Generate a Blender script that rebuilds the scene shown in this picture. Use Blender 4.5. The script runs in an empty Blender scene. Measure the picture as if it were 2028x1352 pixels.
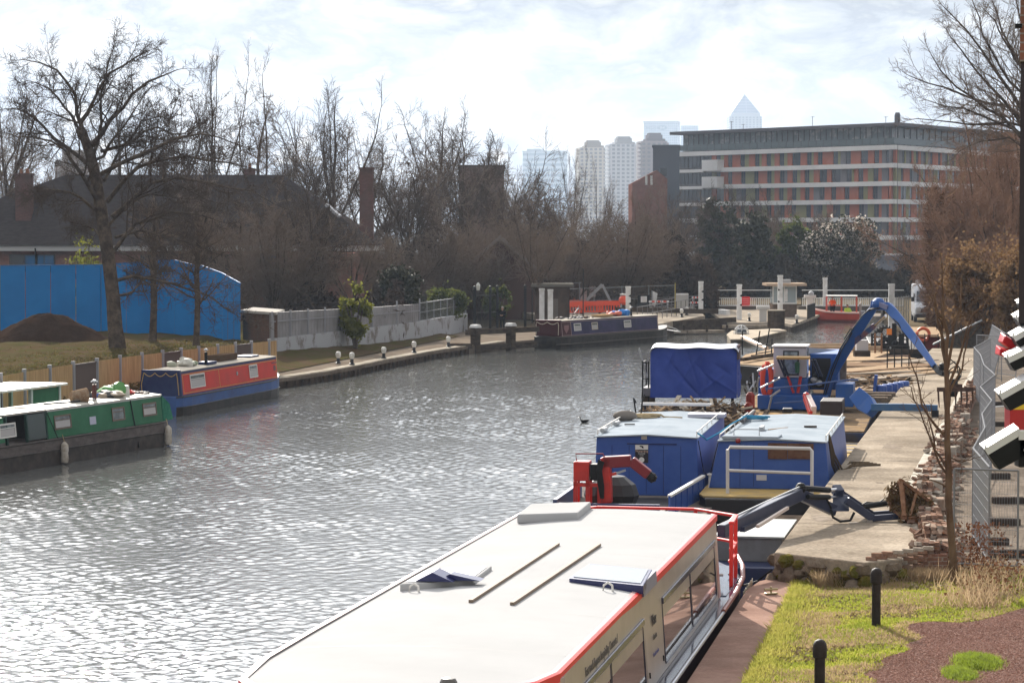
import bpy, math, random
import numpy as np
from mathutils import Vector, Matrix
PI = math.pi
C = bpy.context.scene.collection
# ---------------------------------------------------------------- camera
F = 4980.0; CH = 7.5                       # focal length in photo pixels, eye height over the water
TH = math.atan(216 / F)
cam = bpy.data.objects.new('camera', bpy.data.cameras.new('camera')); C.objects.link(cam)
cam.location = (0, 0, CH); cam.rotation_euler = (PI/2 - TH, 0, 0)
cam.data.lens = 36 * F / 2028; cam.data.sensor_width = 36; cam.data.clip_start = 1; cam.data.clip_end = 20000
bpy.context.scene.camera = cam
def ray(px, py):
    u, v = (px - 1014) / F, (676 - py) / F
    return Vector((u, math.cos(TH) + v*math.sin(TH), -math.sin(TH) + v*math.cos(TH)))
def G(px, py, z=0.0):                      # point of the photo at height z
    d = ray(px, py); t = (z - CH) / d.z
    return Vector((d.x*t, d.y*t, z))
def D(px, py, Y):                          # point of the photo at distance Y
    d = ray(px, py); t = Y / d.y
    return Vector((d.x*t, Y, CH + d.z*t))
# ---------------------------------------------------------------- light
SUN_EL, SUN_AZ = math.radians(25), math.radians(-12)      # azimuth from +Y, negative = left
sc = bpy.context.scene
sc.view_settings.view_transform = 'Standard'; sc.view_settings.look = 'None'
sc.view_settings.exposure = 0.95; sc.view_settings.gamma = 1
sc.cycles.max_bounces = 6; sc.cycles.diffuse_bounces = 2; sc.cycles.glossy_bounces = 3
sc.cycles.transmission_bounces = 5; sc.cycles.transparent_max_bounces = 8; sc.cycles.volume_bounces = 0
sc.cycles.use_denoising = True; sc.cycles.caustics_reflective = False; sc.cycles.caustics_refractive = False
sd = Vector((math.sin(SUN_AZ)*math.cos(SUN_EL), math.cos(SUN_AZ)*math.cos(SUN_EL), math.sin(SUN_EL)))
sl = bpy.data.lights.new('sun', 'SUN'); sl.energy = 5.0; sl.angle = math.radians(0.53); sl.color = (1, 0.93, 0.83)
so = bpy.data.objects.new('sun', sl); C.objects.link(so); so.rotation_euler = sd.to_track_quat('Z', 'Y').to_euler()
so.location = (0, 0, 60)
W = bpy.data.worlds.new('World'); sc.world = W; W.use_nodes = True
wn, wl = W.node_tree.nodes, W.node_tree.links
wn.clear()
def N(nodes, t, **k):
    n = nodes.new(t)
    for a, b in k.items(): setattr(n, a, b)
    return n
def mth(nodes, links, op, a, b=None, clamp=False):
    n = nodes.new('ShaderNodeMath'); n.operation = op; n.use_clamp = clamp
    for i, x in enumerate((a, b)):
        if x is None: continue
        if isinstance(x, (int, float)): n.inputs[i].default_value = x
        else: links.new(x, n.inputs[i])
    return n.outputs[0]
sky = N(wn, 'ShaderNodeTexSky', sky_type='NISHITA', sun_disc=False, sun_elevation=SUN_EL, sun_rotation=SUN_AZ)
b1 = N(wn, 'ShaderNodeBackground'); b1.inputs[1].default_value = 0.07; wl.new(sky.outputs[0], b1.inputs[0])
tc = N(wn, 'ShaderNodeTexCoord')
mp = N(wn, 'ShaderNodeMapping'); mp.inputs['Scale'].default_value = (1, 1, 2.1); mp.inputs['Location'].default_value = (3.1, .4, 7.73)
wl.new(tc.outputs['Generated'], mp.inputs[0])
n1 = N(wn, 'ShaderNodeTexNoise'); n1.inputs['Scale'].default_value = 21; n1.inputs['Detail'].default_value = 9; n1.inputs['Roughness'].default_value = .57
n1.inputs['Distortion'].default_value = .35
wl.new(mp.outputs[0], n1.inputs['Vector'])
dt = N(wn, 'ShaderNodeVectorMath', operation='DOT_PRODUCT'); dt.inputs[1].default_value = sd; wl.new(tc.outputs['Generated'], dt.inputs[0])
glow = mth(wn, wl, 'POWER', mth(wn, wl, 'MAXIMUM', dt.outputs['Value'], 0.0), 3.0)
rmp = N(wn, 'ShaderNodeValToRGB'); e = rmp.color_ramp
e.elements[0].position = .41; e.elements[0].color = (.45, .47, .52, 1)
e.elements[1].position = .57; e.elements[1].color = (1.03, .995, .955, 1)
x = e.elements.new(.50); x.color = (.74, .755, .785, 1)
wl.new(n1.outputs[0], rmp.inputs[0])
b2 = N(wn, 'ShaderNodeBackground'); wl.new(rmp.outputs[0], b2.inputs[0])
halo = mth(wn, wl, 'POWER', mth(wn, wl, 'MAXIMUM', dt.outputs['Value'], 0.0), 60.0)
sz = N(wn, 'ShaderNodeSeparateXYZ'); wl.new(tc.outputs['Generated'], sz.inputs[0])
hi = N(wn, 'ShaderNodeMapRange'); hi.interpolation_type = 'SMOOTHSTEP'; wl.new(sz.outputs[2], hi.inputs[0]); hi.inputs[1].default_value = .11; hi.inputs[2].default_value = .34; hi.inputs[3].default_value = .86; hi.inputs[4].default_value = 2.15
veil = mth(wn, wl, 'POWER', mth(wn, wl, 'MAXIMUM', dt.outputs['Value'], 0.0), 11.0)    # bright thin cloud round the sun
vz = N(wn, 'ShaderNodeMapRange'); vz.interpolation_type = 'SMOOTHSTEP'; wl.new(sz.outputs[2], vz.inputs[0]); vz.inputs[1].default_value = .12; vz.inputs[2].default_value = .30; vz.inputs[3].default_value = .04; vz.inputs[4].default_value = .9
wl.new(mth(wn, wl, 'ADD', mth(wn, wl, 'MULTIPLY', veil, vz.outputs[0]), mth(wn, wl, 'MULTIPLY', hi.outputs[0], mth(wn, wl, 'ADD', mth(wn, wl, 'ADD', mth(wn, wl, 'MULTIPLY', glow, .19), .275), mth(wn, wl, 'MULTIPLY', halo, 2.7)))), b2.inputs[1])
msk = N(wn, 'ShaderNodeMapRange'); msk.inputs[1].default_value = .33; msk.inputs[2].default_value = .42; msk.inputs[3].default_value = .85; msk.inputs[4].default_value = 1
wl.new(n1.outputs[0], msk.inputs[0])
ms = N(wn, 'ShaderNodeMixShader'); wl.new(msk.outputs[0], ms.inputs[0]); wl.new(b1.outputs[0], ms.inputs[1]); wl.new(b2.outputs[0], ms.inputs[2])
wo = N(wn, 'ShaderNodeOutputWorld'); wl.new(ms.outputs[0], wo.inputs[0])
# ---------------------------------------------------------------- materials
MATS = {}
def mat(name, col, rough=.7, metal=0, col2=None, scale=3.0, bump=0, bscale=None, stretch=(1, 1, 1), spec=.5, coat=0, lo=.4, hi=.62, emit=None, alpha=None):
    if name in MATS: return MATS[name]
    m = bpy.data.materials.new(name); m.use_nodes = True; MATS[name] = m
    nt = m.node_tree; n, l = nt.nodes, nt.links; p = n['Principled BSDF']
    p.inputs['Base Color'].default_value = (*col, 1); p.inputs['Roughness'].default_value = rough
    if spec == .5: spec = 0 if rough >= .75 else (.2 if rough >= .5 else .4)
    p.inputs['Metallic'].default_value = metal; p.inputs['Specular IOR Level'].default_value = spec
    p.inputs['Coat Weight'].default_value = coat
    if col2 or bump:
        g = N(n, 'ShaderNodeNewGeometry'); mpp = N(n, 'ShaderNodeMapping'); mpp.inputs['Scale'].default_value = stretch
        l.new(g.outputs['Position'], mpp.inputs[0])
    if col2:
        t = N(n, 'ShaderNodeTexNoise'); t.inputs['Scale'].default_value = scale; t.inputs['Detail'].default_value = 7; t.inputs['Roughness'].default_value = .65
        l.new(mpp.outputs[0], t.inputs['Vector'])
        r = N(n, 'ShaderNodeValToRGB'); r.color_ramp.elements[0].position = lo; r.color_ramp.elements[1].position = hi
        r.color_ramp.elements[0].color = (*col, 1); r.color_ramp.elements[1].color = (*col2, 1)
        l.new(t.outputs[0], r.inputs[0]); l.new(r.outputs[0], p.inputs['Base Color'])
    if bump:
        t = N(n, 'ShaderNodeTexNoise'); t.inputs['Scale'].default_value = bscale or scale*6; t.inputs['Detail'].default_value = 5
        l.new(mpp.outputs[0], t.inputs['Vector'])
        b = N(n, 'ShaderNodeBump'); b.inputs['Strength'].default_value = bump; b.inputs['Distance'].default_value = .05
        l.new(t.outputs[0], b.inputs['Height']); l.new(b.outputs[0], p.inputs['Normal'])
    return m
def leafy(m, w=.45):                        # light shines through thin leaves and blades
    n, l = m.node_tree.nodes, m.node_tree.links; p = n['Principled BSDF']; p.inputs['Specular IOR Level'].default_value = 0; o = [q for q in n if q.type == 'OUTPUT_MATERIAL'][0]
    t = n.new('ShaderNodeBsdfTranslucent'); x = n.new('ShaderNodeMixShader'); x.inputs[0].default_value = w
    if p.inputs['Base Color'].links: l.new(p.inputs['Base Color'].links[0].from_socket, t.inputs[0])
    else: t.inputs[0].default_value = p.inputs['Base Color'].default_value
    l.new(p.outputs[0], x.inputs[1]); l.new(t.outputs[0], x.inputs[2]); l.new(x.outputs[0], o.inputs[0]); return m
def brickmat(name, ang, c1, c2, mortar, w=.225, h=.075, dirt=(.10, .08, .07)):
    m = bpy.data.materials.new(name); m.use_nodes = True; MATS[name] = m
    n, l = m.node_tree.nodes, m.node_tree.links; p = n['Principled BSDF']; p.inputs['Roughness'].default_value = .9; p.inputs['Specular IOR Level'].default_value = 0
    g = N(n, 'ShaderNodeNewGeometry'); d = N(n, 'ShaderNodeVectorMath', operation='DOT_PRODUCT'); d.inputs[1].default_value = (math.sin(ang), math.cos(ang), 0)
    l.new(g.outputs['Position'], d.inputs[0]); s = N(n, 'ShaderNodeSeparateXYZ'); l.new(g.outputs['Position'], s.inputs[0])
    cb = N(n, 'ShaderNodeCombineXYZ'); l.new(d.outputs['Value'], cb.inputs[0]); l.new(s.outputs[2], cb.inputs[1])
    b = N(n, 'ShaderNodeTexBrick'); b.inputs['Color1'].default_value = (*c1, 1); b.inputs['Color2'].default_value = (*c2, 1); b.inputs['Mortar'].default_value = (*mortar, 1)
    b.inputs['Scale'].default_value = 1; b.inputs['Brick Width'].default_value = w; b.inputs['Row Height'].default_value = h; b.inputs['Mortar Size'].default_value = .008
    l.new(cb.outputs[0], b.inputs['Vector'])
    t = N(n, 'ShaderNodeTexNoise'); t.inputs['Scale'].default_value = 1.2; t.inputs['Detail'].default_value = 8; l.new(g.outputs['Position'], t.inputs['Vector'])
    mr = N(n, 'ShaderNodeMapRange'); mr.inputs[1].default_value = .42; mr.inputs[2].default_value = .7; mr.inputs[4].default_value = .7; l.new(t.outputs[0], mr.inputs[0])
    mx = N(n, 'ShaderNodeMix', data_type='RGBA'); l.new(mr.outputs[0], mx.inputs[0]); l.new(b.outputs[0], mx.inputs[6]); mx.inputs[7].default_value = (*dirt, 1)
    l.new(mx.outputs[2], p.inputs['Base Color'])
    return m
def glassmat(name, col=(.02, .025, .03), rough=.05):
    return mat(name, col, rough, spec=.8)
# ---------------------------------------------------------------- mesh builder
class MB:
    def __init__(s): s.v, s.f, s.m, s.M = [], [], [], None
    def add(s, vs, fs, m=0):
        o = len(s.v)
        if s.M is not None: vs = [s.M @ Vector(v) for v in vs]
        s.v += [tuple(v) for v in vs]; s.f += [tuple(i + o for i in f) for f in fs]; s.m += [m]*len(fs)
        return s
    def box(s, x0, x1, y0, y1, z0, z1, m=0):
        vs = [(x, y, z) for z in (z0, z1) for y in (y0, y1) for x in (x0, x1)]
        return s.add(vs, [(0, 2, 3, 1), (4, 5, 7, 6), (0, 1, 5, 4), (2, 6, 7, 3), (0, 4, 6, 2), (1, 3, 7, 5)], m)
    def cbox(s, c, sz, rot=None, m=0):
        R = rot.to_matrix() if rot is not None and hasattr(rot, 'to_matrix') else (Matrix.Rotation(rot, 3, 'Z') if rot else Matrix.Identity(3))
        vs = [Vector(c) + R @ Vector((x*sz[0]/2, y*sz[1]/2, z*sz[2]/2)) for z in (-1, 1) for y in (-1, 1) for x in (-1, 1)]
        return s.add(vs, [(0, 2, 3, 1), (4, 5, 7, 6), (0, 1, 5, 4), (2, 6, 7, 3), (0, 4, 6, 2), (1, 3, 7, 5)], m)
    def prism(s, poly, z0, z1, m=0):
        n = len(poly)
        a = sum(poly[i][0]*poly[(i+1) % n][1] - poly[(i+1) % n][0]*poly[i][1] for i in range(n))
        if a < 0: poly = poly[::-1]
        zt = z1 if isinstance(z1, (list, tuple)) else [z1]*n
        vs = [(p[0], p[1], z0) for p in poly] + [(p[0], p[1], zt[i]) for i, p in enumerate(poly)]
        return s.add(vs, [tuple(range(n))[::-1], tuple(range(n, 2*n))] + [(i, (i+1) % n, n+(i+1) % n, n+i) for i in range(n)], m)
    def ext(s, poly, axis, a0, a1, m=0):     # poly in the two other axes (x: (y,z); y: (x,z)) extruded along axis
        n = len(poly)
        f = (lambda p, a: (a, p[0], p[1])) if axis == 'x' else (lambda p, a: (p[0], a, p[1]))
        vs = [f(p, a0) for p in poly] + [f(p, a1) for p in poly]
        return s.add(vs, [tuple(range(n)), tuple(range(n, 2*n))[::-1]] + [(i, n+i, n+(i+1) % n, (i+1) % n) for i in range(n)], m)
    def quad(s, a, b, c, d, m=0): return s.add([a, b, c, d], [(0, 1, 2, 3)], m)
    def bar(s, a, b, w, h=None, m=0, up=(0, 0, 1)):
        a, b = Vector(a), Vector(b); h = h or w; d = (b-a).normalized(); u = Vector(up)
        if abs(d.dot(u)) > .98: u = Vector((0, 1, 0))
        x = d.cross(u).normalized()*w/2; z = x.cross(d).normalized()*h/2
        vs = [p + i*x + j*z for p in (a, b) for i, j in ((-1, -1), (1, -1), (1, 1), (-1, 1))]
        return s.add(vs, [(0, 1, 2, 3), (7, 6, 5, 4), (0, 4, 5, 1), (1, 5, 6, 2), (2, 6, 7, 3), (3, 7, 4, 0)], m)
    def tube(s, pts, r, n=6, m=0, cap=True):
        pts = [Vector(p) for p in pts]; k = len(pts); rs = r if isinstance(r, (list, tuple)) else [r]*k
        vs = []; 
        for i, p in enumerate(pts):
            d = (pts[min(i+1, k-1)] - pts[max(i-1, 0)]).normalized()
            ref = Vector((0, 0, 1)) if abs(d.z) < .9 else Vector((1, 0, 0))
            u = d.cross(ref).normalized(); w = d.cross(u)
            vs += [p + (u*math.cos(2*PI*j/n) + w*math.sin(2*PI*j/n))*rs[i] for j in range(n)]
        fs = [(i*n+j, i*n+(j+1) % n, (i+1)*n+(j+1) % n, (i+1)*n+j) for i in range(k-1) for j in range(n)]
        if cap: fs += [tuple(range(n))[::-1], tuple(range((k-1)*n, k*n))]
        return s.add(vs, fs, m)
    def lathe(s, prof, c=(0, 0, 0), n=12, m=0):
        c = Vector(c); vs = []
        for r, z in prof: vs += [c + Vector((r*math.cos(2*PI*j/n), r*math.sin(2*PI*j/n), z)) for j in range(n)]
        k = len(prof)
        return s.add(vs, [(i*n+j, i*n+(j+1) % n, (i+1)*n+(j+1) % n, (i+1)*n+j) for i in range(k-1) for j in range(n)] + [tuple(range(n))[::-1], tuple(range((k-1)*n, k*n))], m)
    def ball(s, c, r, n=10, m=0, sc=(1, 1, 1), jit=0, rnd=None):
        c = Vector(c); vs = []; fs = []; k = n//2
        for i in range(1, k):
            a = PI*i/k
            for j in range(n):
                q = 1 + (rnd.uniform(-jit, jit) if rnd else 0)
                vs.append(c + Vector((math.sin(a)*math.cos(2*PI*j/n)*sc[0], math.sin(a)*math.sin(2*PI*j/n)*sc[1], math.cos(a)*sc[2]))*r*q)
        vs += [c + Vector((0, 0, r*sc[2])), c - Vector((0, 0, r*sc[2]))]; t = len(vs)
        for i in range(k-2): fs += [(i*n+j, (i+1)*n+j, (i+1)*n+(j+1) % n, i*n+(j+1) % n) for j in range(n)]
        fs += [(t-2, j, (j+1) % n) for j in range(n)] + [(t-1, (k-2)*n+(j+1) % n, (k-2)*n+j) for j in range(n)]
        return s.add(vs, fs, m)
    def loft(s, rings, m=0, caps=True):
        n = len(rings[0]); vs = [v for r in rings for v in r]
        fs = [(i*n+j, i*n+(j+1) % n, (i+1)*n+(j+1) % n, (i+1)*n+j) for i in range(len(rings)-1) for j in range(n)]
        if caps: fs += [tuple(range(n))[::-1], tuple(range((len(rings)-1)*n, len(rings)*n))]
        return s.add(vs, fs, m)
    def grid(s, fn, nu, nv, m=0):
        vs = [fn(i/nu, j/nv) for i in range(nu+1) for j in range(nv+1)]
        return s.add(vs, [(i*(nv+1)+j, (i+1)*(nv+1)+j, (i+1)*(nv+1)+j+1, i*(nv+1)+j+1) for i in range(nu) for j in range(nv)], m)
    def build(s, name, mats, parent=None, smooth=False, bevel=0, fix=True):
        me = bpy.data.meshes.new(name); me.from_pydata(s.v, [], s.f)
        for mm in (mats if isinstance(mats, (list, tuple)) else [mats]): me.materials.append(mm)
        me.polygons.foreach_set('material_index', s.m)
        if fix:
            import bmesh
            b = bmesh.new(); b.from_mesh(me); bmesh.ops.recalc_face_normals(b, faces=b.faces); b.to_mesh(me); b.free()
        if smooth:
            me.polygons.foreach_set('use_smooth', [True]*len(me.polygons))
            try: me.set_sharp_from_angle(angle=math.radians(smooth if smooth > 1 else 35))
            except Exception: pass
        me.update()
        o = bpy.data.objects.new(name, me); C.objects.link(o)
        if parent is not None: o.parent = parent
        if bevel:
            b = o.modifiers.new('bevel', 'BEVEL'); b.width = bevel; b.segments = 2; b.limit_method = 'ANGLE'; b.angle_limit = math.radians(40)
        return o
def npmesh(name, verts, quads, m, parent=None, tris=False):
    k = 3 if tris else 4
    me = bpy.data.meshes.new(name); me.vertices.add(len(verts)); me.vertices.foreach_set('co', np.asarray(verts, np.float32).ravel())
    me.loops.add(len(quads)*k); me.loops.foreach_set('vertex_index', np.asarray(quads, np.int32).ravel())
    me.polygons.add(len(quads)); me.polygons.foreach_set('loop_start', np.arange(len(quads), dtype=np.int32)*k)
    me.materials.append(m); me.update(calc_edges=True); me.validate()
    o = bpy.data.objects.new(name, me); C.objects.link(o)
    if parent is not None: o.parent = parent
    return o
def tag(o, label, cat, group=None):
    o['label'] = label; o['category'] = cat
    if group: o['group'] = group
    return o
def struct(o, kind='structure'): o['kind'] = kind; return o
def thing(name, label, cat, loc=(0, 0, 0), rz=0, group=None):
    o = bpy.data.objects.new(name, None); C.objects.link(o); o.location = loc; o.rotation_euler = (0, 0, rz); o.empty_display_size = .3
    return tag(o, label, cat, group)
def inv(o):                                # world -> local of a thing
    return (Matrix.Translation(o.location) @ Matrix.Rotation(o.rotation_euler[2], 4, 'Z')).inverted()
def dup(o, parent=None, loc=None, rz=None, label=None, group=None, top=True):
    c = o.copy(); C.objects.link(c)
    if parent is not None: c.parent = parent
    if loc is not None: c.location = loc
    if rz is not None: c.rotation_euler = (0, 0, rz)
    if label: c['label'] = label
    if group: c['group'] = group
    for ch in [q for q in C.objects if q.parent == o]: dup(ch, c)
    return c
def text(name, s, size, m, parent, M, ext=.004, align='CENTER', xs=1.0):
    cu = bpy.data.curves.new(name, 'FONT'); cu.body = s; cu.size = size; cu.extrude = ext; cu.align_x = align; cu.align_y = 'CENTER'; cu.resolution_u = 2
    t = bpy.data.objects.new('tmp', cu); C.objects.link(t); dg = bpy.context.evaluated_depsgraph_get()
    me = bpy.data.meshes.new_from_object(t.evaluated_get(dg)); bpy.data.objects.remove(t); me.name = name
    me.transform(M @ Matrix.Diagonal((xs, 1, 1, 1))); me.materials.clear(); me.materials.append(m)
    o = bpy.data.objects.new(name, me); C.objects.link(o)
    if parent is not None: o.parent = parent
    return o
def frame(o, xdir, ydir):                  # matrix whose text plane is spanned by xdir, ydir at o
    x = Vector(xdir).normalized(); y = Vector(ydir).normalized(); z = x.cross(y).normalized(); y = z.cross(x)
    return Matrix(((x.x, y.x, z.x, o[0]), (x.y, y.y, z.y, o[1]), (x.z, y.z, z.z, o[2]), (0, 0, 0, 1)))
# ---------------------------------------------------------------- bare trees
def grow(rng, P, R, n, t0, t1, lf, ang, trop, wob, K, rf, tip=.3, fork=True, lmin=.2):
    """children of the branches P (N,K0,3), R (N,K0)"""
    Nn, K0, _ = P.shape
    seg = np.linalg.norm(np.diff(P, axis=1), axis=2); L = seg.sum(1)
    t = (np.arange(n)[None, :] + rng.random((Nn, n)))/n*(t1-t0) + t0
    if fork: t[:, -1] = .995
    u = t*(K0-1); i = np.clip(u.astype(int), 0, K0-2); f = (u-i)[..., None]
    a = np.arange(Nn)[:, None]
    pos = P[a, i]*(1-f) + P[a, i+1]*f; tan = P[a, i+1] - P[a, i]; tan /= np.linalg.norm(tan, axis=2, keepdims=True) + 1e-9
    r = (R[a, i]*(1-f[..., 0]) + R[a, i+1]*f[..., 0])*rf*rng.uniform(.7, 1.05, (Nn, n))
    ln = L[:, None]*lf*(1.15 - .6*t)*rng.uniform(.6, 1.25, (Nn, n))
    if fork: r[:, -1] = R[:, -1]*.95
    pos, tan, r, ln = pos.reshape(-1, 3), tan.reshape(-1, 3), r.ravel(), np.maximum(ln.ravel(), lmin)
    M = len(r); q = rng.normal(size=(M, 3)); q -= (q*tan).sum(1, keepdims=True)*tan; q /= np.linalg.norm(q, axis=1, keepdims=True)
    th = np.radians(rng.normal(ang, ang*.25, M))
    if fork: th.reshape(Nn, n)[:, -1] *= .35
    d = tan*np.cos(th)[:, None] + q*np.sin(th)[:, None]
    Q = np.zeros((M, K, 3)); Q[:, 0] = pos; RR = r[:, None]*np.linspace(1, tip, K)[None, :]
    for k in range(1, K):
        d = d + rng.normal(size=(M, 3))*wob; d[:, 2] += trop; d /= np.linalg.norm(d, axis=1, keepdims=True)
        Q[:, k] = Q[:, k-1] + d*(ln/(K-1))[:, None]
    return Q, RR
def tubes(P, R, n):
    M, K, _ = P.shape; tan = np.empty_like(P); tan[:, 1:-1] = P[:, 2:] - P[:, :-2]; tan[:, 0] = P[:, 1]-P[:, 0]; tan[:, -1] = P[:, -1]-P[:, -2]
    tan /= np.linalg.norm(tan, axis=2, keepdims=True) + 1e-9
    ref = np.array([.31, .17, .93]); u = np.cross(tan, ref); u /= np.linalg.norm(u, axis=2, keepdims=True) + 1e-9; w = np.cross(tan, u)
    a = 2*PI*np.arange(n)/n
    V = P[:, :, None, :] + (u[:, :, None, :]*np.cos(a)[None, None, :, None] + w[:, :, None, :]*np.sin(a)[None, None, :, None])*R[:, :, None, None]
    idx = np.arange(M*K*n).reshape(M, K, n); j2 = (np.arange(n)+1) % n
    q = np.stack([idx[:, :-1, :], idx[:, :-1, :][:, :, j2], idx[:, 1:, :][:, :, j2], idx[:, 1:, :]], axis=-1).reshape(-1, 4)
    return V.reshape(-1, 3), q
def merge(parts):
    vs, qs, o = [], [], 0
    for v, q in parts: vs.append(v); qs.append(q+o); o += len(v)
    return np.concatenate(vs), np.concatenate(qs)
def resample(pts, K):
    pts = np.array(pts, float); d = np.r_[0, np.cumsum(np.linalg.norm(np.diff(pts, axis=0), axis=1))]
    s = np.linspace(0, d[-1], K); return np.stack([np.interp(s, d, pts[:, k]) for k in range(3)], 1)
BARK = mat('bark', (.060, .047, .040), .9, col2=(.14, .11, .085), scale=2.5, bump=.6, bscale=14)
BARKW = mat('bark_warm', (.10, .062, .042), .85, col2=(.17, .115, .075), scale=2)
TWIG = mat('twig', (.14, .105, .082), .8, col2=(.20, .155, .12), scale=3)
TWIGR = mat('twig_red', (.23, .135, .09), .8, col2=(.32, .205, .14), scale=3)
TWIGD = mat('twig_dark', (.082, .062, .050), .8)
TWIGP = mat('twig_pale', (.20, .16, .12), .6, col2=(.11, .085, .065), scale=3)
def bare(name, label, trunk, limbs, levels, seed=1, trunk_r=.3, bm=None, tm=None, loc=(0, 0, 0), group=None, rmin=.008, nside=8, limb_r=None):
    """trunk: list of points; limbs: list of (points, r0, r1) or None; levels: list of grow args"""
    rng = np.random.default_rng(seed); t = thing(name, label, 'tree', loc, 0, group)
    K = 9; T = resample(trunk, K)[None]; TR = (trunk_r*np.array([1.35, 1.08, 1, .96, .92, .87, .8, .72, .62]))[None]
    a, b = [tubes(T, TR, nside)], []
    if limbs:
        LP = np.stack([resample(l[0], 8) for l in limbs]); LP[:, 1:-1] += rng.normal(size=LP[:, 1:-1].shape)*np.linalg.norm(LP[:, -1]-LP[:, 0], axis=1)[:, None, None]*.012
        LR = np.stack([np.linspace(l[1], l[2], 8) for l in limbs]); a.append(tubes(LP, LR, 6)); P, R = LP, LR
    else: P, R = T, TR
    for li, lv in enumerate(levels):
        P, R = grow(rng, P, R, **lv); R = np.maximum(R, rmin)
        (a if (li == 0 and not limbs) else b).append(tubes(P, R, 5 if li == 0 else (4 if li == 1 else 3)))
    npmesh('trunk', *merge(a), bm or BARK, t); npmesh('crown', *merge(b), tm or TWIG, t)
    return t
def leafcloud(name, n, fn, size, m, parent, seed=3, asp=1.6):
    """n small leaf faces at the points fn(rng, n) gives (n,3)"""
    rng = np.random.default_rng(seed); c = fn(rng, n); n = len(c)
    u = rng.normal(size=(n, 3)); u /= np.linalg.norm(u, axis=1, keepdims=True); w = rng.normal(size=(n, 3)); w -= (w*u).sum(1, keepdims=True)*u; w /= np.linalg.norm(w, axis=1, keepdims=True)
    s = size*rng.uniform(.6, 1.4, (n, 1)); u *= s*asp/2; w *= s/2
    V = np.stack([c-u, c-w*.9, c+u, c+w*.9], 1).reshape(-1, 3)
    return npmesh(name, V, np.arange(4*n).reshape(-1, 4), m, parent)
def blobs(centres, jitter=.25):
    """points inside a set of ellipsoids (x,y,z,rx,ry,rz), thick near their skins and broken by gaps"""
    cs = np.array(centres, float)
    def fn(rng, n):
        w = cs[:, 3]*cs[:, 4]*cs[:, 5]; k = rng.choice(len(cs), n*2, p=w/w.sum())
        d = rng.normal(size=(n*2, 3)); d /= np.linalg.norm(d, axis=1, keepdims=True); r = rng.random(n*2)**.42
        p = cs[k, :3] + d*r[:, None]*cs[k, 3:6]*(1 + rng.normal(size=(n*2, 1))*jitter*.3)
        # clumps: keep points where a sum of sines is high
        g = np.sin(p[:, 0]*3.1+p[:, 2]*1.7) + np.sin(p[:, 1]*2.7-p[:, 2]*2.9+1) + np.sin(p[:, 2]*4.3+p[:, 0]*1.3+2) + np.sin(p[:, 0]*7.1-p[:, 1]*5.3)*.6
        return p[g > -.15][:n]
    return fn
LEAF = leafy(mat('leaf', (.05, .065, .02), .6, col2=(.11, .12, .035), scale=1.5))
LEAFD = mat('leaf_dark', (.035, .036, .018), .7, col2=(.065, .062, .03), scale=1.0)
LEAFY = leafy(mat('leaf_yellow', (.20, .20, .035), .6, col2=(.10, .11, .02), scale=1.4))
LEAFB = leafy(mat('leaf_brown', (.15, .085, .045), .8, col2=(.25, .16, .08), scale=1.2), .3)
BLOS = leafy(mat('blossom', (.66, .60, .54), .7, col2=(.36, .30, .24), scale=1.0), .35)
# ---------------------------------------------------------------- water
wm = mat('water', (.105, .107, .102), .02, spec=.501)
wm.node_tree.nodes['Principled BSDF'].inputs['IOR'].default_value = 1.333
n_, l_ = wm.node_tree.nodes, wm.node_tree.links
g_ = N(n_, 'ShaderNodeNewGeometry'); mp_ = N(n_, 'ShaderNodeMapping'); mp_.inputs['Scale'].default_value = (1, .75, 1); l_.new(g_.outputs['Position'], mp_.inputs[0])
t_ = N(n_, 'ShaderNodeTexNoise'); t_.inputs['Scale'].default_value = 12; t_.inputs['Detail'].default_value = 3; t_.inputs['Roughness'].default_value = .55; l_.new(mp_.outputs[0], t_.inputs['Vector'])
b_ = N(n_, 'ShaderNodeBump'); b_.inputs['Strength'].default_value = .16; b_.inputs['Distance'].default_value = .045; l_.new(t_.outputs[0], b_.inputs['Height']); l_.new(b_.outputs[0], n_['Principled BSDF'].inputs['Normal'])
def water():
    rng = np.random.default_rng(5); ys = [16.0]
    while ys[-1] < 236: ys.append(ys[-1] + max(.06, ys[-1]*ys[-1]*2.4e-5 + .02))
    ys = np.array(ys); nc = 860
    X = np.linspace(-1, 1, nc)[None, :]*(ys[:, None]*.262 + 4) ; Y = np.repeat(ys[:, None], nc, 1); Z = np.zeros_like(X)
    patch = .9 + .28*np.sin(X*.21+Y*.13+1)*np.sin(Y*.071-X*.11) + .16*np.sin(Y*.35+X*.3) + .14*np.sin(Y*.9-X*.25+np.sin(X*.4))
    for i in range(64):
        lam = .13*(5.5 ** rng.random()); a = rng.normal(-1.3, 1.15); k = 2*PI/lam; amp = .0100*lam/ (64/10)**.5 * (1 if lam < .45 else .75)
        Z += amp*np.sin(k*(np.cos(a)*X + np.sin(a)*Y) + rng.random()*6.28)*(patch if lam < .8 else 1)
    Z *= .92 + np.clip((Y-55)/170, 0, .75)
    nr = len(ys); V = np.stack([X, Y, Z], -1).reshape(-1, 3); idx = np.arange(nr*nc).reshape(nr, nc)
    q = np.stack([idx[:-1, :-1], idx[:-1, 1:], idx[1:, 1:], idx[1:, :-1]], -1).reshape(-1, 4)
    V2 = np.array([(-90, -80, -.2), (90, -80, -.2), (90, 240, -.2), (-90, 240, -.2)], float)
    V = np.concatenate([V, V2]); q = np.concatenate([q, np.array([[nr*nc, nr*nc+1, nr*nc+2, nr*nc+3]])])
    o = npmesh('water', V, q, wm); o.data.polygons.foreach_set('use_smooth', [True]*len(o.data.polygons)); struct(o)
water()
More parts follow.
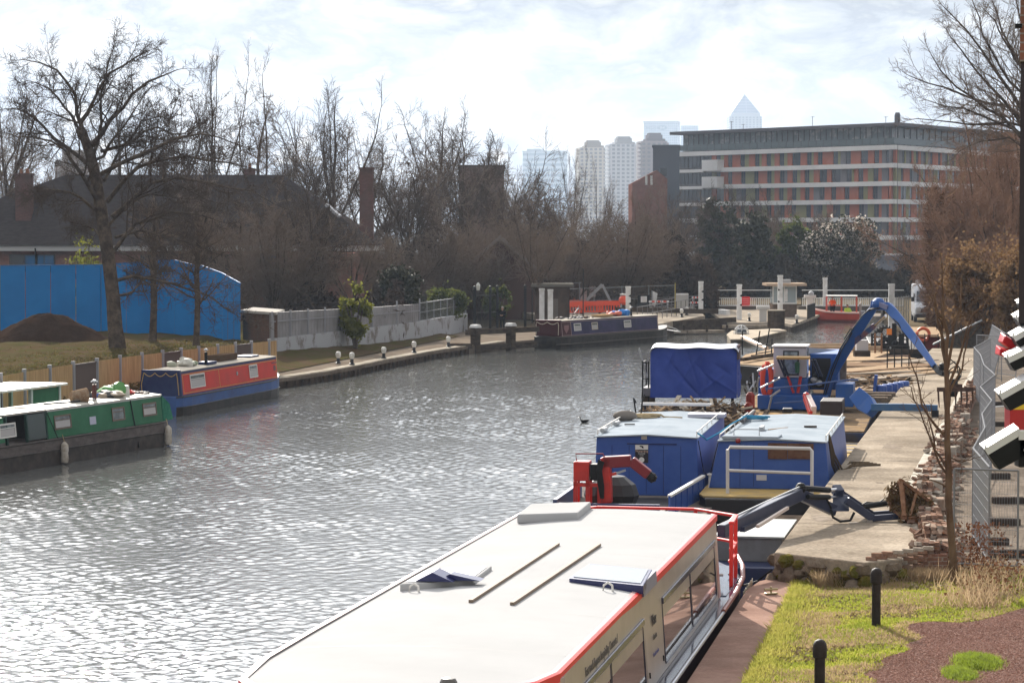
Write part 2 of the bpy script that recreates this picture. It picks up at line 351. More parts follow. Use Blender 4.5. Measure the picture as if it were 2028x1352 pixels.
# ---------------------------------------------------------------- ground with the canal cut out of it
earth = mat('earth', (.075, .06, .045), .95, col2=(.05, .042, .028), scale=.8, bump=.5, bscale=6)
LE = [(-52, -60), (-30, 25), (-21.2, 80), (-15.9, 102), (-12.9, 117), (-10.8, 122.5), (-9.5, 127), (-5.05, 148), (-2.9, 155.6), (-.4, 162), (8.6, 178), (10.4, 180)]
RE = [(34, 229), (31.5, 214), (26.3, 167), (25.5, 150), (25.5, 134), (22.3, 133.5), (20.4, 124.5), (5.05, 48.2), (4.4, 47), (2.64, 37.4), (-2, 12), (-16, -60)]
canal = LE + [(15.0, 196.6), (16.0, 229)] + RE
outer = [(-16, -79), (2499, -79), (2499, 5199), (-1499, 5199), (-1499, -79), (-52, -79)]
gm = MB(); gm.prism(canal + outer, -.6, .40); ground = struct(gm.build('ground', earth))
concrete = mat('concrete', (.28, .232, .18), .9, col2=(.37, .315, .25), scale=1.1, bump=.35, bscale=30, lo=.35, hi=.68)
def speck(m, sc=60, amt=.35):              # fine aggregate in a concrete surface
    n, l = m.node_tree.nodes, m.node_tree.links; p = n['Principled BSDF']; src = p.inputs['Base Color'].links[0].from_socket
    g = N(n, 'ShaderNodeNewGeometry'); v = N(n, 'ShaderNodeTexVoronoi'); v.inputs['Scale'].default_value = sc; l.new(g.outputs['Position'], v.inputs['Vector'])
    r = N(n, 'ShaderNodeMapRange'); r.inputs[3].default_value = 1-amt; r.inputs[4].default_value = 1+amt; l.new(v.outputs['Color'], r.inputs[0])
    n2 = N(n, 'ShaderNodeTexNoise'); n2.inputs['Scale'].default_value = .45; n2.inputs['Detail'].default_value = 6; l.new(g.outputs['Position'], n2.inputs['Vector'])
    r2 = N(n, 'ShaderNodeMapRange'); r2.inputs[1].default_value = .35; r2.inputs[2].default_value = .65; r2.inputs[3].default_value = .72; r2.inputs[4].default_value = 1.12; l.new(n2.outputs[0], r2.inputs[0])
    mm = mth(n, l, 'MULTIPLY', r.outputs[0], r2.outputs[0]); vm = N(n, 'ShaderNodeVectorMath', operation='SCALE'); l.new(src, vm.inputs[0]); l.new(mm, vm.inputs['Scale']); l.new(vm.outputs[0], p.inputs['Base Color'])
speck(concrete, 16, .22)
stone = mat('stone_coping', (.40, .36, .30), .9, col2=(.27, .235, .19), scale=1.3, bump=.4, bscale=12)
steelp = mat('sheet_piling', (.035, .028, .024), .75, col2=(.075, .055, .042), scale=2)
# left towpath: surface, coping stones, sheet piling below
tow = mat('towpath_surface', (.13, .105, .082), .95, col2=(.20, .165, .13), scale=.9, bump=.4, bscale=18)
k = MB(); k.prism([(-22, 90), (-15.7, 103), (-12.7, 117.3), (-10.6, 122.5), (-9.35, 127), (-4.9, 148), (-2.7, 155.6), (-.2, 162), (8.8, 178), (4, 190), (-9, 170), (-15, 138), (-24, 110)], -.5, .455)
struct(k.build('towpath', tow))
k = MB(); rnd = random.Random(2)
def along(pts, step):
    out = []
    for a, b in zip(pts[:-1], pts[1:]):
        a, b = Vector((*a, 0)), Vector((*b, 0)); L = (b-a).length; n = max(1, int(L/step))
        for i in range(n): out.append((a.lerp(b, i/n), a.lerp(b, (i+1)/n)))
    return out
for a, b in along([(-12.8, 117.2), (-10.75, 122.5), (-9.45, 127), (-5.0, 148), (-2.8, 155.6), (-.4, 161.8)], 1.3):
    d = (b-a).normalized(); nn = Vector((-d.y, d.x, 0)); z = .50 + rnd.uniform(-.012, .02)
    k.prism([tuple((a+d*.012 - nn*.03)[:2]), tuple((b-d*.012 - nn*.03)[:2]), tuple((b-d*.012 + nn*.62)[:2]), tuple((a+d*.012+nn*.6)[:2])], .2, z)
struct(k.build('kerb_stones', stone, bevel=.012))
k = MB()
for i, (a, b) in enumerate(along([(-12.75, 117.1), (-10.65, 122.4), (-9.33, 126.95), (-4.9, 147.95), (-2.7, 155.5)], .45)):
    d = (b-a).normalized(); nn = Vector((-d.y, d.x, 0)); o = -.12 if i % 2 else 0
    k.prism([tuple((a-nn*(.16+o))[:2]), tuple((b-nn*(.16+o))[:2]), tuple((b-nn*.0)[:2]), tuple((a-nn*.0)[:2])], -.4, .30)
struct(k.build('canal_wall', steelp))
# right bank: quay slab, lawn, pink kerb path, yard
quaym = concrete
qL = [(5.05, 48.2), (20.4, 124.5)]
qpoly = [(5.05, 48.2), (6.6, 46.7), (7.35, 47.2), (7.55, 48.1), (8.15, 49.6), (9.2, 57.8), (23.3, 124.5), (25.3, 133.4), (22.3, 133.4), (20.4, 124.5)]
k = MB(); k.prism(qpoly, 1.0, 1.35); k.prism([(5.25, 48.6), (6.7, 47.3), (7.4, 48), (9, 58), (23, 124), (25.1, 133), (22.5, 133), (20.6, 124.8)], -.5, 1.0, 1)
quay = struct(k.build('quay', [concrete, mat('quay_wall', (.10, .08, .065), .95, col2=(.19, .15, .11), scale=1.5, bump=.6, bscale=8)], bevel=.03))
k = MB(); k.prism([(9.0, 58.2), (9.22, 58.2), (23.3, 124), (23.05, 124)], 1.34, 1.375); struct(k.build('quay_edging', mat('pale_render', (.52, .49, .43), .9, col2=(.38, .34, .28), scale=2.5)))
pk = mat('pink_concrete', (.32, .205, .165), .85, col2=(.39, .26, .21), scale=1.3, bump=.2, bscale=40); speck(pk, 22, .08)
def lerp2(a, b, t): return (a[0]+(b[0]-a[0])*t, a[1]+(b[1]-a[1])*t)
k = MB(); pl = [(-2, 12), (2.64, 37.4), (4.42, 47), (4.75, 48.05)]; pr = [(-.9, 12), (3.55, 37.4), (5.75, 49.3), (5.7, 49.4)]
k.prism(pl + pr[::-1], -.4, .82); struct(k.build('path', pk, bevel=.02))
def lawn_z(x, y):
    s = max(0, min(1, (x - (3.4 + (y-37.4)*.19))/5)); return .80 + .28*s + .035*math.sin(x*2.1+y*.7)*math.sin(y*1.3-x)*min(1, s*6)
grassm = mat('grass', (.21, .24, .045), .9, col2=(.24, .19, .10), scale=1.6, bump=.8, bscale=25, lo=.42, hi=.60)
n_, l_ = grassm.node_tree.nodes, grassm.node_tree.links
k = MB()
def lf(u, v):
    y = 10 + 38.6*v; xl = -1.2 + (y-12)*.187 if y < 37.4 else 3.55+(y-37.4)*.182
    x = xl + u*(16 + .1*y); return (x, y, lawn_z(x, y))
k.grid(lf, 60, 120); k.quad((-1.2, 10, -.1), (20, 10, -.1), (25, 48.6, -.1), (6, 48.6, -.1)); struct(k.build('lawn', grassm, fix=False))
yardm = mat('yard_surface', (.23, .19, .155), .92, col2=(.16, .132, .105), scale=.7, bump=.4, bscale=22); speck(yardm, 12, .2)
k = MB(); k.prism([(7.9, 48.6), (40, 47.5), (75, 160), (26, 160), (25.4, 133.3), (23.2, 124.5), (9.1, 57.8)], .2, 1.02); struct(k.build('yard', yardm))
# left bank behind the fence: rough earth rising to the hoarding
def lb(u, v):
    y = 60 + 110*v; x0 = -16.8 - (y-92)*(-.152) if y > 92 else -18.3-(92-y)*.25
    x0 = -18.3 + (y-90)*.185; x = x0 - u*34; q = min(1, u*34/5.5)
    return (x, y, .5 + .85*q + .35*q*(u*1.2) + (math.sin(x*1.3+y*.6)*math.sin(y*.9-x*.5)*.10 + math.sin(x*3.1)*math.sin(y*2.7)*.04)*q)
roughm = mat('rough_ground', (.085, .058, .037), .95, col2=(.062, .060, .022), scale=.9, bump=.8, bscale=9)
k = MB(); k.grid(lb, 90, 130); struct(k.build('left_bank', roughm, fix=False))
# lock side platform, island
lockst = mat('lock_paving', (.36, .31, .25), .92, col2=(.26, .22, .175), scale=1.2, bump=.3, bscale=14)
lockwall = mat('lock_wall', (.05, .042, .036), .85, col2=(.11, .09, .075), scale=1.5)
k = MB(); k.prism([(8.7, 177.6), (10.3, 178.6), (15.1, 196.6), (16.2, 228), (-4, 228), (4, 190)], .5, .98, 0); k.prism([(8.8, 177.8), (10.2, 178.8), (15.0, 196.5), (16, 228), (-3.8, 227.9), (4.1, 190)], -.5, .5, 1); struct(k.build('lock_side', [lockst, lockwall]))
k = MB(); k.prism([(16.4, 191.5), (20.6, 191.3), (20.9, 187.5), (26.5, 214), (27.2, 231), (17.6, 231)], .42, .62, 0); k.prism([(16.5, 191.6), (20.5, 191.4), (20.9, 188), (26.3, 214), (27, 230.8), (17.7, 230.8)], -.5, .42, 1); struct(k.build('lock_island', [lockst, lockwall]))
k = MB(); k.prism([(27.6, 229), (34, 229), (31.6, 214), (26.5, 167), (25.8, 160.2), (75, 160.2), (90, 420), (-20, 420), (-20, 231), (27, 231)], -.3, .9); struct(k.build('far_bank', mat('far_bank', (.10, .08, .055), .95, col2=(.15, .12, .075), scale=.4)))

k = MB()
for i in range(9):                          # joints across the slab
    y = 53+i*7.4; xa_ = 5.05+(y-48.2)*.2012+.03; xb_ = np.interp(y, [49.6, 57.8, 124.5], [8.1, 8.98, 23.0]); k.add([(xa_, y, 1.3535), (xb_, y-.5, 1.3535), (xb_, y-.46, 1.3535), (xa_, y+.04, 1.3535)], [(0, 1, 2, 3)])
struct(k.build('quay_joints', mat('joint_dark', (.12, .10, .085), .95)))
k = MB(); rnd = random.Random(14)
for i in range(26):                         # patched and worn spots
    y = rnd.uniform(50, 110); u = rnd.random(); x = 5.2+(y-48.2)*.2012+u*(2.2+.3*(y > 60)); r = rnd.uniform(.12, .5); n = 11; q = [rnd.uniform(.6, 1.15) for _ in range(n)]
    k.add([(x+math.cos(6.283*j/n)*r*q[j]*.7, y+math.sin(6.283*j/n)*r*q[j]*1.9, 1.3522+i*.00004) for j in range(n)], [tuple(range(n))])
struct(k.build('quay_patches', mat('patch_worn', (.20, .165, .13), .95, col2=(.33, .28, .23), scale=4)))
# ---------------------------------------------------------------- far towers and the apartment block
def gridmat(name, wall, win, ang, w, h, fw=.35, fh=.4, rough=.5, cx=None):
    """rows and columns of windows as a facade pattern (w, h bay size; fw, fh the wall share)"""
    m = bpy.data.materials.new(name); m.use_nodes = True; n, l = m.node_tree.nodes, m.node_tree.links; p = n['Principled BSDF']; p.inputs['Roughness'].default_value = rough
    g = N(n, 'ShaderNodeNewGeometry'); s = N(n, 'ShaderNodeSeparateXYZ'); l.new(g.outputs['Position'], s.inputs[0])
    d = N(n, 'ShaderNodeVectorMath', operation='DOT_PRODUCT'); d.inputs[1].default_value = (math.cos(ang), math.sin(ang), 0); l.new(g.outputs['Position'], d.inputs[0])
    a = mth(n, l, 'FRACT', mth(n, l, 'DIVIDE', d.outputs['Value'], w)); b = mth(n, l, 'FRACT', mth(n, l, 'DIVIDE', s.outputs[2], h))
    f = mth(n, l, 'MULTIPLY', mth(n, l, 'GREATER_THAN', a, fw), mth(n, l, 'GREATER_THAN', b, fh))
    mx = N(n, 'ShaderNodeMix', data_type='RGBA'); l.new(f, mx.inputs[0]); mx.inputs[6].default_value = (*wall, 1); mx.inputs[7].default_value = (*win, 1); l.new(mx.outputs[2], p.inputs['Base Color'])
    return m
def facing(px0, px1, Y, ptop, label, name, wm, depth, ang=0, top=None, cat='tower'):
    """a tower whose front face spans px0..px1 at distance Y, turned by ang"""
    a, b = D(px0, ptop, Y), D(px1, ptop, Y); w = (b.x-a.x)/math.cos(ang); t = thing(name, label, cat, (a.x, Y, .3), ang)
    k = MB(); k.box(0, w, 0, depth, 0, a.z-.3); k.build('wall', wm, t)
    return t, w, a.z-.3
grey_blue = (.30, .38, .44)
m1 = gridmat('tower_glass', (.20, .27, .32), (.11, .16, .21), .5, 3.0, 4.2, .3, .45)
m2 = gridmat('tower_steel', (.30, .34, .37), (.15, .19, .24), 0, 6.0, 4.0, .45, .4)
m3 = mat('tower_plain', (.16, .22, .27), .4)
# pyramid-topped tower
t, w, h = facing(1445, 1509, 4300, 231, 'pale square skyscraper topped by a glass pyramid', 'skyscraper', m2, 54, 0)
k = MB(); k.box(-.1, w+.1, -.1, 54.1, h, h+.5)
k.box(3, w-3, 3, 51, h+.5, h+6); k.build('parapet', mat('tower_cap', (.34, .38, .42), .5), t)
k = MB(); q = h+6; k.add([(3, 3, q), (w-3, 3, q), (w-3, 51, q), (3, 51, q), (w/2, 27, q+w*.61)], [(0, 1, 4), (1, 2, 4), (2, 3, 4), (3, 0, 4)]); k.build('roof', gridmat('pyramid_glass', (.16, .20, .28), (.09, .13, .21), 0, 50, 5, .02, .25), t)
# bank tower with a sign
t, w, h = facing(1275, 1342, 4500, 243, 'blue grey glass office tower with a sign along its top', 'office_tower', m1, 50, math.radians(-8))
k = MB(); k.prism([(-1, -1), (w+1, -1), (w+1, 51), (-1, 51)], h, h+2.5); k.build('roof', m3, t)
dk = mat('sign_grey', (.10, .15, .20), .5)
text('sign', 'HSBC', 11, dk, t, frame((w*.28, -.5, h-9.5), (1, 0, 0), (0, 0, 1)), .3)
k = MB(); cx, cz = w*.55, h-9.5
for sx in (-1, 1): k.ext([(cx+sx*4, cz+4.5), (cx+sx*9, cz), (cx+sx*4, cz-4.5)], 'y', -.7, -.3)
k.ext([(cx-4, cz+4.5), (cx+4, cz+4.5), (cx, cz)], 'y', -.7, -.3); k.ext([(cx-4, cz-4.5), (cx+4, cz-4.5), (cx, cz)], 'y', -.7, -.3)
k.build('logo', dk, t)
facing(1349, 1383, 4700, 249, 'small pale glass tower showing just over the apartment roof', 'office_tower', m1, 40, 0)
# wide office block
t, w, h = facing(1035, 1111, 4100, 301, 'broad blue glass office block standing alone beyond the bare trees', 'office_tower', gridmat('office_bands', (.22, .31, .37), (.10, .17, .23), .3, 400, 8.5, .02, .5), 45, math.radians(-14))
k = MB(); k.box(-.5, w+.5, -.5, 45.5, h, h+1.5); k.box(w*.1, w*.45, 3, 30, h+1.5, h+5); k.build('roof', m3, t)
# three residential point blocks
def point_block(px0, px1, Y, ptop, label, wc, wd, ang, sidec, n=17, cap=None):
    t, w, h = facing(px0, px1, Y, ptop, label, 'residential_tower', gridmat('flats_'+str(px0), wc, wd, ang, w0, 2.75, .42, .42), 22, ang)
    k = MB(); k.box(w*.3, w*.85, 4, 16, h, h+4.2); k.box(w*.22, w*.95, 3, 17, h, h+1.5); k.box(w*.34, w*.8, 5, 14, h+4.2, h+5.4); k.build('plant_room', mat('plant_'+str(px0), sidec, .8), t)
    for i in range(int(h/2.75)-1):
        z = h - 2.2 - i*2.75; k = MB(); k.box(-1.4, w+1.4, 2, 8, z-.1, z+1.0); k.build('balcony', mat('balcony_'+str(px0), tuple(min(.8, c*1.15) for c in wc), .8), t)
    return t
w0 = 3.4
point_block(1148, 1200, 1840, 292, 'cream tower block left of the paler tower beside it', (.55, .50, .43), (.28, .28, .29), .12, (.33, .30, .27))
point_block(1208, 1262, 1760, 285, 'pale grey white tower block between the cream and brown ones', (.60, .61, .63), (.30, .33, .37), .12, (.36, .36, .36))
point_block(1270, 1322, 1650, 279, 'brown tower block half hidden by the apartment building', (.24, .19, .18), (.16, .14, .14), .10, (.16, .13, .13))
# grey faced block and red gabled house in front of it
t = thing('grey_building', 'plain dark slate grey block beside the long apartment building', 'building', (D(1293, 290, 440).x, 440, .4), math.radians(-4))
k = MB(); zt = D(1293, 291, 440).z - .4; k.box(0, 4.6, 0, 16, 0, zt); k.box(-.15, 4.75, -.15, 16.1, zt, zt+.35); k.build('wall', mat('slate_render', (.085, .10, .125), .7), t)
for i, z in enumerate((zt-4.2, zt-8, zt-12)):
    k = MB(); k.box(1.3, 2.4, -.06, .1, z-.9, z+.5); k.build('window', glassmat('dark_glass'), t)
t = thing('red_brick_building', 'red brick gabled building left of the slate grey block', 'building', (D(1252, 350, 430).x, 430, .4), 0)
k = MB(); zr = D(1290, 337, 430).z-.4; ze = D(1252, 363, 430).z-.4; k.ext([(0, 0), (6, 0), (6, zr-1.5), (4.2, zr), (0, ze)], 'y', 0, 14); k.build('wall', mat('red_brick', (.15, .065, .05), .9, col2=(.19, .09, .065), scale=1), t)
for i in range(2):
    k = MB(); k.box(2.2+i*.9, 2.6+i*.9, -.05, .1, ze-.3, ze+1.3); k.build('window', mat('pale_blind', (.5, .5, .48), .6), t)
# long apartment building
def apartments():
    A, B = Vector((D(1334, 400, 467).x, 467, 0)), Vector((D(1770, 400, 427).x, 427, 0)); d = (B-A); L = d.length; ang = math.atan2(d.y, d.x)
    t = thing('apartment_building', 'long modern apartment building with white balcony bands and orange and olive panels', 'building', (A.x, A.y, .3), ang)
    white = mat('white_band', (.74, .73, .72), .7, col2=(.62, .61, .61), scale=.15); dark = mat('dark_cladding', (.09, .085, .095), .5)
    ora = mat('orange_panel', (.36, .11, .06), .6); oli = mat('olive_panel', (.22, .21, .10), .6); gr = mat('grey_panel', (.16, .15, .16), .6)
    gl = glassmat('flat_glass', (.055, .065, .08), .08); gl2 = mat('balustrade_glass', (.10, .13, .14), .12)
    wing = Matrix.Translation((L, 0, 0)) @ Matrix.Rotation(math.radians(57)-ang, 4, 'Z'); LW = 80
    rnd = random.Random(8); top = 21.2; zs = [top - 3.06*i for i in range(7)]; n = 0
    wall = MB(); bands = []; wins = []
    for side, (M, LL) in enumerate(((None, L), (wing, LW))):
        wall.M = M; wall.box(1.3, LL, .9, 1.0, 0, 22.0, 0); nb = int(LL/3.05)
        for fi, z in enumerate(zs):
            k = MB(); k.M = M; x0 = 0 if side == 0 else .02
            if fi and side == 0 and fi < 4: k.box(0, LL*.16, -.9, .88, z, z+.55); k.box(LL*.16, LL, -.15, .88, z, z+.78)
            else: k.box(x0, LL, -.15, .88, z, z+.78)
            bands.append(k)
            if fi == 0: continue
            for b in range(nb):
                x = b*LL/nb; ww = LL/nb
                if side == 0 and b < 3:
                    wall.box(x+.1, x+ww-.1, .7, .89, z+1, z+3.0, 3)
                    for q in range(3): wall.box(x+.1+q*ww/3, x+.16+q*ww/3, .62, .7, z+.9, z+3.04, 0)
                    continue
                c1, c2 = rnd.choice([(1, 2), (2, 1), (1, 4), (1, 2), (4, 1), (4, 2), (1, 1), (1, 3)]); sp = rnd.uniform(.28, .5)
                wall.box(x+.02, x+ww*sp-.02, .5, .89, z+.79, z+3.05, c1); wall.box(x+ww*(sp+.36), x+ww-.02, .52, .89, z+.79, z+3.05, c2)
                if n < 100 and fi < 6: n += 1; wins.append((M, x+ww*sp, x+ww*(sp+.36), z+1.0, z+3.04))
                else: wall.box(x+ww*sp, x+ww*(sp+.36), .62, .89, z+.98, z+3.04, 3)
    wall.M = None; core = lambda i, e: [(-e, i), (L-1.35*i+e, i), (31.2-i, 76.9), (-e, 16)]; wall.prism(core(1.0, 0), 0, 22.1, 0)
    for i in range(2): wall.box(L*.16, L*.235, -1.2, .6, zs[i+1]+.2, zs[i+1]+2.2, 5)
    wall.build('wall', [dark, ora, oli, gl, gr, white], t)
    for k in bands: k.build('balcony', white, t)
    for M, x0, x1, z0, z1 in wins:
        k = MB(); k.M = M; k.box(x0, x1, .66, .89, z0, z1, 0); k.box((x0+x1)/2-.04, (x0+x1)/2+.04, .6, .66, z0, z1, 1); k.box(x0, x1, .6, .66, z0+.7, z0+.76, 1); k.build('window', [gl, dark], t)
    k = MB(); k.prism([(.8, 1.8), (L-2.4, 1.8), (29.2, 76), (.8, 15)], 22.15, 25.2, 0)                       # penthouse glazing
    for i in range(40): x = .8+(L-.8)*i/40; k.box(x, x+.09, 1.68, 1.8, 22.15, 25.2, 1)
    k.box(0, L, -.05, .0, 22.15, 23.2, 2)
    for i in range(30): x = L*i/30; k.box(x, x+.05, -.1, -.05, 22.15, 23.25, 1)
    k.M = wing; k.box(0, LW, -.05, 0, 22.15, 23.2, 2)
    for i in range(30): x = LW*i/30; k.box(x, x+.09, 1.68, 1.8, 22.15, 25.2, 1)
    k.build('penthouse', [mat('penthouse_glass', (.13, .16, .175), .10, col2=(.30, .30, .29), scale=.45, lo=.5, hi=.6), dark, gl2], t)
    k = MB(); k.prism(core(-.3, .8), 25.2, 25.75); k.build('roof', dark, t)
    for x, h_ in ((9, 1.2), (12, .6), (29, 1.4), (46, .8)): k = MB(); k.tube([(x, 6, 25.9), (x, 6, 26.4+h_)], .05, 5); k.bar((x-.5, 6, 26.3+h_), (x+.5, 6, 26.3+h_), .05); k.build('aerial', dark, t)
    k = MB(); k.lathe([(.5, 25.9), (.5, 27.2), (.35, 27.6)], (L*.965, 3, 0), 8); k.build('roof_vent', dark, t)
apartments()
# grey podium behind the blossom tree
t = thing('concrete_podium', 'low grey concrete podium with arched openings under the apartment building', 'building', (D(1700, 560, 400).x, 400, .3), math.radians(-10))
k = MB(); k.box(0, 32, 0, 8, 0, 3.0); k.box(-.1, 32.1, -.2, 8, 3.0, 3.5); k.build('wall', mat('podium_grey', (.17, .18, .21), .8, col2=(.12, .125, .15), scale=.3), t)
for i in range(4): k = MB(); k.lathe([(.38, -.1), (.38, .1)], (0, 0, 0), 14); k.v = [(10.5+i*1.25+a, -.08+c*.5, 2.1+b) for a, b, c in k.v]; k.build('opening', mat('opening_dark', (.01, .01, .012), .9), t)
k = MB()
for i in range(16): k.box(i*2, i*2+.06, -.05, 0, 3.5, 4.6)
k.box(0, 32, -.06, 0, 4.55, 4.62); k.box(0, 32, -.06, 0, 4.0, 4.04); k.build('railing', mat('rail_grey', (.12, .13, .14), .5), t)
# brown block and the pale tower far left
t, w, h = facing(908, 998, 300, 331, 'plain brown brick block rising behind the bare trees mid frame', 'brick_block', brickmat('block_brick', PI/2, (.17, .11, .09), (.14, .09, .075), (.15, .12, .10)), 9, 0, cat='building')
k = MB(); k.box(-.1, w+.1, -.1, 9.1, h, h+.25); k.build('parapet', mat('coping_dark', (.10, .08, .07), .8), t)
t, w, h = facing(108, 172, 620, 318, 'hazy stepped tower block far behind the house roof', 'residential_tower', gridmat('hazy_flats', (.30, .25, .22), (.20, .18, .17), 0, 3, 2.8, .45, .45), 20, 0)
k = MB(); k.box(1.5, w-.3, 2, 14, h, h+2.6); k.build('plant_room', mat('hazy_plant', (.28, .24, .21), .8), t)
# ---------------------------------------------------------------- left bank buildings and fences
brickr = brickmat('house_brick', PI/2, (.26, .115, .09), (.20, .085, .07), (.24, .20, .17))
roofm = mat('dark_roof', (.050, .043, .042), .85, col2=(.035, .030, .030), scale=2, stretch=(1, 1, 4))
eave = mat('white_eaves', (.50, .49, .47), .7)
glassd = glassmat('window_glass', (.025, .03, .035))
def house():
    Y0 = 186; xl, xr = D(-260, 500, Y0).x, D(745, 500, Y0).x; ze = D(300, 497, Y0).z
    t = thing('brick_house', 'long red brick house with a steep dark roof and white eaves', 'house', (xl, Y0, .4), 0); L = xr-xl; ze -= .4; zr = D(300, 346, Y0+7).z-.4
    k = MB(); k.box(.5, L-1.2, .6, 15, 0, ze); k.build('wall', brickr, t)
    k = MB(); k.box(0, L, 0, 15.6, ze, ze+.42); k.build('eaves', eave, t)
    a = D(128, 346, Y0+7).x-xl; b = D(560, 346, Y0+7).x-xl; z1 = ze+.42
    k = MB(); k.add([(-.2, -.2, z1), (L+.2, -.2, z1), (L+.2, 15.8, z1), (-.2, 15.8, z1), (a, 7.5, zr), (b, 7.5, zr)], [(0, 1, 5, 4), (1, 2, 5), (2, 3, 4, 5), (3, 0, 4), (3, 2, 1, 0)]); rf = k.build('roof', roofm, t)
    for px, py, w_, h_ in ((155, 432, 1.1, .9), (292, 436, .35, .35), (375, 428, 1.0, .7), (455, 364, .9, .7)):
        p = D(px, py, Y0+3); k = MB(); s = (zr-z1)/7.7; y = (p.z-.4-z1)/s; k.ext([(y-.1, z1+s*y-.02+.05), (y+h_, z1+s*(y+h_)+.05), (y+h_, z1+s*(y+h_)-.1), (y-.1, z1+s*y-.15)], 'x', p.x-xl-w_/2, p.x-xl+w_/2)
        k.build('skylight', mat('skylight_glass', (.16, .20, .34), .15), rf)
    p0, p1 = D(648, 408, Y0+4), D(676, 432, Y0+4); k = MB(); k.bar((p0.x-xl, 3.3, p0.z-.3), (p1.x-xl, 2.5, p1.z-.3), .28, .2); k.build('skylight', mat('bright_metal', (.75, .76, .78), .25, metal=.6), rf)
    for px, Yc, pt, w_, d_ in ((48, Y0+3, 348, 1.15, 1.2), (726, Y0+3, 336, 1.0, 1.2), (495, Y0+8, 338, .8, .8)):
        p = D(px, pt, Yc); k = MB(); x = p.x-xl; z = p.z-.4; k.box(x-w_/2, x+w_/2, Yc-Y0-d_/2, Yc-Y0+d_/2, ze+.5 if Yc < Y0+5 else zr-1, z); k.box(x-w_/2-.08, x+w_/2+.08, Yc-Y0-d_/2-.08, Yc-Y0+d_/2+.08, z, z+.15)
        c = k.build('chimney', brickmat('chimney_brick'+str(px), PI/2, (.15, .08, .07), (.12, .065, .06), (.13, .1, .09)), rf)
        if px != 726:
            k = MB(); [k.lathe([(.14, z+.1), (.10, z+.55)], (x+q, Yc-Y0, 0), 8) for q in ((-.25, .25) if px == 48 else (0,))]; k.build('chimney_pot', mat('terracotta', (.22, .11, .07), .8), c)
    for px, w_ in ((45, 2.2), (85, 1.6), (553, 1.9), (300, 1.8), (430, 1.8)):
        x = D(px, 510, Y0).x-xl; k = MB(); k.box(x-w_/2, x+w_/2, .52, .62, ze-1.6, ze-.25, 0); fr = k.build('window', mat('frame_dark', (.06, .055, .05), .6), t)
        k = MB(); k.box(x-w_/2+.1, x-.05, .48, .52, ze-1.5, ze-.35); k.box(x+.05, x+w_/2-.1, .48, .52, ze-1.5, ze-.35); k.build('pane', mat('blue_pane', (.03, .10, .19), .2) if px == 553 else glassd, fr)
    k = MB(); x = D(70, 500, Y0).x-xl; k.tube([(x, -.05, ze+.2), (x, .3, ze-.6), (x, .5, ze-1), (x, .52, 0)], .06, 6); x = D(692, 500, Y0).x-xl; k.tube([(x, .45, ze), (x, .5, 0)], .07, 6); k.build('drainpipe', mat('pipe_black', (.02, .02, .02), .5), t)
    # lower wing with the blue window at the right end
    k = MB(); a, b = D(548, 500, 178).x-xl, D(700, 500, 178).x-xl; k.box(a, b, -8, .5, 0, ze-.1); k.build('side_wing', brickr, t)
    k = MB(); x = D(540, 530, 178).x-xl; k.box(x+.4, x+2.4, -8.08, -7.98, ze-3.1, ze-1.3); k.build('window', mat('blue_pane', (.03, .10, .19), .2), t)
house()
# small gabled hut among the trees
p = D(990, 600, 205); t = thing('gabled_hut', 'small dark gabled brick hut under the bare trees behind the gate', 'house', (p.x, 205, .4), 0)
k = MB(); k.ext([(-3.3, 0), (3.3, 0), (3.3, 3.6), (0, 6.4), (-3.3, 3.6)], 'y', 0, 9); k.build('wall', mat('hut_brick', (.085, .05, .042), .9), t)
k = MB(); k.ext([(-3.9, 3.2), (0, 6.55), (3.9, 3.2), (3.9, 3.45), (0, 6.85), (-3.9, 3.45)], 'y', -.4, 9.3); k.build('roof', mat('hut_roof', (.19, .165, .15), .8), t)
# blue hoarding
def hoarding():
    t = thing('blue_hoarding', 'tall bright blue plywood hoarding curving behind the big bare tree', 'hoarding', (0, 0, 0))
    pts = [(-420, 640, 150, 529), (-200, 645, 150, 528), (0, 650, 150, 527), (200, 660, 150, 525), (300, 660, 149, 518), (345, 660, 148.2, 516), (385, 660, 147, 526), (400, 662, 146, 527), (440, 668, 143.5, 542), (476, 678, 140, 562)]
    bl = mat('hoarding_blue', (.003, .165, .46), .75, col2=(.005, .20, .53), scale=.4, spec=.2)
    k = MB(); P = [(D(a, b, Y), D(a, c, Y)) for a, b, Y, c in pts]
    for (a, a2), (b, b2) in zip(P[:-1], P[1:]):
        n = max(1, int((b-a).length/1.22))
        for i in range(n):
            u, v = i/n, (i+1)/n; q = [a.lerp(b, u+.004), a.lerp(b, v-.004), a2.lerp(b2, v-.004), a2.lerp(b2, u+.004)]; q[0].z -= .9; q[1].z -= .9
            o = Vector((0, .05, 0)); k.add([*q, *[x+o for x in q]], [(0, 1, 2, 3), (7, 6, 5, 4), (0, 4, 5, 1), (1, 5, 6, 2), (2, 6, 7, 3), (3, 7, 4, 0)])
    k.build('panel', bl, t)
    k = MB()
    for (a, a2), (b, b2) in zip(P[:-1], P[1:]): k.bar(a2+Vector((0, .02, .03)), b2+Vector((0, .02, .03)), .08, .05)
    k.build('top_rail', mat('hoarding_rail', (.004, .12, .36), .7), t)
    for (a, a2), (b, b2) in zip(P[:-1], P[1:]):
        for i in range(3): q = a.lerp(b, i/3); q2 = a2.lerp(b2, i/3); k = MB(); k.bar(q+Vector((0, .12, -.8)), q2+Vector((0, .12, -.1)), .09); k.build('post', mat('timber_post', (.2, .14, .08), .8), t)
hoarding()
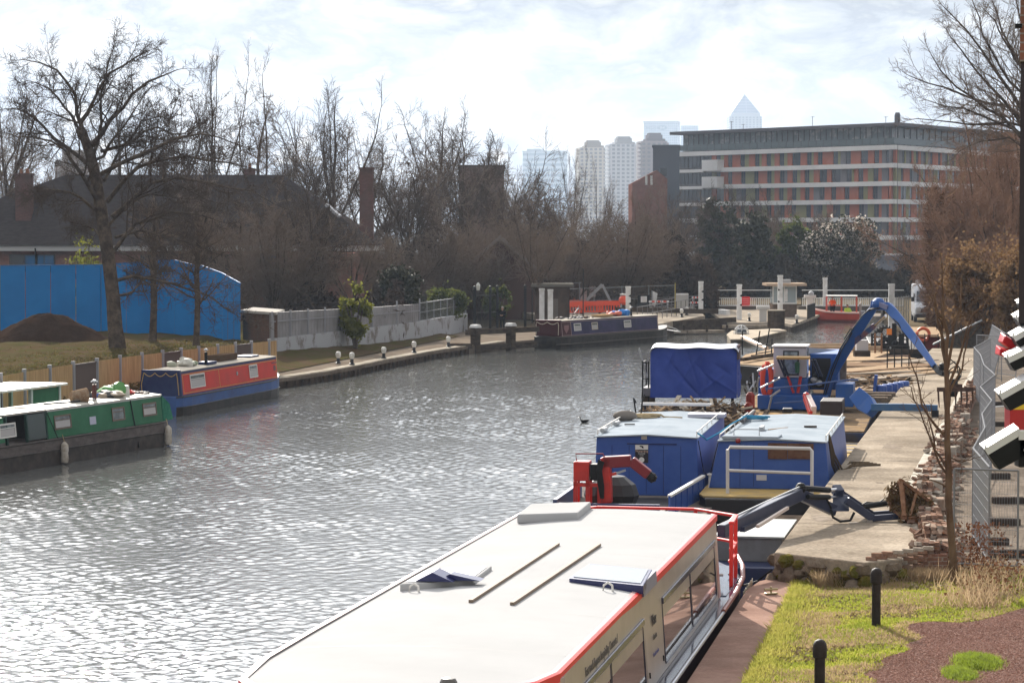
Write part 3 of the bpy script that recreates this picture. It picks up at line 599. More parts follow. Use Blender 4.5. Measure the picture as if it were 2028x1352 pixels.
# boundary fence of panels, grey posts and railings
def canal_fence():
    pxs = [-160, -100, -50, -5, 42, 93, 140, 187, 233, 277, 318, 355, 390, 428, 463, 495, 530, 545]
    def pt(px): 
        q = (px-545)/545; Y = 125 + 35*q if q > -1 else 90 + (px)*.06; return D(px, 0, Y).x, Y
    ztop = lambda px: 2.12 + (545-px)/545*.25
    t = thing('canal_fence', 'brown wooden panel fence with grey posts and barred sections along the canal', 'fence', (0, 0, 0))
    wood = mat('fence_wood', (.50, .33, .17), .85, col2=(.36, .23, .11), scale=1.4, stretch=(6, 6, .6)); gp = mat('grey_post', (.30, .30, .32), .7); bar_ = mat('bar_grey', (.13, .10, .09), .7)
    for i, (a, b) in enumerate(zip(pxs[:-1], pxs[1:])):
        (xa, ya), (xb, yb) = pt(a), pt(b); za, zb = ztop(a), ztop(b); rail = a in (140, 318, 463)
        k = MB(); A, B = Vector((xa, ya, 0)), Vector((xb, yb, 0)); n = 24
        if rail:
            for j in range(n): q = A.lerp(B, (j+.5)/n); k.bar((q.x, q.y, .35), (q.x, q.y, za+(zb-za)*j/n-.05), .035, .035)
            k.bar((xa, ya, za-.03), (xb, yb, zb-.03), .05); k.bar((xa, ya, .6), (xb, yb, .6), .05)
            k.build('railing', bar_, t)
        else:
            for j in range(n):
                q, r = A.lerp(B, (j+.02)/n), A.lerp(B, (j+.98)/n); zz = za+(zb-za)*j/n; k.bar((q.x, q.y, .3), (r.x, r.y, .3), .03, .02); 
                d = Vector((0, .022*(j % 2), 0)); k.add([(q.x, q.y+d.y, .35), (r.x, r.y+d.y, .35), (r.x, r.y+d.y, zz), (q.x, q.y+d.y, zz), (q.x, q.y+.05, .35), (r.x, r.y+.05, .35), (r.x, r.y+.05, zz), (q.x, q.y+.05, zz)], [(0, 1, 2, 3), (7, 6, 5, 4), (3, 2, 6, 7), (0, 3, 7, 4), (1, 5, 6, 2)])
            k.build('wood_panel', wood, t)
        k = MB(); k.box(xa-.07, xa+.07, ya-.12, ya+.02, .2, za+.12); k.build('post', gp, t)
canal_fence()
# brown brick wall, corrugated fence, white wall, chain link fence
def strip(name, label, pts, m, top_m=None, cat='wall', th=.25, extra=None, segname='panel', ridge=False):
    """pts: (x, y, z0, z1)"""
    t = thing(name, label, cat, (0, 0, 0)); k = MB()
    for a, b in zip(pts[:-1], pts[1:]):
        A, B = Vector(a[:2]), Vector(b[:2]); d = (B-A).normalized(); nn = Vector((-d.y, d.x))*th
        n = max(1, int((B-A).length/.25)) if ridge else 1
        for i in range(n):
            p, q = A.lerp(B, i/n), A.lerp(B, (i+1)/n); o = nn*(.07 if (ridge and i % 2) else 0); z0 = a[2]+(b[2]-a[2])*i/n; z1 = a[3]+(b[3]-a[3])*i/n; z0b = a[2]+(b[2]-a[2])*(i+1)/n; z1b = a[3]+(b[3]-a[3])*(i+1)/n
            P = [p+o, q+o, q+nn, p+nn]; k.add([(*P[0], z0), (*P[1], z0b), (*P[2], z0b), (*P[3], z0), (*P[0], z1), (*P[1], z1b), (*P[2], z1b), (*P[3], z1)], [(3, 2, 1, 0), (4, 5, 6, 7), (0, 1, 5, 4), (1, 2, 6, 5), (2, 3, 7, 6), (3, 0, 4, 7)])
    k.build(segname, m, t)
    if extra: extra(t)
    return t
P_ = lambda px, py, z: tuple(G(px, py, z))[:2]
wp = [P_(544, 717, .45), P_(742, 690, .45), P_(835, 675, .45), P_(926, 655, .45)]
strip('brick_wall', 'brown brick wall with a pale flat coping right of the blue hoarding', [(D(478, 0, 141).x, 141, .5, 3.0), (wp[0][0]-.1, wp[0][1]+.3, .5, 3.05)], brickmat('brown_brick', 1.2, (.16, .085, .06), (.12, .065, .05), (.13, .10, .08)),
      extra=lambda t: (lambda k: k.build('coping', mat('coping_pale', (.45, .42, .38), .8), t))(MB().prism([(D(474, 0, 141).x, 140.6), (D(474, 0, 141).x+.2, 146), (wp[0][0]+.1, wp[0][1]+5), (wp[0][0]+.1, wp[0][1]-.1)], 3.02, 3.16)))
zt = [3.15, 2.95, 2.85]
whitew = mat('painted_wall', (.38, .385, .40), .8, col2=(.20, .18, .165), scale=.9, lo=.52, hi=.62); corr = mat('corrugated_grey', (.26, .25, .255), .7, col2=(.19, .18, .18), scale=.6)
strip('painted_wall', 'long low wall with patchy white paint along the towpath', [(*wp[0], .4, 1.75), (*wp[1], .4, 1.75), (*wp[2], .4, 1.75), (*wp[3], .4, 1.7)], whitew, segname='wall', th=.3)
wq = [(x-.12, y+.02) for x, y in wp]
def fpost(t):
    k = MB(); gp = mat('grey_post', (.30, .30, .32), .7)
    for i in range(9):
        a, b, u = (wq[0], wq[1], i/6) if i < 6 else (wq[1], wq[2], (i-6)/2); x, y = lerp2(a, b, min(u, 1)); k = MB(); k.box(x-.05, x+.05, y-.2, y-.1, 1.7, 3.2); k.build('post', gp, t)
    for a, b, z in ((wq[0], wq[1], 2.65), (wq[1], wq[2], 2.5)): k = MB(); k.bar((a[0], a[1]-.12, z), (b[0], b[1]-.12, z-.08), .05); k.build('rail', gp, t)
strip('corrugated_fence', 'grey corrugated metal fence standing on the painted wall', [(*wq[0], 1.76, zt[0]), (*wq[1], 1.76, zt[1]), (*wq[2], 1.76, zt[2])], corr, th=.18, ridge=True, extra=fpost, cat='fence')
def mesh_fence(name, label, A, B, z0, z1, sp=2.4, wire=.12, col=(.25, .26, .26), sag=0):
    t = thing(name, label, 'fence', (0, 0, 0)); A, B = Vector((*A, 0)), Vector((*B, 0)); L = (B-A).length; m = mat('wire_grey', col, .5, metal=.3)
    n = max(1, int(L/sp))
    for i in range(n+1): q = A.lerp(B, i/n); k = MB(); k.tube([(q.x, q.y, z0), (q.x, q.y, z1+.1)], .035, 5); k.build('post', m, t)
    k = MB(); k.bar((A.x, A.y, z1), (B.x, B.y, z1), .05)
    k.bar((A.x, A.y, (z0+z1)/2), (B.x, B.y, (z0+z1)/2), .03); nw = int(L/wire)
    for i in range(nw): q = A.lerp(B, i/nw); k.bar((q.x, q.y, z0), (q.x, q.y, z1), .008)
    k.build('wire_mesh', m, t); return t
mesh_fence('mesh_fence', 'thin wire mesh fence with a top rail beyond the corrugated fence', wq[2], wq[3], 1.7, 2.9)
# dirt mound
def mound():
    c = D(90, 670, 139); rng = random.Random(4)
    def f(u, v):
        a = v*2*PI; r = u; x = c.x + math.cos(a)*r*4.6*(1+.1*math.sin(3*a)); y = c.y+math.sin(a)*r*3.5; h = (math.cos(r*PI)*.5+.5); z = 1.25 + 1.75*h**.9 - .55*(math.cos(a) < 0)*h*r*.6 + .09*math.sin(x*4)*math.sin(y*3.3)*h + rng.uniform(-.05, .05)*h
        return (x, y, z if r < .99 else .9)
    k = MB(); k.grid(f, 26, 60); tag(k.build('dirt_mound', mat('dirt', (.032, .019, .013), .97, col2=(.05, .032, .022), scale=2, bump=.9, bscale=7), smooth=60, fix=False), 'heap of dark brown soil in front of the blue hoarding', 'dirt heap')
mound()
# iron gate and lantern, mooring bollards, signs near the lock
ib = mat('black_iron', (.015, .015, .016), .55)
def gate():
    a, b = D(940, 655, 178), D(985, 652, 180); t = thing('iron_gate', 'black iron gate with tall posts and a lantern beside the towpath', 'gate', (0, 0, 0))
    k = MB()
    for x, y in ((a.x, a.y), (a.x+1.1, a.y+.4), (b.x, b.y), (b.x+2, b.y+2)): k = MB(); k.box(x-.1, x+.1, y-.1, y+.1, .4, 3.5); k.ball((x, y, 3.6), .12, 8); k.build('post', ib, t)
    k = MB()
    for i in range(20): q = a.lerp(b, i/19); k.bar((q.x, q.y, .5), (q.x, q.y, 3.1+.15*math.sin(i/19*PI)), .035)
    for z in (.7, 1.8, 3.0): k.bar((a.x, a.y, z), (b.x, b.y, z), .05)
    k.build('bars', ib, t)
    k = MB(); k.lathe([(.1, 3.4), (.16, 3.75), (.05, 3.95)], (a.x+.25, a.y-.2, 0), 6); k.build('lantern', mat('lantern_glass', (.6, .6, .55), .3), t)
gate()
bollw = mat('white_paint', (.70, .69, .66), .6, col2=(.50, .48, .44), scale=5); bollb = mat('black_paint', (.02, .02, .022), .5)
def mooring(px, py, z, first=None, label='', s=1.0, g='mooring bollards on the towpath edge'):
    p = G(px, py, z)
    if first: return dup(first, None, p, None, label, g)
    t = thing('mooring_bollard', label, 'bollard', p, 0, g)
    k = MB(); k.lathe([(.15, 0), (.15, .06), (.09, .09), (.09, .40)], (0, 0, 0), 10); k.build('stem', bollb, t)
    k = MB(); k.lathe([(.09, .30), (.13, .40), (.15, .52), (.12, .62), (.04, .66)], (0, 0, 0), 10); k.build('cap', bollw, t); return t
mb0 = mooring(670, 720, .5, None, 'white topped mooring bollard by the leafy bush, under the painted wall')
for px, py, lb_ in ((697, 722, 'first white capped bollard on the kerb right of the red boat'), (760, 710, 'second white capped bollard on the kerb right of the red boat'), (820, 698, 'third white capped bollard along the curving kerb'), (888, 687, 'white capped bollard nearest the timber landing')): mooring(px, py, .5, mb0, lb_)
# ---------------------------------------------------------------- trees and shrubs
def lim(pts, Y, dy, r0, r1, org):
    n = len(pts); return ([tuple(D(px, py, Y + dy*(i/(n-1))) - org) for i, (px, py) in enumerate(pts)], r0, r1)
def big_tree():
    o = G(232, 703, 1.15); Y = o.y; rnd = random.Random(3)
    L = [([(172, 288), (155, 235), (150, 195), (135, 160), (100, 128), (45, 118)], .17), ([(158, 245), (185, 205), (215, 150), (260, 115), (297, 100)], .15),
         ([(180, 290), (215, 245), (255, 195), (300, 160), (352, 138)], .19), ([(186, 305), (200, 250), (200, 180), (215, 125), (225, 95)], .13),
         ([(165, 272), (130, 215), (95, 175), (55, 160)], .12), ([(180, 330), (125, 290), (60, 225), (15, 215)], .16), ([(195, 400), (150, 330), (110, 280), (35, 272)], .17),
         ([(200, 300), (250, 285), (300, 250), (350, 268), (395, 250)], .13), ([(200, 345), (260, 315), (330, 285), (420, 268), (475, 288)], .16),
         ([(212, 400), (260, 335), (340, 308), (430, 318), (505, 335)], .17), ([(222, 430), (290, 360), (380, 350), (470, 372), (545, 405)], .17),
         ([(232, 555), (270, 548), (330, 562), (400, 580), (475, 628)], .13), ([(236, 585), (262, 578), (285, 552), (330, 545)], .09),
         ([(224, 500), (270, 440), (350, 415), (440, 440)], .15), ([(212, 450), (250, 405), (300, 380), (380, 395)], .12), ([(200, 420), (150, 385), (95, 372), (50, 385)], .12),
         ([(226, 470), (280, 455), (340, 470), (420, 500)], .12), ([(215, 480), (180, 450), (140, 440)], .09), ([(182, 320), (215, 290), (262, 225), (285, 190)], .12), ([(205, 360), (240, 300), (270, 250), (330, 215)], .12)]
    limbs = [lim(p, Y, rnd.uniform(-4.5, 4.5), r*.78, .022, o) for p, r in L]
    trunk = [tuple(D(px, py, Y)-o) for px, py in ((235, 706), (228, 650), (224, 590), (216, 520), (206, 450), (196, 390), (188, 340), (176, 292), (160, 255))]
    lv = [dict(n=13, t0=.15, t1=1, lf=.36, ang=48, trop=.03, wob=.16, K=6, rf=.55), dict(n=7, t0=.1, t1=1, lf=.42, ang=48, trop=.02, wob=.2, K=4, rf=.55), dict(n=5, t0=.1, t1=1, lf=.5, ang=45, trop=.03, wob=.22, K=3, rf=.7, lmin=.25), dict(n=2, t0=.2, t1=1, lf=.55, ang=45, trop=.02, wob=.2, K=3, rf=.8, lmin=.22)]
    bare('bare_tree', 'biggest bare tree with a thick trunk standing in front of the blue hoarding', trunk, limbs, lv, 11, .37, loc=o, rmin=.0078, tm=TWIGD)
big_tree()
def slim(px, py, z, Y, top, label, seed, r=.17, tm=TWIG):
    o = D(px, py, Y); o.z = z; h = D(px, top, Y).z - z
    return bare('bare_tree', label, [(0, 0, 0), (.1, 0, h*.3), (.05, 0, h*.55), (.2, 0, h*.8)], None, [dict(n=16, t0=.35, t1=1, lf=.42, ang=50, trop=.05, wob=.14, K=6, rf=.42), dict(n=9, t0=.1, t1=1, lf=.5, ang=45, trop=.02, wob=.18, K=4, rf=.6), dict(n=7, t0=.1, t1=1, lf=.55, ang=42, trop=0, wob=.2, K=3, rf=.7)], seed, r, loc=o, tm=tm)
slim(302, 660, 1.3, 138, 380, 'slim bare tree in front of the hoarding, just right of the biggest tree', 21, .20)
slim(388, 665, 1.2, 134, 400, 'slim bare tree in front of the right end of the blue hoarding', 22, .17)
# kinds of bare tree, each built once
def upright(seed, H=14, tm=TWIG, bmt=None, dens=1.0):
    h = H*.40
    return bare('bare_tree', 'x x x x', [(0, 0, 0), (.15, .1, h*.5), (0, .2, h)], None, [dict(n=8, t0=.45, t1=1, lf=1.35, ang=32, trop=.05, wob=.08, K=8, rf=.5), dict(n=int(9*dens), t0=.2, t1=1, lf=.42, ang=40, trop=.07, wob=.13, K=5, rf=.45), dict(n=7, t0=.1, t1=1, lf=.5, ang=38, trop=.03, wob=.16, K=4, rf=.55), dict(n=5, t0=.1, t1=1, lf=.5, ang=38, trop=.03, wob=.2, K=3, rf=.6, lmin=.25)], seed, H*.014, bmt, tm, rmin=.0065)
def spreading(seed, H=11, tm=TWIG):
    return bare('bare_tree', 'x x x x', [(0, 0, 0), (-.1, 0, H*.15), (.1, .1, H*.3)], None, [dict(n=11, t0=.4, t1=1, lf=2.1, ang=45, trop=.07, wob=.10, K=8, rf=.5), dict(n=11, t0=.2, t1=1, lf=.40, ang=42, trop=.04, wob=.15, K=5, rf=.5), dict(n=8, t0=.1, t1=1, lf=.5, ang=40, trop=.02, wob=.2, K=4, rf=.55), dict(n=4, t0=.1, t1=1, lf=.6, ang=40, trop=.02, wob=.2, K=3, rf=.7, lmin=.25)], seed, H*.016, None, tm, rmin=.0075)
def thicket(seed, H=6, tm=TWIG, n=16, nm='bare_shrub', spread=.6):
    rng = random.Random(seed); limbs = []
    for i in range(n):
        a = rng.uniform(0, 6.28); r = rng.uniform(.2, spread)*H; hh = H*rng.uniform(.55, .85); limbs.append(([(math.cos(a)*.3, math.sin(a)*.3, 0), (math.cos(a)*r*.45, math.sin(a)*r*.45, hh*.5), (math.cos(a)*r, math.sin(a)*r, hh)], .05*H/6, .018))
    return bare(nm, 'x x x x', [(0, 0, 0), (0, .05, .4), (0, .1, .8)], limbs, [dict(n=12, t0=.15, t1=1, lf=.38, ang=38, trop=.03, wob=.15, K=5, rf=.6), dict(n=8, t0=.1, t1=1, lf=.5, ang=38, trop=.02, wob=.2, K=4, rf=.7), dict(n=5, t0=.1, t1=1, lf=.6, ang=38, trop=.02, wob=.2, K=3, rf=.8, lmin=.25)], seed, .06, tm=tm, rmin=.008)
protos = {'u1': (upright(31, tm=TWIGD), 13.6), 'u2': (upright(32, dens=1.2), 13.6), 's1': (spreading(33), 11), 's2': (spreading(34, tm=TWIGD), 11), 't1': (thicket(35), 6), 't2': (thicket(36, tm=TWIGR, n=20), 6), 'r1': (upright(37, tm=TWIGR, bmt=BARKW, dens=1.5), 13.6), 'r2': (spreading(38, tm=TWIGR), 11)}
for key, (o, H) in list(protos.items()):   # real height of each kind
    c = [q for q in C.objects if q.parent == o and q.name.startswith('crown')][0]; n = len(c.data.vertices); a = np.empty(n*3, np.float32); c.data.vertices.foreach_get('co', a); protos[key] = (o, float(np.percentile(a[2::3], 99.5)))
used = set()
def plant(kind, px, top, Y, label, wide=1.0, z0=.4, group='bare trees behind the canal', cat='tree', rz=None):
    src, H = protos[kind]; p = D(px, top, Y); s = (p.z - z0)/H
    o = src if kind not in used else dup(src)
    used.add(kind); o.location = (p.x, Y, z0); o.scale = (s*wide, s*wide, s); o.rotation_euler = (0, 0, rz if rz is not None else random.Random(int(px*7+Y)).uniform(0, 6.28))
    o['label'] = label; o['category'] = cat; o['group'] = group; return o
B = 'behind the brick house'
for i, (k_, px, top, Y, w, lb_) in enumerate([
    ('u2', 10, 120, 212, .9, 'tall bare tree at the far left edge of the photo, '+B),
    ('u1', -70, 160, 215, 1, 'bare tree mostly outside the left edge, '+B),
    ('s1', 75, 235, 230, .8, 'lower bare tree left of the dark chimney pots, '+B),
    ('u1', 235, 165, 228, .75, 'bare tree seen through the crown of the biggest tree, '+B),
    ('s2', 335, 200, 222, .8, 'bare tree right of the biggest crown, rising over the long roof'),
    ('u1', 415, 95, 218, .55, 'tall thin bare tree leaning left over the roof ridge'),
    ('u2', 505, 118, 222, .85, 'tall upright bare tree above the small roof chimney'),
    ('s2', 590, 250, 226, .8, 'low bare tree above the right end of the roof'),
    ('u1', 655, 165, 215, .85, 'tall bare tree left of the brick chimney stack'),
    ('s1', 725, 200, 232, .85, 'broad bare tree directly behind the brick chimney stack'),
    ('s1', 805, 235, 228, .8, 'bare tree between the chimney stack and the brown block'),
    ('u1', 862, 205, 236, .9, 'tall dark bare tree just left of the brown brick block'),
    ('s2', 925, 240, 245, .9, 'bare tree whose top shows over the left of the brown brick block'),
    ('s1', 985, 262, 320, .7, 'bare tree rising behind the right side of the brown brick block'),
    ('s2', 820, 330, 205, 1, 'dark bare tree filling the gap right of the chimney stack'),
    ('s1', 930, 375, 212, 1.05, 'bare tree growing in front of the brown brick block'),
    ('s2', 1015, 350, 216, .9, 'bare tree left of the broad blue office block'),
    ('t1', 1075, 370, 235, .8, 'twiggy bare tree in front of the broad blue office block'),
    ('u1', 1135, 290, 250, .5, 'narrow bare tree in the gap right of the blue office block'),
    ('u2', 1190, 320, 240, .6, 'narrow bare tree in front of the cream tower block'),
    ('t1', 1150, 400, 225, 1, 'brownish bare shrubby tree under the cream tower block'),
    ('s1', 1255, 375, 232, .9, 'bare tree below the red gabled building'),
    ('s2', 1330, 385, 262, .9, 'dark bare tree below the slate grey block'),
    ('s1', 1395, 362, 275, .9, 'bare tree before the left end of the apartment building'),
    ('u1', 1450, 360, 290, .7, 'upright bare tree against the apartment balconies'),
    ('s2', 1520, 375, 300, .8, 'bare tree reaching the third balcony band of the apartments'),
    ('t1', 1480, 420, 270, 1, 'bushy bare tree behind the dark ivy clad trees'),
    ('t1', 1230, 430, 215, 1.2, 'brown bare thicket tree left of the lock footbridge'),
    ('t1', 1300, 450, 222, 1.1, 'dull brown thicket tree behind the striped barriers'),
    ('t1', 1120, 440, 210, 1.2, 'dull brown thicket tree behind the excavator'),
    ('t1', 870, 455, 200, 1.2, 'bare thicket tree behind the wire mesh fence'),
    ('t1', 790, 470, 195, 1.1, 'bare thicket tree right of the brick house wall'),
    ('t1', 950, 450, 205, 1.0, 'dull brown thicket tree over the gabled hut'),
    ('s1', 1065, 385, 188, .85, 'spreading bare tree with its trunk beside the dark brick kiosk'),
    ('t1', 610, 470, 172, .55, 'bare shrub in front of the house side wing'),
    ('s1', 480, 330, 168, 1.0, 'spreading bare tree in front of the middle of the long roof'), ('s2', 620, 345, 166, .9, 'spreading bare tree in front of the right end of the house roof'), ('t1', 545, 420, 162, 1.0, 'bare shrub above the brown brick wall'), ('s1', 700, 400, 172, .8, 'bare tree beside the house drainpipe corner'), ('s2', 350, 345, 170, .9, 'bare tree behind the hoarding in front of the long roof'),
    ('t1', 1560, 420, 285, 1, 'bare thicket tree between the ivy trees and the blossom'),
    ('s2', 1800, 440, 330, .7, 'bare tree below the corner of the apartment building')]):
    plant(k_, px, top, Y, lb_, w)
g = 'rust brown trees on the right bank'
for k_, px, top, Y, w, lb_ in [('r1', 1905, 290, 178, .8, 'rust brown twiggy tree leftmost of the right bank thicket'), ('r1', 1975, 175, 170, .8, 'tallest rust brown twiggy tree of the right bank thicket'), ('r1', 1940, 300, 163, 1.0, 'dense rust brown tree between the two tallest of the right bank'), ('r1', 1880, 400, 168, 1.1, 'dense rust brown tree behind the white van'), ('r1', 1945, 215, 174, 1.0, 'upright rust brown tree at the back of the thicket'), ('r1', 2005, 190, 168, 1.0, 'upright rust brown tree left of the photo edge'), ('r2', 1920, 340, 166, 1.0, 'wide rust brown tree over the hedge'), ('r2', 1990, 300, 160, 1.0, 'wide rust brown tree behind the red sign boards'), ('r1', 2010, 330, 158, 1.0, 'dense rust brown tree low beside the right edge'), ('r2', 1870, 410, 172, .7, 'low rust brown tree hanging over the white van'),
        ('r1', 2035, 170, 165, .9, 'rust brown twiggy tree at the right edge of the photo'), ('r2', 1950, 380, 160, .8, 'spreading rust brown tree in the middle of the right bank thicket'), ('r2', 2015, 400, 150, .7, 'spreading rust brown tree low at the right edge'),
        ('t2', 1900, 470, 158, .9, 'rust brown shrub behind the leaning fence panels'), ('t2', 1985, 480, 146, .8, 'rust brown shrub at the right edge above the yard'), ('t2', 1850, 520, 176, .6, 'small rust brown shrub beside the white van roof'), ('t1', 1935, 520, 150, .8, 'greyer shrub in front of the rust brown thicket')]:
    plant(k_, px, top, Y, lb_, w, z0=1.0, group=g)
# big tree leaning in from the right edge
def right_tree():
    Y = 150; o = D(2062, 600, Y); o.z = 1.0; rnd = random.Random(9)
    L = [([(2062, 330), (2010, 190), (1950, 110), (1910, 60), (1870, 15)], .22), ([(2055, 300), (1985, 195), (1935, 140), (1880, 70)], .18), ([(2050, 280), (1960, 215), (1890, 170), (1845, 110)], .17), ([(2060, 250), (2000, 210), (1930, 200), (1860, 170), (1800, 150)], .17),
         ([(2055, 310), (1985, 240), (1910, 215), (1840, 200)], .14), ([(2065, 240), (2020, 120), (1985, 50), (1960, -10)], .18), ([(2070, 240), (2040, 100), (2020, 20), (2015, -40)], .18), ([(2065, 270), (2000, 240), (1930, 250), (1870, 240), (1815, 235)], .13),
         ([(2055, 320), (2000, 270), (1950, 280), (1900, 300)], .12), ([(2070, 200), (2100, 120), (2110, 40)], .2), ([(2040, 160), (1990, 90), (1950, 20)], .12), ([(2050, 210), (1990, 150), (1940, 60), (1925, 0)], .13)]
    bare('bare_tree', 'tall bare tree leaning into the sky from the right edge of the photo', [tuple(D(px, py, Y)-o) for px, py in ((2062, 640), (2066, 480), (2062, 380), (2066, 300), (2068, 220))], [lim(p, Y, rnd.uniform(-4, 4), r*.75, .025, o) for p, r in L],
         [dict(n=14, t0=.12, t1=1, lf=.36, ang=38, trop=.05, wob=.12, K=6, rf=.5), dict(n=8, t0=.1, t1=1, lf=.45, ang=38, trop=.03, wob=.16, K=4, rf=.6), dict(n=6, t0=.1, t1=1, lf=.5, ang=36, trop=.03, wob=.18, K=3, rf=.7, lmin=.25)], 41, .40, loc=o, tm=TWIG, rmin=.007)
right_tree()
def young_tree():
    o = G(1890, 1148, 1.05); Y = o.y
    L = [([(1874, 722), (1862, 660), (1856, 600), (1840, 545), (1826, 520)], .028), ([(1874, 720), (1872, 640), (1868, 560), (1862, 500)], .03), ([(1875, 735), (1890, 655), (1902, 590), (1912, 520)], .026), ([(1876, 770), (1905, 690), (1925, 630), (1965, 575)], .022), ([(1877, 790), (1900, 740), (1914, 690), (1922, 640)], .018),
         ([(1874, 865), (1845, 835), (1822, 790), (1812, 735), (1800, 700)], .022), ([(1876, 930), (1850, 885), (1838, 815), (1826, 790)], .02), ([(1876, 940), (1852, 900), (1820, 800), (1804, 765)], .016), ([(1876, 965), (1850, 950), (1822, 948), (1800, 950)], .012), ([(1878, 905), (1905, 915), (1930, 905)], .012), ([(1873, 700), (1866, 640), (1846, 600), (1835, 570)], .016)]
    bare('young_tree', 'slender young bare tree on the grass in front of the brick wall remains', [tuple(D(px, py, Y)-o) for px, py in ((1890, 1150), (1886, 1080), (1878, 1000), (1879, 930), (1875, 860), (1877, 790), (1873, 715))], [lim(p, Y, random.Random(px_).uniform(-.6, .6), r*1.35, .008, o) for px_, (p, r) in enumerate(L)],
         [dict(n=5, t0=.25, t1=1, lf=.38, ang=35, trop=.04, wob=.1, K=6, rf=.5, fork=False), dict(n=3, t0=.2, t1=1, lf=.45, ang=38, trop=.02, wob=.15, K=4, rf=.6, fork=False, lmin=.06)], 51, .068, BARKW, BARKW, loc=o, rmin=.004, nside=10)
young_tree()
# leafy shrubs and ivy clad trees
def bush(name, label, px, py0, py1, Y, wpx, m, n, size, seed, cat='shrub', z0=None, stems=True, m2=None, nb=7):
    zt = D(px, py0, Y).z; zb = z0 if z0 is not None else .4; x = D(px, py0, Y).x; w = wpx*Y/F/2; h = zt-zb; t = thing(name, label, cat, (x, Y, zb)); rnd = random.Random(seed)
    bl = [(0, 0, h*.55, w*.75, w*.6, h*.40)] + [(rnd.uniform(-.55, .55)*w, rnd.uniform(-.5, .5)*w, h*rnd.uniform(.35, .78), w*rnd.uniform(.3, .5), w*rnd.uniform(.3, .5), h*rnd.uniform(.14, .24)) for _ in range(nb)]
    leafcloud('foliage', n, blobs(bl, 1.3 if cat == 'hedge' else .4), size, m, t, seed)
    if m2: leafcloud('blossom', int(n*.7), blobs(bl), size*.8, m2, t, seed+1)
    k = MB()
    for i in range(6): a = i*1.05; k.tube([(0, 0, 0), (math.cos(a)*w*.2, math.sin(a)*w*.2, h*.4), (math.cos(a)*w*.5, math.sin(a)*w*.5, h*.75)], [.09, .06, .02], 5)
    k.build('trunk', BARK, t); return t
bush('leafy_bush', 'yellow green leafy bush growing against the corrugated fence', 703, 556, 700, 147, 82, LEAFY, 5200, .13, 61, z0=.45)
bush('flowering_shrub', 'large round shrub covered in pale blossom right of the lock cabin', 1662, 425, 600, 262, 190, LEAFD, 16000, .22, 62, z0=.8, m2=BLOS, nb=16)
bush('ivy_tree', 'dark ivy clad tree above the white barrier post, left of the other ivy trees', 1418, 395, 600, 268, 100, LEAFD, 12000, .26, 63, 'tree', .8, nb=12)
bush('ivy_tree', 'dark ivy clad tree in the middle behind the footbridge, between two others', 1492, 412, 600, 262, 90, LEAFD, 12000, .26, 64, 'tree', .8, nb=12)
bush('ivy_tree', 'dark ivy clad tree touching the left side of the blossoming shrub', 1570, 432, 600, 266, 100, LEAF, 12000, .24, 65, 'tree', .8, nb=12)
bush('leafy_bush', 'pale green bush beside the person on the towpath', 985, 555, 650, 185, 70, LEAF, 3500, .14, 66, z0=.45)
bush('leafy_bush', 'green bush in the corner between house wall and thicket', 800, 520, 660, 168, 110, LEAFD, 5000, .16, 67, z0=.45)
bush('leafy_bush', 'low green and brown bush behind the wire mesh fence', 880, 560, 660, 176, 110, LEAF, 5000, .15, 68, z0=.45)
bush('leafy_bush', 'bush with small yellow leaves beside the left of the hoarding and roof eaves', 170, 455, 560, 152, 120, LEAFY, 2500, .12, 69, z0=1.2)
bush('brown_hedge', 'rust coloured leafy hedge above the leaning fence panels', 1945, 490, 640, 142, 170, LEAFB, 14000, .14, 70, 'hedge', 1.0, nb=14)
bush('brown_hedge', 'rust coloured leafy hedge at the right edge of the photo', 2030, 470, 640, 136, 150, LEAFB, 9000, .14, 71, 'hedge', 1.0, nb=14)
bush('leafy_bush', 'dark shrub in front of the house side wing wall', 585, 520, 640, 165, 110, LEAFD, 2600, .14, 72, z0=.45)
# undergrowth along the backs, too dense to count
def under(px0, px1, py, Y, n, m, size, seed, zb=.4):
    def fn(rng, nn):
        px = rng.uniform(px0, px1, nn*2); y = Y + rng.normal(0, 4, nn*2); x = (px-1014)/F*y; top = D(0, py, Y).z - zb
        h = top*(.62 + .2*np.sin(x*.9+1) + .18*np.sin(x*2.3)); z = zb + h*rng.random(nn*2)**.7
        g = np.sin(x*2.1+z*1.7)+np.sin(y*1.9-z*2.2)+np.sin(z*3.3+x*1.1); keep = g > -.8; return np.stack([x, y, z], 1)[keep][:nn]
    return fn
o = leafcloud('undergrowth', 60000, under(740, 1420, 455, 226, 0, None, 0, 0), .20, mat('bramble', (.040, .031, .026), .9, col2=(.085, .062, .050), scale=.7), None, 81, asp=3.5); struct(o, 'stuff')
o = leafcloud('undergrowth', 45000, under(1300, 1900, 500, 262, 0, None, 0, 0, .8), .22, mat('bramble_dark', (.030, .027, .02), .9, col2=(.07, .055, .04), scale=.5), None, 82, asp=3); struct(o, 'stuff')
o = leafcloud('undergrowth', 60000, under(1840, 2120, 370, 172, 0, None, 0, 0, .9), .16, mat('bramble_rust', (.12, .065, .04), .9, col2=(.20, .125, .08), scale=.6), None, 83, asp=6); struct(o, 'stuff')
o = leafcloud('undergrowth', 16000, under(560, 800, 545, 168, 0, None, 0, 0, .4), .15, mat('bramble', (.050, .034, .028)), None, 84, asp=3); struct(o, 'stuff')

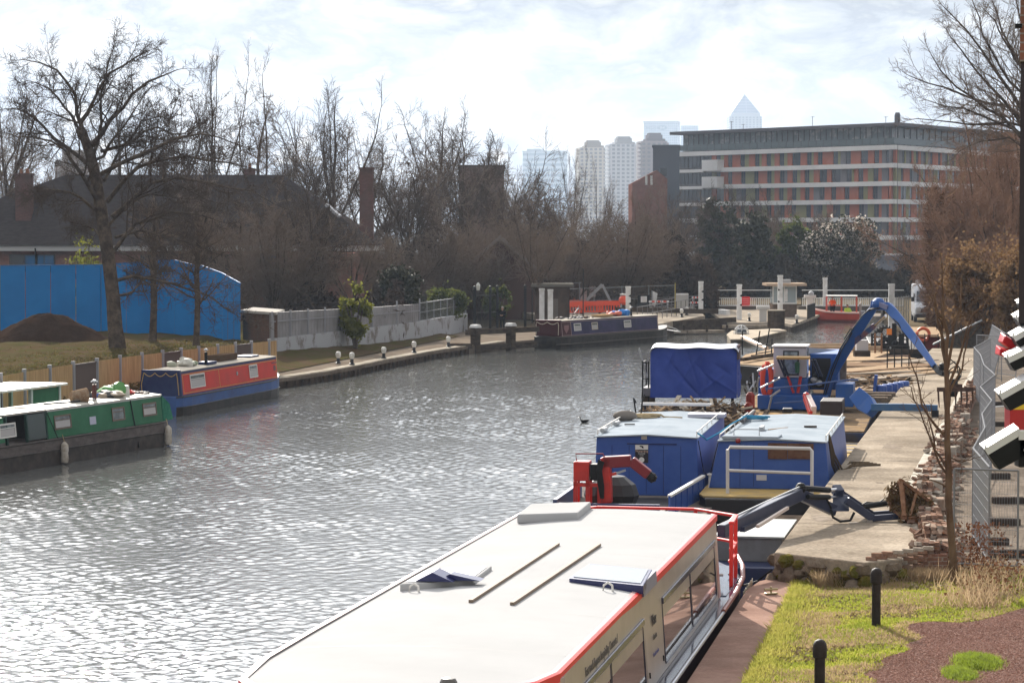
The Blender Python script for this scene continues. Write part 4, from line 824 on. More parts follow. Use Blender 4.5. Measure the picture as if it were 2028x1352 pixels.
def bankpts(rng, n):
    y = 92+rng.random(n)*34; x = -18.6+(y-90)*.185 - np.abs(rng.normal(0, 2.2, n)); q = np.minimum(1, (-18.3+(y-90)*.185-x)/5.5); return np.stack([x, y, .5+.85*q+rng.random(n)**2*.55*(1.1-q)], 1)
struct(leafcloud('ground_cover', 16000, bankpts, .14, leafy(mat('cover_olive', (.11, .095, .03), .8, col2=(.16, .10, .05), scale=3), .3), None, 91, 1.3), 'stuff')
struct(leafcloud('ground_cover', 9000, lambda rng, n: (lambda y: np.stack([-20.5+(y-100)*.19-np.abs(rng.normal(0, 5, n)), y, np.full(n, 1.34)+rng.random(n)*.16], 1))(104+rng.random(n)*36), .11, leafy(mat('cover_straw', (.15, .11, .055), .9, col2=(.09, .09, .03), scale=1), .3), None, 92, 2.5), 'stuff')
# ---------------------------------------------------------------- people
SKIN = mat('skin', (.45, .27, .19), .6)
def skinmesh(name, verts, edges, m, parent, sub=1):
    """verts: (x,y,z,r); a skinned, smoothed body part; vertex 0 is the root"""
    me = bpy.data.meshes.new(name); me.from_pydata([v[:3] for v in verts], edges, []); me.materials.append(m)
    o = bpy.data.objects.new(name, me); C.objects.link(o); o.parent = parent
    sk = o.modifiers.new('skin', 'SKIN'); sk.use_smooth_shade = True
    if not me.skin_vertices: me.attributes  # layer is made with the modifier data below
    import bmesh
    b = bmesh.new(); b.from_mesh(me); ly = b.verts.layers.skin.verify(); b.verts.ensure_lookup_table()
    for i, v in enumerate(b.verts): v[ly].radius = (verts[i][3], verts[i][3]*(verts[i][4] if len(verts[i]) > 4 else 1)); v[ly].use_root = (i == 0)
    b.to_mesh(me); b.free(); s = o.modifiers.new('sub', 'SUBSURF'); s.levels = sub; s.render_levels = sub
    return o
def person(label, loc, rz, top, low, arms, seated=False, hair=(.25, .22, .2), hat=None, group=None):
    """arms: two lists (elbow, wrist) in the person's frame, facing +Y"""
    t = thing('person', label, 'person', loc, rz, group); hz = .50 if seated else .93
    dz = hz-.93; V = [(0, 0, hz, .10, .7), (0, .01, 1.15+dz, .09, .7), (0, .01, 1.34+dz, .09, .7), (0, 0, 1.47+dz, .052), (0, .025, 1.56+dz, .078), (0, .035, 1.65+dz, .10), (0, .02, 1.73+dz, .075)]
    E = [(0, 1), (1, 2), (2, 3), (3, 4), (4, 5), (5, 6)]
    T = [(0, 0, hz-.02, .23, .8), (0, .01, 1.15+dz, .215, .85), (0, .01, 1.33+dz, .235, .8), (0, .0, 1.46+dz, .10)]; TE = [(0, 1), (1, 2), (2, 3)]; Lw = [(0, 0, hz, .19, .85)]; LE_ = []
    def chain(VV, EE, base, pts):
        p = base
        for q in pts: VV.append(q); EE.append((p, len(VV)-1)); p = len(VV)-1
        return p
    for s, (el, wr) in zip((-1, 1), arms):
        sh = (s*.19, 0, 1.40+dz); chain(T, TE, 2, [(*sh, .095), (*el, .074), (*wr, .058)])
        w = chain(V, E, 2, [(*sh, .055), (*el, .04), (*wr, .028)])
        d = (Vector(wr)-Vector(el)).normalized(); u = Vector((s, 0, 0)); u = (u-d*u.dot(d)).normalized(); c = Vector(wr)+d*.06; cr = Vector((0, .35, -.3))
        pm = chain(V, E, w, [(*c, .032)])
        for f in range(4): a = c + u*(.026*(f-1.5)) + d*.03; L = (.055, .07, .068, .05)[f]; chain(V, E, pm, [(*a, .010), (*(a+d*L*.6+cr*.02), .009), (*(a+d*L+cr*.06), .008)])
        a = Vector(wr)+d*.03-u*.03*s; chain(V, E, w, [(*a, .012), (*(a-u*.03*s+d*.04), .010)])
        hp = (s*.095, 0, hz-.02); kn = (s*.12, .42, hz+.0) if seated else (s*.11, .03, .50); an = (s*.12, .42, .08) if seated else (s*.115, -.01, .09); to = (an[0]+s*.02, an[1]+.17, .045)
        chain(V, E, 0, [(*hp, .085), (*kn, .055), (*an, .036), (*to, .035)]); chain(Lw, LE_, 0, [(*hp, .125), (*kn, .095), (an[0], an[1], an[2]+.03, .085)])
    skinmesh('body', V, E, SKIN, t); skinmesh('jacket', T, TE, top, t); skinmesh('trousers', Lw, LE_, low, t)
    k = MB(); k.ball((0, .005, 1.70+dz), .103, 12, sc=(.95, 1.05, .9)); hh = k.build('hat' if hat else 'hair', hat or mat('hair%d' % int(hair[0]*100), hair, .8), t, smooth=60)
    if True:
        k = MB()
        for s in (-1, 1): k.ball((s*.033, .112, 1.655+dz), .011, 8)
        k.build('eyes', mat('eye_dark', (.02, .02, .02), .3), t); k = MB(); k.ext([(.115, 1.65+dz), (.143, 1.615+dz), (.115, 1.605+dz)], 'x', -.013, .013); k.build('nose', SKIN, t)
        k = MB(); k.box(-.025, .025, .108, .118, 1.575+dz, 1.585+dz); k.build('mouth', mat('lips', (.25, .1, .09), .6), t)
        for s in (-1, 1): k = MB(); k.ball((s*.092, .02, 1.64+dz), .028, 8, sc=(.4, .7, 1)); k.build('ear', SKIN, t)
        for s in (-1, 1): x, y = (s*.12, .42) if seated else (s*.115, -.01); k = MB(); k.ball((x+s*.01, y+.07, .05), .06, 10, sc=(.85, 2.3, .9)); k.build('shoe', mat('shoe', (.02, .018, .016), .5), t)
    return t
black_cloth = mat('black_cloth', (.014, .013, .015), .9)
pp = G(995, 656, .457)
person('person in dark clothes standing on the towpath with both hands held together in front', pp, PI*.93, black_cloth, mat('dark_trousers', (.012, .012, .014), .9), [((-.27, .06, 1.17), (-.08, .27, 1.15)), ((.27, .06, 1.17), (.08, .27, 1.15))], hair=(.38, .34, .30))
# ---------------------------------------------------------------- lock furniture
white = mat('lock_white', (.72, .72, .72), .6, col2=(.55, .54, .52), scale=2); tim = mat('dark_timber', (.045, .036, .030), .85, col2=(.09, .07, .055), scale=2, stretch=(1, 1, 3)); railm = mat('rail_pale', (.42, .42, .42), .5); galv = mat('galvanised', (.36, .37, .38), .45, metal=.4)
def jetty():
    A, B = D(930, 0, 156.4), D(1060, 0, 161.5); A.z = B.z = 0; d = (B-A).normalized(); t = thing('timber_landing', 'dark timber landing with heavy beams between the towpath and the maroon boat', 'landing stage', (A.x, A.y, 0), math.atan2(d.y, d.x)); L = (B-A).length
    k = MB(); k.box(-.3, L+.3, -.12, .12, 1.12, 1.45); k.box(-.2, L+.2, -.1, .1, .12, .48); k.build('beam', tim, t)
    for x in (.55, L*.62): k = MB(); k.box(x-.22, x+.22, -.24, .24, -.6, 1.55); p = k.build('post', tim, t, bevel=.02); k = MB(); k.box(x-.26, x+.26, -.28, .28, 1.551, 1.64); k.ext([(x-.26, 1.641), (x+.26, 1.641), (x+.17, 1.75), (x-.17, 1.75)], 'y', -.26, .26); k.build('cap', white, p)
    k = MB(); k.box(-1.5, -.35, -.5, .6, .3, .62); k.build('block', tim, t)
jetty()
def whitepost(px, top, base, z, Y, label, first=None, arrows=True):
    p = D(px, base, Y); p.z = z; h = D(px, top, Y).z - z; t = thing('white_post', label, 'post', p, 0, 'tall square white posts around the lock')
    k = MB(); k.box(-.19, .19, -.12, .12, 0, h-.15); k.box(-.21, .21, -.14, .14, h-.149, h); k.build('post', white, t, bevel=.01)
    if arrows:
        for q in (.42, .68): k = MB(); k.ext([(-.19, h*q-.1), (.0, h*q), (-.19, h*q+.1)], 'y', -.13, -.121) if px > 1500 else k.ext([(.19, h*q-.1), (.0, h*q), (.19, h*q+.1)], 'y', -.13, -.121); k.build('arrow', black_cloth, t)
whitepost(1388, 557, 620, .98, 203, 'white post at the left end of the footbridge railing'); whitepost(1464, 563, 632, .62, 198, 'white post beside the red sign on the footbridge'); whitepost(1545, 545, 640, .62, 196, 'white post in front of the glazed lock cabin')
whitepost(1634, 550, 605, .9, 224, 'white post behind the red launch', arrows=False); whitepost(1765, 562, 680, .2, 164, 'tall white post seen between the two halves of the blue crane arm', arrows=False)
whitepost(1244, 567, 618, .98, 196, 'white post behind the blue bags on the maroon boat'); whitepost(1073, 571, 632, .46, 182, 'left of two thin white posts at the dark kiosk', arrows=False); whitepost(1090, 573, 632, .46, 183, 'right of two thin white posts at the dark kiosk', arrows=False)
def footbridge(px0, px1, label, Y=224.5):
    a, b = D(px0, 600, Y).x, D(px1, 600, Y).x; t = thing('footbridge_railing', label, 'railing', (a, Y, .92)); L = b-a; m = mat('railing_white', (.60, .60, .59), .6)
    k = MB(); k.box(0, L, -.12, .12, 0, .10); k.build('sill', m, t)
    k = MB(); n = int(L/.17)
    for i in range(n): x = L*(i+.5)/n; k.box(x-.028, x+.028, -.028, .028, .1, .72)
    k.box(0, L, -.035, .035, .7, .76); k.build('balusters', m, t)
    k = MB(); k.tube([(0, 0, 1.42), (L, 0, 1.42)], .045, 6); k.build('top_rail', m, t)
    n = max(1, int(L/1.5))
    for i in range(n+1): x = L*i/n; k = MB(); k.tube([(x, .05, 0), (x, .05, 1.42)], .035, 5); k.build('stanchion', ib, t)
    k = MB(); k.box(-.3, L+.3, -.2, 1.8, -.55, -.02); k.build('deck', mat('bridge_deck', (.10, .085, .07), .85), t)
footbridge(1392, 1535, 'white lock footbridge railing left of the glazed cabin'); footbridge(1588, 1790, 'white lock footbridge railing right of the glazed cabin')
def cabin():
    Y = 204; a, b = D(1530, 600, Y).x, D(1578, 600, Y).x; t = thing('lock_cabin', 'small glazed lock keeper cabin with a flat overhanging roof on dark brick', 'cabin', (a, Y, .6)); w = b-a; zz = lambda py: D(0, py, Y).z-.6
    k = MB(); k.box(0, w, 0, 2.4, 0, zz(601)); k.build('wall', mat('cabin_brick', (.10, .075, .06), .9, col2=(.15, .115, .09), scale=3), t)
    k = MB(); k.box(-.55, w+.75, -.5, 3, zz(566), zz(561)); k.build('roof', mat('cabin_roof', (.42, .32, .24), .8), t); k = MB(); k.box(w*.45, w*.8, 1, 1.6, zz(561), zz(554)); k.build('roof_vent', galv, t)
    fr = mat('cabin_frame', (.62, .62, .60), .5); g = mat('cabin_glass', (.30, .36, .38), .08, spec=.8)
    k = MB(); k.box(.05, w-.05, .08, 2.3, zz(601)+.01, zz(566)-.01); k.build('glazing', g, t)
    k = MB()
    for x in (0, w*.46, w-.08): k.box(x, x+.08, -.02, .08, zz(601), zz(566)-.003)
    k.box(0, w, -.03, .08, zz(602), zz(599)); k.box(.01, w-.01, -.01, .08, zz(568), zz(566.2)); k.build('frame', fr, t)
    k = MB(); k.box(w*.5, w*.62, -.012, .06, zz(597), zz(572)); k.build('notice', white, t)
cabin()
def simple(name, label, cat, px, py, z, fn, group=None, rz=0):
    p = G(px, py, z); t = thing(name, label, cat, p, rz, group); fn(t); return t
def pedestal(t, m=galv, s=1.0):
    k = MB(); k.box(-.28*s, .28*s, -.2, .2, 0, .95*s); k.build('column', m, t, bevel=.02); k = MB(); k.box(-.5*s, .5*s, -.25, .25, .951*s, 1.2*s); k.build('head', m, t, bevel=.03)
pedm = mat('pedestal_grey', (.50, .48, .46), .6)
simple('control_pedestal', 'pale T shaped control pedestal on the island beside the dark tank', 'pedestal', 1511, 637, .62, lambda t: pedestal(t, pedm))
simple('control_pedestal', 'pale T shaped control pedestal right of the glazed cabin with a dome lamp on it', 'pedestal', 1604, 612, .9, lambda t: (pedestal(t, pedm), MB().ball((0.1, 0, 1.32), .25, 10).build('dome', galv, t)))
simple('round_tank', 'dark round tank standing in front of the lock cabin', 'tank', 1537, 650, .62, lambda t: (MB().lathe([(.62, 0), (.62, 1.25)], n=16).build('drum', tim, t), MB().lathe([(.66, 1.251), (.66, 1.33)], n=16).build('lid', stone, t)))
mooring(1484, 636, .62, mb0, 'white capped bollard on the island beside the pale pedestal', g='mooring bollards at the lock'); mooring(1350, 628, .98, mb0, 'white capped bollard on the lock side below the ramp railing', g='mooring bollards at the lock'); mooring(1360, 624, .98, mb0, 'farther white capped bollard on the lock side near the white barrier', g='mooring bollards at the lock'); mooring(1283, 652, .5, mb0, 'white capped bollard at the bow of the maroon boat', g='mooring bollards at the lock'); mooring(1578, 640, .62, mb0, 'white capped bollard on the right edge of the island', g='mooring bollards at the lock')
def red_sign(t): k = MB(); k.box(-.36, .36, -.03, .03, 0.1, .85); k.build('board', mat('red_sign', (.72, .03, .035), .5), t)
t = thing('red_sign', 'bright red sign board fixed on the white footbridge railing', 'sign', (D(1477, 600, 224).x, 224.1, .92)); red_sign(t)
for i in range(3): k = MB(); k.box(-.28, .28, -.045, -.031, .62-i*.18, .66-i*.18); k.build('lines', mat('sign_pink', (.85, .35, .35), .5), t)
# lock gate and front walkway
def gates():
    t = thing('lock_gate', 'dark timber lock gate closing the lock mouth behind the floating walkway', 'lock gate', (0, 0, 0)); a, b = D(1300, 650, 186), D(1466, 650, 192); a.z = b.z = 0
    k = MB(); A, B = Vector((11.2, 183.5, 0)), Vector((17.1, 193, 0)); k.bar(A+Vector((0, 0, .35)), B+Vector((0, 0, .35)), .3, 1.3); k.build('gate_leaf', tim, t)
    k = MB(); k.bar(A+Vector((-3, 14, 1.45)), B+Vector((-1.0, 2, 1.35)), .35, .35); k.build('balance_beam', tim, t); k = MB(); k.bar(B+Vector((-.98, 2.01, 1.35)), B+Vector((-.4, 1.1, 1.33)), .37, .37); k.build('beam_end', white, t)
gates()
def walkway():
    t = thing('floating_walkway', 'narrow grey timber walkway floating across the lock mouth', 'walkway', (0, 0, 0)); ps = [G(1292, 657, .2), G(1360, 657, .2), G(1432, 656, .2)]; m = mat('weathered_timber', (.36, .31, .25), .85, col2=(.24, .2, .16), scale=2)
    k = MB(); 
    for a, b in zip(ps[:-1], ps[1:]): k.bar(a, b, .55, .22)
    k.build('deck', m, t); k = MB(); q = G(1432, 656, .2); r = G(1550, 655, .2); k.bar(q+Vector((0, 0, .35)), r+Vector((0, 0, .35)), .5, .2); k.build('upper_deck', m, t)
    for px in (1310, 1355, 1400, 1440): p = G(px, 657, .2); k = MB(); k.tube([p, p+Vector((0, 0, .5))], .09, 8); k.build('post', tim, t)
walkway()
def pontoon():
    o = G(1500, 668, 0); t = thing('pontoon', 'pale timber pontoon carrying a caged dome at the tip of the island', 'pontoon', (o.x, o.y, 0)); L = lambda px, py, z: tuple(G(px, py, z)-Vector((o.x, o.y, 0)))[:2]
    k = MB(); k.prism([L(1440, 664, .4), L(1447, 672, .4), L(1487, 671, .4), L(1556, 655, .4), L(1540, 652, .4), L(1450, 656, .4)], -.2, .36); k.build('hull', stone, t); k = MB(); k.prism([L(1439, 663.5, .4), L(1446.5, 673, .4), L(1487, 672, .4), L(1558, 655.5, .4), L(1541, 651.5, .4), L(1449, 655.5, .4)], .361, .45); k.build('deck', mat('pontoon_deck', (.48, .42, .34), .85, col2=(.36, .31, .25), scale=2), t)
    c = G(1468, 661, .45)-Vector((o.x, o.y, 0)); k = MB()
    for a in range(4): q = a*PI/4; k.tube([(c.x+math.cos(q)*.52*math.cos(u), c.y+math.sin(q)*.52*math.cos(u), .45+.62*math.sin(u)) for u in [PI*i/10 for i in range(11)]], .03, 5)
    for z in (.1, .35): k.tube([(c.x+.52*math.cos(u)*(1-z*z*1.2), c.y+.52*math.sin(u)*(1-z*z*1.2), .45+z) for u in [2*PI*i/16 for i in range(17)]], .028, 5)
    k.build('cage', white, t); k = MB(); k.ball((c.x, c.y, .5), .42, 12); k.build('dome', mat('dome_glass', (.06, .08, .10), .2), t)
pontoon()
# ramp railing and other rails at the lock
def rail(name, label, pts, hgt, m, sp=1.8, mid=True, grp=None, r=.03, postm=None):
    o = Vector(pts[0]); t = thing(name, label, 'railing', o, 0, grp); P = [Vector(p)-o for p in pts]
    k = MB(); 
    for q in ([hgt, hgt*.5] if mid else [hgt]): k.tube([p+Vector((0, 0, q)) for p in P], r, 6)
    k.build('rail', m, t)
    for a, b in zip(P[:-1], P[1:]):
        n = max(1, round((b-a).length/sp))
        for i in range(n + (b is P[-1])): p = a.lerp(b, i/n); k = MB(); k.tube([p, p+Vector((0, 0, hgt))], r, 6); k.build('post', postm or m, t)
    return t
rail('ramp_railing', 'long dark railing rising along the lock side ramp behind the maroon boat', [G(1262, 640, .98), G(1330, 627, .98), G(1384, 618, .98)], 1.15, mat('rail_dark', (.12, .11, .11), .5), sp=2.0)
rail('lock_railing', 'second dark railing farther back on the lock side', [G(1300, 622, .98), G(1340, 616, .98), G(1384, 610, .98)], 1.1, mat('rail_dark', (.12, .11, .11), .5), sp=2.2)
rail('island_railing', 'short dark railing of close posts right of the lock cabin', [G(1599, 632, .62), G(1614, 626, .62)], 1.1, ib, sp=.7, mid=False)
def kiosk():
    Y = 187; a, b = D(1060, 600, Y).x, D(1128, 600, Y).x; t = thing('dark_kiosk', 'dark brick kiosk with a flat roof behind the two thin white posts', 'kiosk', (a, Y, .45)); k = MB(); k.box(0, b-a, 0, 3, 0, D(0, 568, Y).z-.45); k.build('wall', mat('kiosk_brick', (.10, .075, .06), .9, col2=(.06, .045, .04), scale=1), t)
    k = MB(); k.box(-.3, b-a+.3, -.3, 3.3, D(0, 568, Y).z-.44, D(0, 562, Y).z-.45); k.build('roof', mat('kiosk_roof', (.16, .15, .13), .8), t); k = MB(); k.box(.9, 1.7, -.04, 0, .05, 2.1); k.build('door', mat('kiosk_door', (.14, .12, .10), .6), t)
kiosk()
redp = mat('barrier_red', (.75, .10, .05), .5)
def barrier(t):
    k = MB(); k.box(-.95, .95, -.06, .06, .62, 1.0); k.box(-.95, .95, -.06, .06, .1, .22)
    for i in range(9): x = -.9+i*.225; k.box(x-.05, x+.05, -.045, .045, .22, .62)
    k.build('panel', redp, t)
    for s in (-.7, .7): k = MB(); k.box(s-.06, s+.06, -.3, .3, 0, .1); k.build('foot', ib, t)
bb = simple('plastic_barrier', 'red plastic barrier left end of the row above the maroon boat', 'barrier', 1135, 622, .98, barrier, 'red plastic barriers', .2)
for px, py, l_, r_ in ((1170, 621, 'red plastic barrier with the darker slots in the middle of the row', -.1), (1205, 620, 'red plastic barrier right end of the row near the bags', .1), (1150, 612, 'red plastic barrier standing behind the others', .9)): dup(bb, None, G(px, py, .98), r_, l_)
def digger(t):
    k = MB(); k.box(-.9, .9, -.7, .7, .35, .9); k.build('body', redp, t, bevel=.05); [MB().box(x, x+.4, -.75, .75, 0, .35).build('track', ib, t) for x in (-.85, .45)]
    k = MB(); [k.bar((x, y, .9), (x*.9, y, 2.3), .07) for x in (-.75, .35) for y in (-.6, .6)]; k.box(-.8, .45, -.65, .65, 2.3, 2.38); k.build('cab_frame', mat('cab_grey', (.25, .25, .26), .5), t)
    k = MB(); k.bar((.9, 0, .9), (2.2, 0, 2.2), .2, .25); k.bar((2.2, 0, 2.2), (3.0, 0, .6), .16, .2); k.build('boom', galv, t); k = MB(); k.ext([(2.7, .0), (3.3, .0), (3.25, .5), (2.9, .6)], 'y', -.3, .3); k.build('bucket', ib, t)
simple('mini_digger', 'small red digger with a grey cab frame behind the plastic barriers', 'digger', 1140, 616, .98, digger)
def board(w, h, leg, m, lm=None):
    def f(t): k = MB(); k.box(-w/2, w/2, -.02, .02, leg, leg+h); k.build('panel', m, t); [MB().box(x, x+.04, -.03, .03, 0, leg+h+.05).build('leg', lm or ib, t) for x in (-w/2-.04, w/2)]
    return f
simple('notice_board', 'pale pinkish notice board left of a matching one above the barriers', 'notice board', 1155, 615, .98, board(.6, 1.0, .9, mat('notice_pink', (.65, .5, .47), .7))); simple('notice_board', 'pale pinkish notice board nearest the sloping grey pole', 'notice board', 1173, 614, .98, board(.55, .9, 1.1, mat('notice_pink', (.65, .5, .47), .7)))
simple('sign_board', 'black framed sign with a small white sheet beside the white post', 'sign', 1275, 618, .98, lambda t: (board(.9, 1.1, .3, ib)(t), MB().box(-.25, .25, -.035, -.022, .8, 1.3).build('sheet', white, t)))
simple('banner', 'crumpled white banner hanging from a pole on the lock side', 'banner', 1291, 617, .98, lambda t: (MB().tube([(0, 0, 0), (0, 0, 1.75)], .03, 6).build('pole', galv, t), MB().grid(lambda u, v: (.05+u*.42-.2*(1-v)*u, .08*math.sin(u*9+v*4), .55+v*1.15-.2*u), 8, 8).build('cloth', white, t)))
simple('grey_hatch_board', 'square grey panelled board behind the ramp railing', 'panel', 1351, 620, .98, lambda t: (board(.95, 1.35, .1, mat('board_grey', (.38, .37, .35), .7), galv)(t), MB().box(-.5, .5, -.04, .04, 1.46, 1.6).build('top', white, t)))
simple('yellow_pole', 'thin yellow pole left of the square grey board', 'pole', 1337, 622, .98, lambda t: MB().tube([(0, 0, 0), (0, 0, 2.5)], .035, 6).build('pole', mat('pole_yellow', (.45, .36, .10), .6), t))
def stripe(label, px0, px1, py, z, Y):
    a, b = D(px0, py, Y), D(px1, py, Y); t = thing('striped_barrier', label, 'barrier', (a.x, Y, a.z)); n = 7; L = b.x-a.x
    k = MB()
    for i in range(n): k.box(L*i/n, L*(i+1)/n, -.04, .04, -.07, .07, i % 2)
    k.build('bar', [white, mat('stripe_red', (.6, .10, .08), .6)], t); k = MB(); [k.box(x-.04, x+.04, .045, .10, .98-a.z, .1) for x in (.1, L-.1)]; k.build('stand', galv, t)
stripe('red and white striped bar at the foot of the banner', 1285, 1325, 597, 1.2, 205); stripe('upper red and white striped bar left of the footbridge post', 1370, 1392, 589, 1.3, 214); stripe('lower red and white striped bar left of the footbridge post', 1366, 1392, 599, 1.3, 210)
t = simple('concrete_mixer', 'red and white cement mixer drum left of the white post', 'cement mixer', 1236, 622, .98, lambda t: (MB().lathe([(.2, .75), (.45, .95), (.42, 1.25), (.22, 1.5)], n=14).build('drum', redp, t), MB().lathe([(.3, 1.48), (.36, 1.62), (.1, 1.64)], n=14).build('lid', white, t), [MB().bar((x, y, 0), (x*.5, y*.5, .9), .06).build('leg', galv, t) for x in (-.4, .4) for y in (-.3, .3)]))
mesh_fence('mesh_fence', 'site mesh fence behind the digger and barriers', (D(1120, 0, 200).x, 200), (D(1338, 0, 214).x, 214), .98, 3.0, 3.5, .2)
for px, zt_, l_ in ((1054, 3.2, 'thin dark lamp post left of the kiosk'), (1155, 4.2, 'dark thin post rising behind the maroon boat chimney')):
    p = G(px, 640, .5); t = thing('thin_post', l_, 'post', p); MB().tube([(0, 0, 0), (0, 0, zt_)], .05, 6).build('pole', ib, t)
# white van
def van():
    p = D(1835, 640, 187); p.z = .9; t = thing('white_van', 'white high roof van with amber roof beacons parked by the right bank thicket', 'van', p, math.radians(-6)); vp = mat('van_white', (.62, .65, .70), .3, coat=.4); gl = glassmat('van_glass', (.03, .04, .06))
    k = MB(); prof = [(-2.6, .35), (-2.65, 1.0), (-2.35, 1.32), (-1.75, 1.45), (-1.15, 2.35), (-.7, 2.72), (2.9, 2.75), (3.0, .35)]
    k.ext(prof, 'x', -1.0, 1.0); k.build('body', vp, t, bevel=.12)
    k = MB(); k.add([(-.86, -1.80, 1.52), (.86, -1.80, 1.52), (.80, -1.24, 2.27), (-.80, -1.24, 2.27)], [(0, 1, 2, 3)]); k.build('windscreen', gl, t)
    k = MB(); k.box(-.6, .6, -2.72, -2.62, .72, .98); k.build('grille', ib, t); k = MB(); k.box(-1.0, 1.0, -2.78, -2.6, .35, .62); k.build('bumper', mat('bumper', (.06, .06, .07), .6), t, bevel=.04)
    for s in (-1, 1):
        k = MB(); k.box(s*.72-.2, s*.72+.2, -2.72, -2.5, .78, 1.12); k.build('headlight', mat('lamp_glass', (.5, .52, .55), .15), t, bevel=.05)
        k = MB(); k.box(s*1.12-.1, s*1.12+.1, -1.55, -1.45, 1.5, 1.85); k.build('mirror', ib, t, bevel=.03)
        for y in (-1.7, 1.9): k = MB(); k.lathe([(.34, -.11), (.34, .11)], n=16); k.v = [(s*.92+c, y+a, .34+b) for a, b, c in k.v]; w = k.build('wheel', ib, t); k = MB(); k.lathe([(.2, -.12), (.2, .12)], n=12); k.v = [(s*.93+c, y+a, .34+b) for a, b, c in k.v]; k.build('rim', galv, w)
        k = MB(); k.box(s*1.0-.008, s*1.0+.008, -1.5, -.7, 1.5, 2.1); k.build('side_window', gl, t)
    k = MB(); k.box(-.25, .25, -2.74, -2.7, .45, .58); k.build('number_plate', white, t)
    for x in (-.35, .35): k = MB(); k.lathe([(.13, 2.76), (.12, 3.0), (.05, 3.05)], (x, -.3, 0), 10); k.build('beacon', mat('amber', (.75, .22, .04), .35), t)
    k = MB(); k.box(-.85, -.55, -.45, -.15, 2.76, 3.08); k.build('work_lamp', white, t)
van()
# ---------------------------------------------------------------- boats: helpers
def ls(t, px, py, **ax):
    """hit of the photo's ray with the plane x=, y= or z= of a thing's own frame"""
    M = inv(t); o = M @ Vector((0, 0, CH)); d = M.to_3x3() @ ray(px, py); (a, v), = ax.items(); i = 'xyz'.index(a); s = (v - o[i])/d[i]; return o + d*s
def boat(name, label, px, py, z, deg, dx=0, group=None, cat='boat', dy=0):
    p = G(px, py, z); a = math.radians(deg); p.z = 0; return thing(name, label, cat, p + Vector((math.cos(a), -math.sin(a), 0))*dx + Vector((math.sin(a), math.cos(a), 0))*dy, -a, group)
def hullmesh(t, L, W, zt, m_top, m_low, zb=.42, bow=3.2, stern=1.2, rake=.5, y0=0, sheer=.25, blunt=.12, strake=None):
    k = MB(); rings = []; ys = [0, stern*.3, stern, L*.5, L-bow, L-bow*.62, L-bow*.3, L-bow*.1, L]; ws = [.78, .93, 1, 1, 1, .9, .66, .36, blunt]
    for y, w in zip(ys, ws):
        w = w*W/2; z = zt + sheer*max(0, (y-(L-bow))/bow)**2; rings.append([(-w, y0+y, z), (-w, y0+y, zb), (-w*.97, y0+y-.0, -.3), (w*.97, y0+y, -.3), (w, y0+y, zb), (w, y0+y, z)])
    k.loft(rings)
    for i, f in enumerate(k.f): # lower band
        if all(k.v[j][2] <= zb+.001 for j in f): k.m[i] = 1
    h = k.build('hull', [m_top, m_low], t, bevel=.02)
    for s in (-1, 1): k = MB(); k.tube([(s*w*W/2*1.0, y0+y, zt - .02 + sheer*max(0, (y-(L-bow))/bow)**2) for y, w in zip(ys, ws)], .035, 6); k.build('gunwale', strake or m_low, h); k = MB(); k.tube([(s*(w*W/2+.01), y0+y, zb) for y, w in zip(ys, ws)], .028, 6); k.build('rubbing_strake', strake or m_low, h)
    return h
def cabin_box(t, y0, y1, wb, wt, z0, z1, m, m_roof, camber=.06, over=.03, name='cabin'):
    k = MB(); k.ext([(-wb, z0), (wb, z0), (wt, z1), (-wt, z1)], 'y', y0, y1); c = k.build(name, m, t, bevel=.015)
    k = MB(); w = wt+over; k.ext([(-w, z1+.002), (w, z1+.002), (w, z1+.03), (w*.5, z1+.03+camber*.8), (0, z1+.03+camber), (-w*.5, z1+.03+camber*.8), (-w, z1+.03)], 'y', y0-over, y1+over); r = k.build('roof', m_roof, t)
    return c, r
def sidepanel(k, xf, y0, y1, za, zb, out, m=0, th=.02):
    k.add([(xf(z)+o, y, z) for o in (out-th, out) for y, z in ((y0, za), (y1, za), (y1, zb), (y0, zb))], [(0, 1, 2, 3), (7, 6, 5, 4), (0, 4, 5, 1), (1, 5, 6, 2), (2, 6, 7, 3), (3, 7, 4, 0)], m)
def window(t, xf, y0, y1, za, zb, fm, gm_, split=True, fw=.05, curtain=None):
    k = MB()
    for a, b, c, d in ((y0, y1, zb-fw, zb), (y0, y1, za, za+fw), (y0, y0+fw, za+fw, zb-fw), (y1-fw, y1, za+fw, zb-fw)): sidepanel(k, xf, a, b, c, d, .03)
    if split: sidepanel(k, xf, y0+fw, y1-fw, za+(zb-za)*.66-.012, za+(zb-za)*.66+.012, .028)
    f = k.build('window', fm, t); k = MB(); sidepanel(k, xf, y0+fw*.9, y1-fw*.9, za+fw*.9, zb-fw*.9, .012); g = k.build('pane', gm_, f)
    if curtain: k = MB(); sidepanel(k, xf, y0+fw*1.5, y1-fw*1.5, za+fw*1.2, za+(zb-za)*.6, .016); k.build('curtain', curtain, f)
    return f
def lid(name, label, cat, t, x0, x1, y0, y1, z0, z1, m, **kw):
    """a loose box standing on a boat, in world space"""
    M = inv(t).inverted(); o = thing(name, label, cat, M @ Vector(((x0+x1)/2, (y0+y1)/2, z0)), t.rotation_euler[2]); k = MB(); k.box(-(x1-x0)/2, (x1-x0)/2, -(y1-y0)/2, (y1-y0)/2, 0, z1-z0); k.build('box', m, o, bevel=.015); return o
def W2(t, x, y, z): return inv(t).inverted() @ Vector((x, y, z))
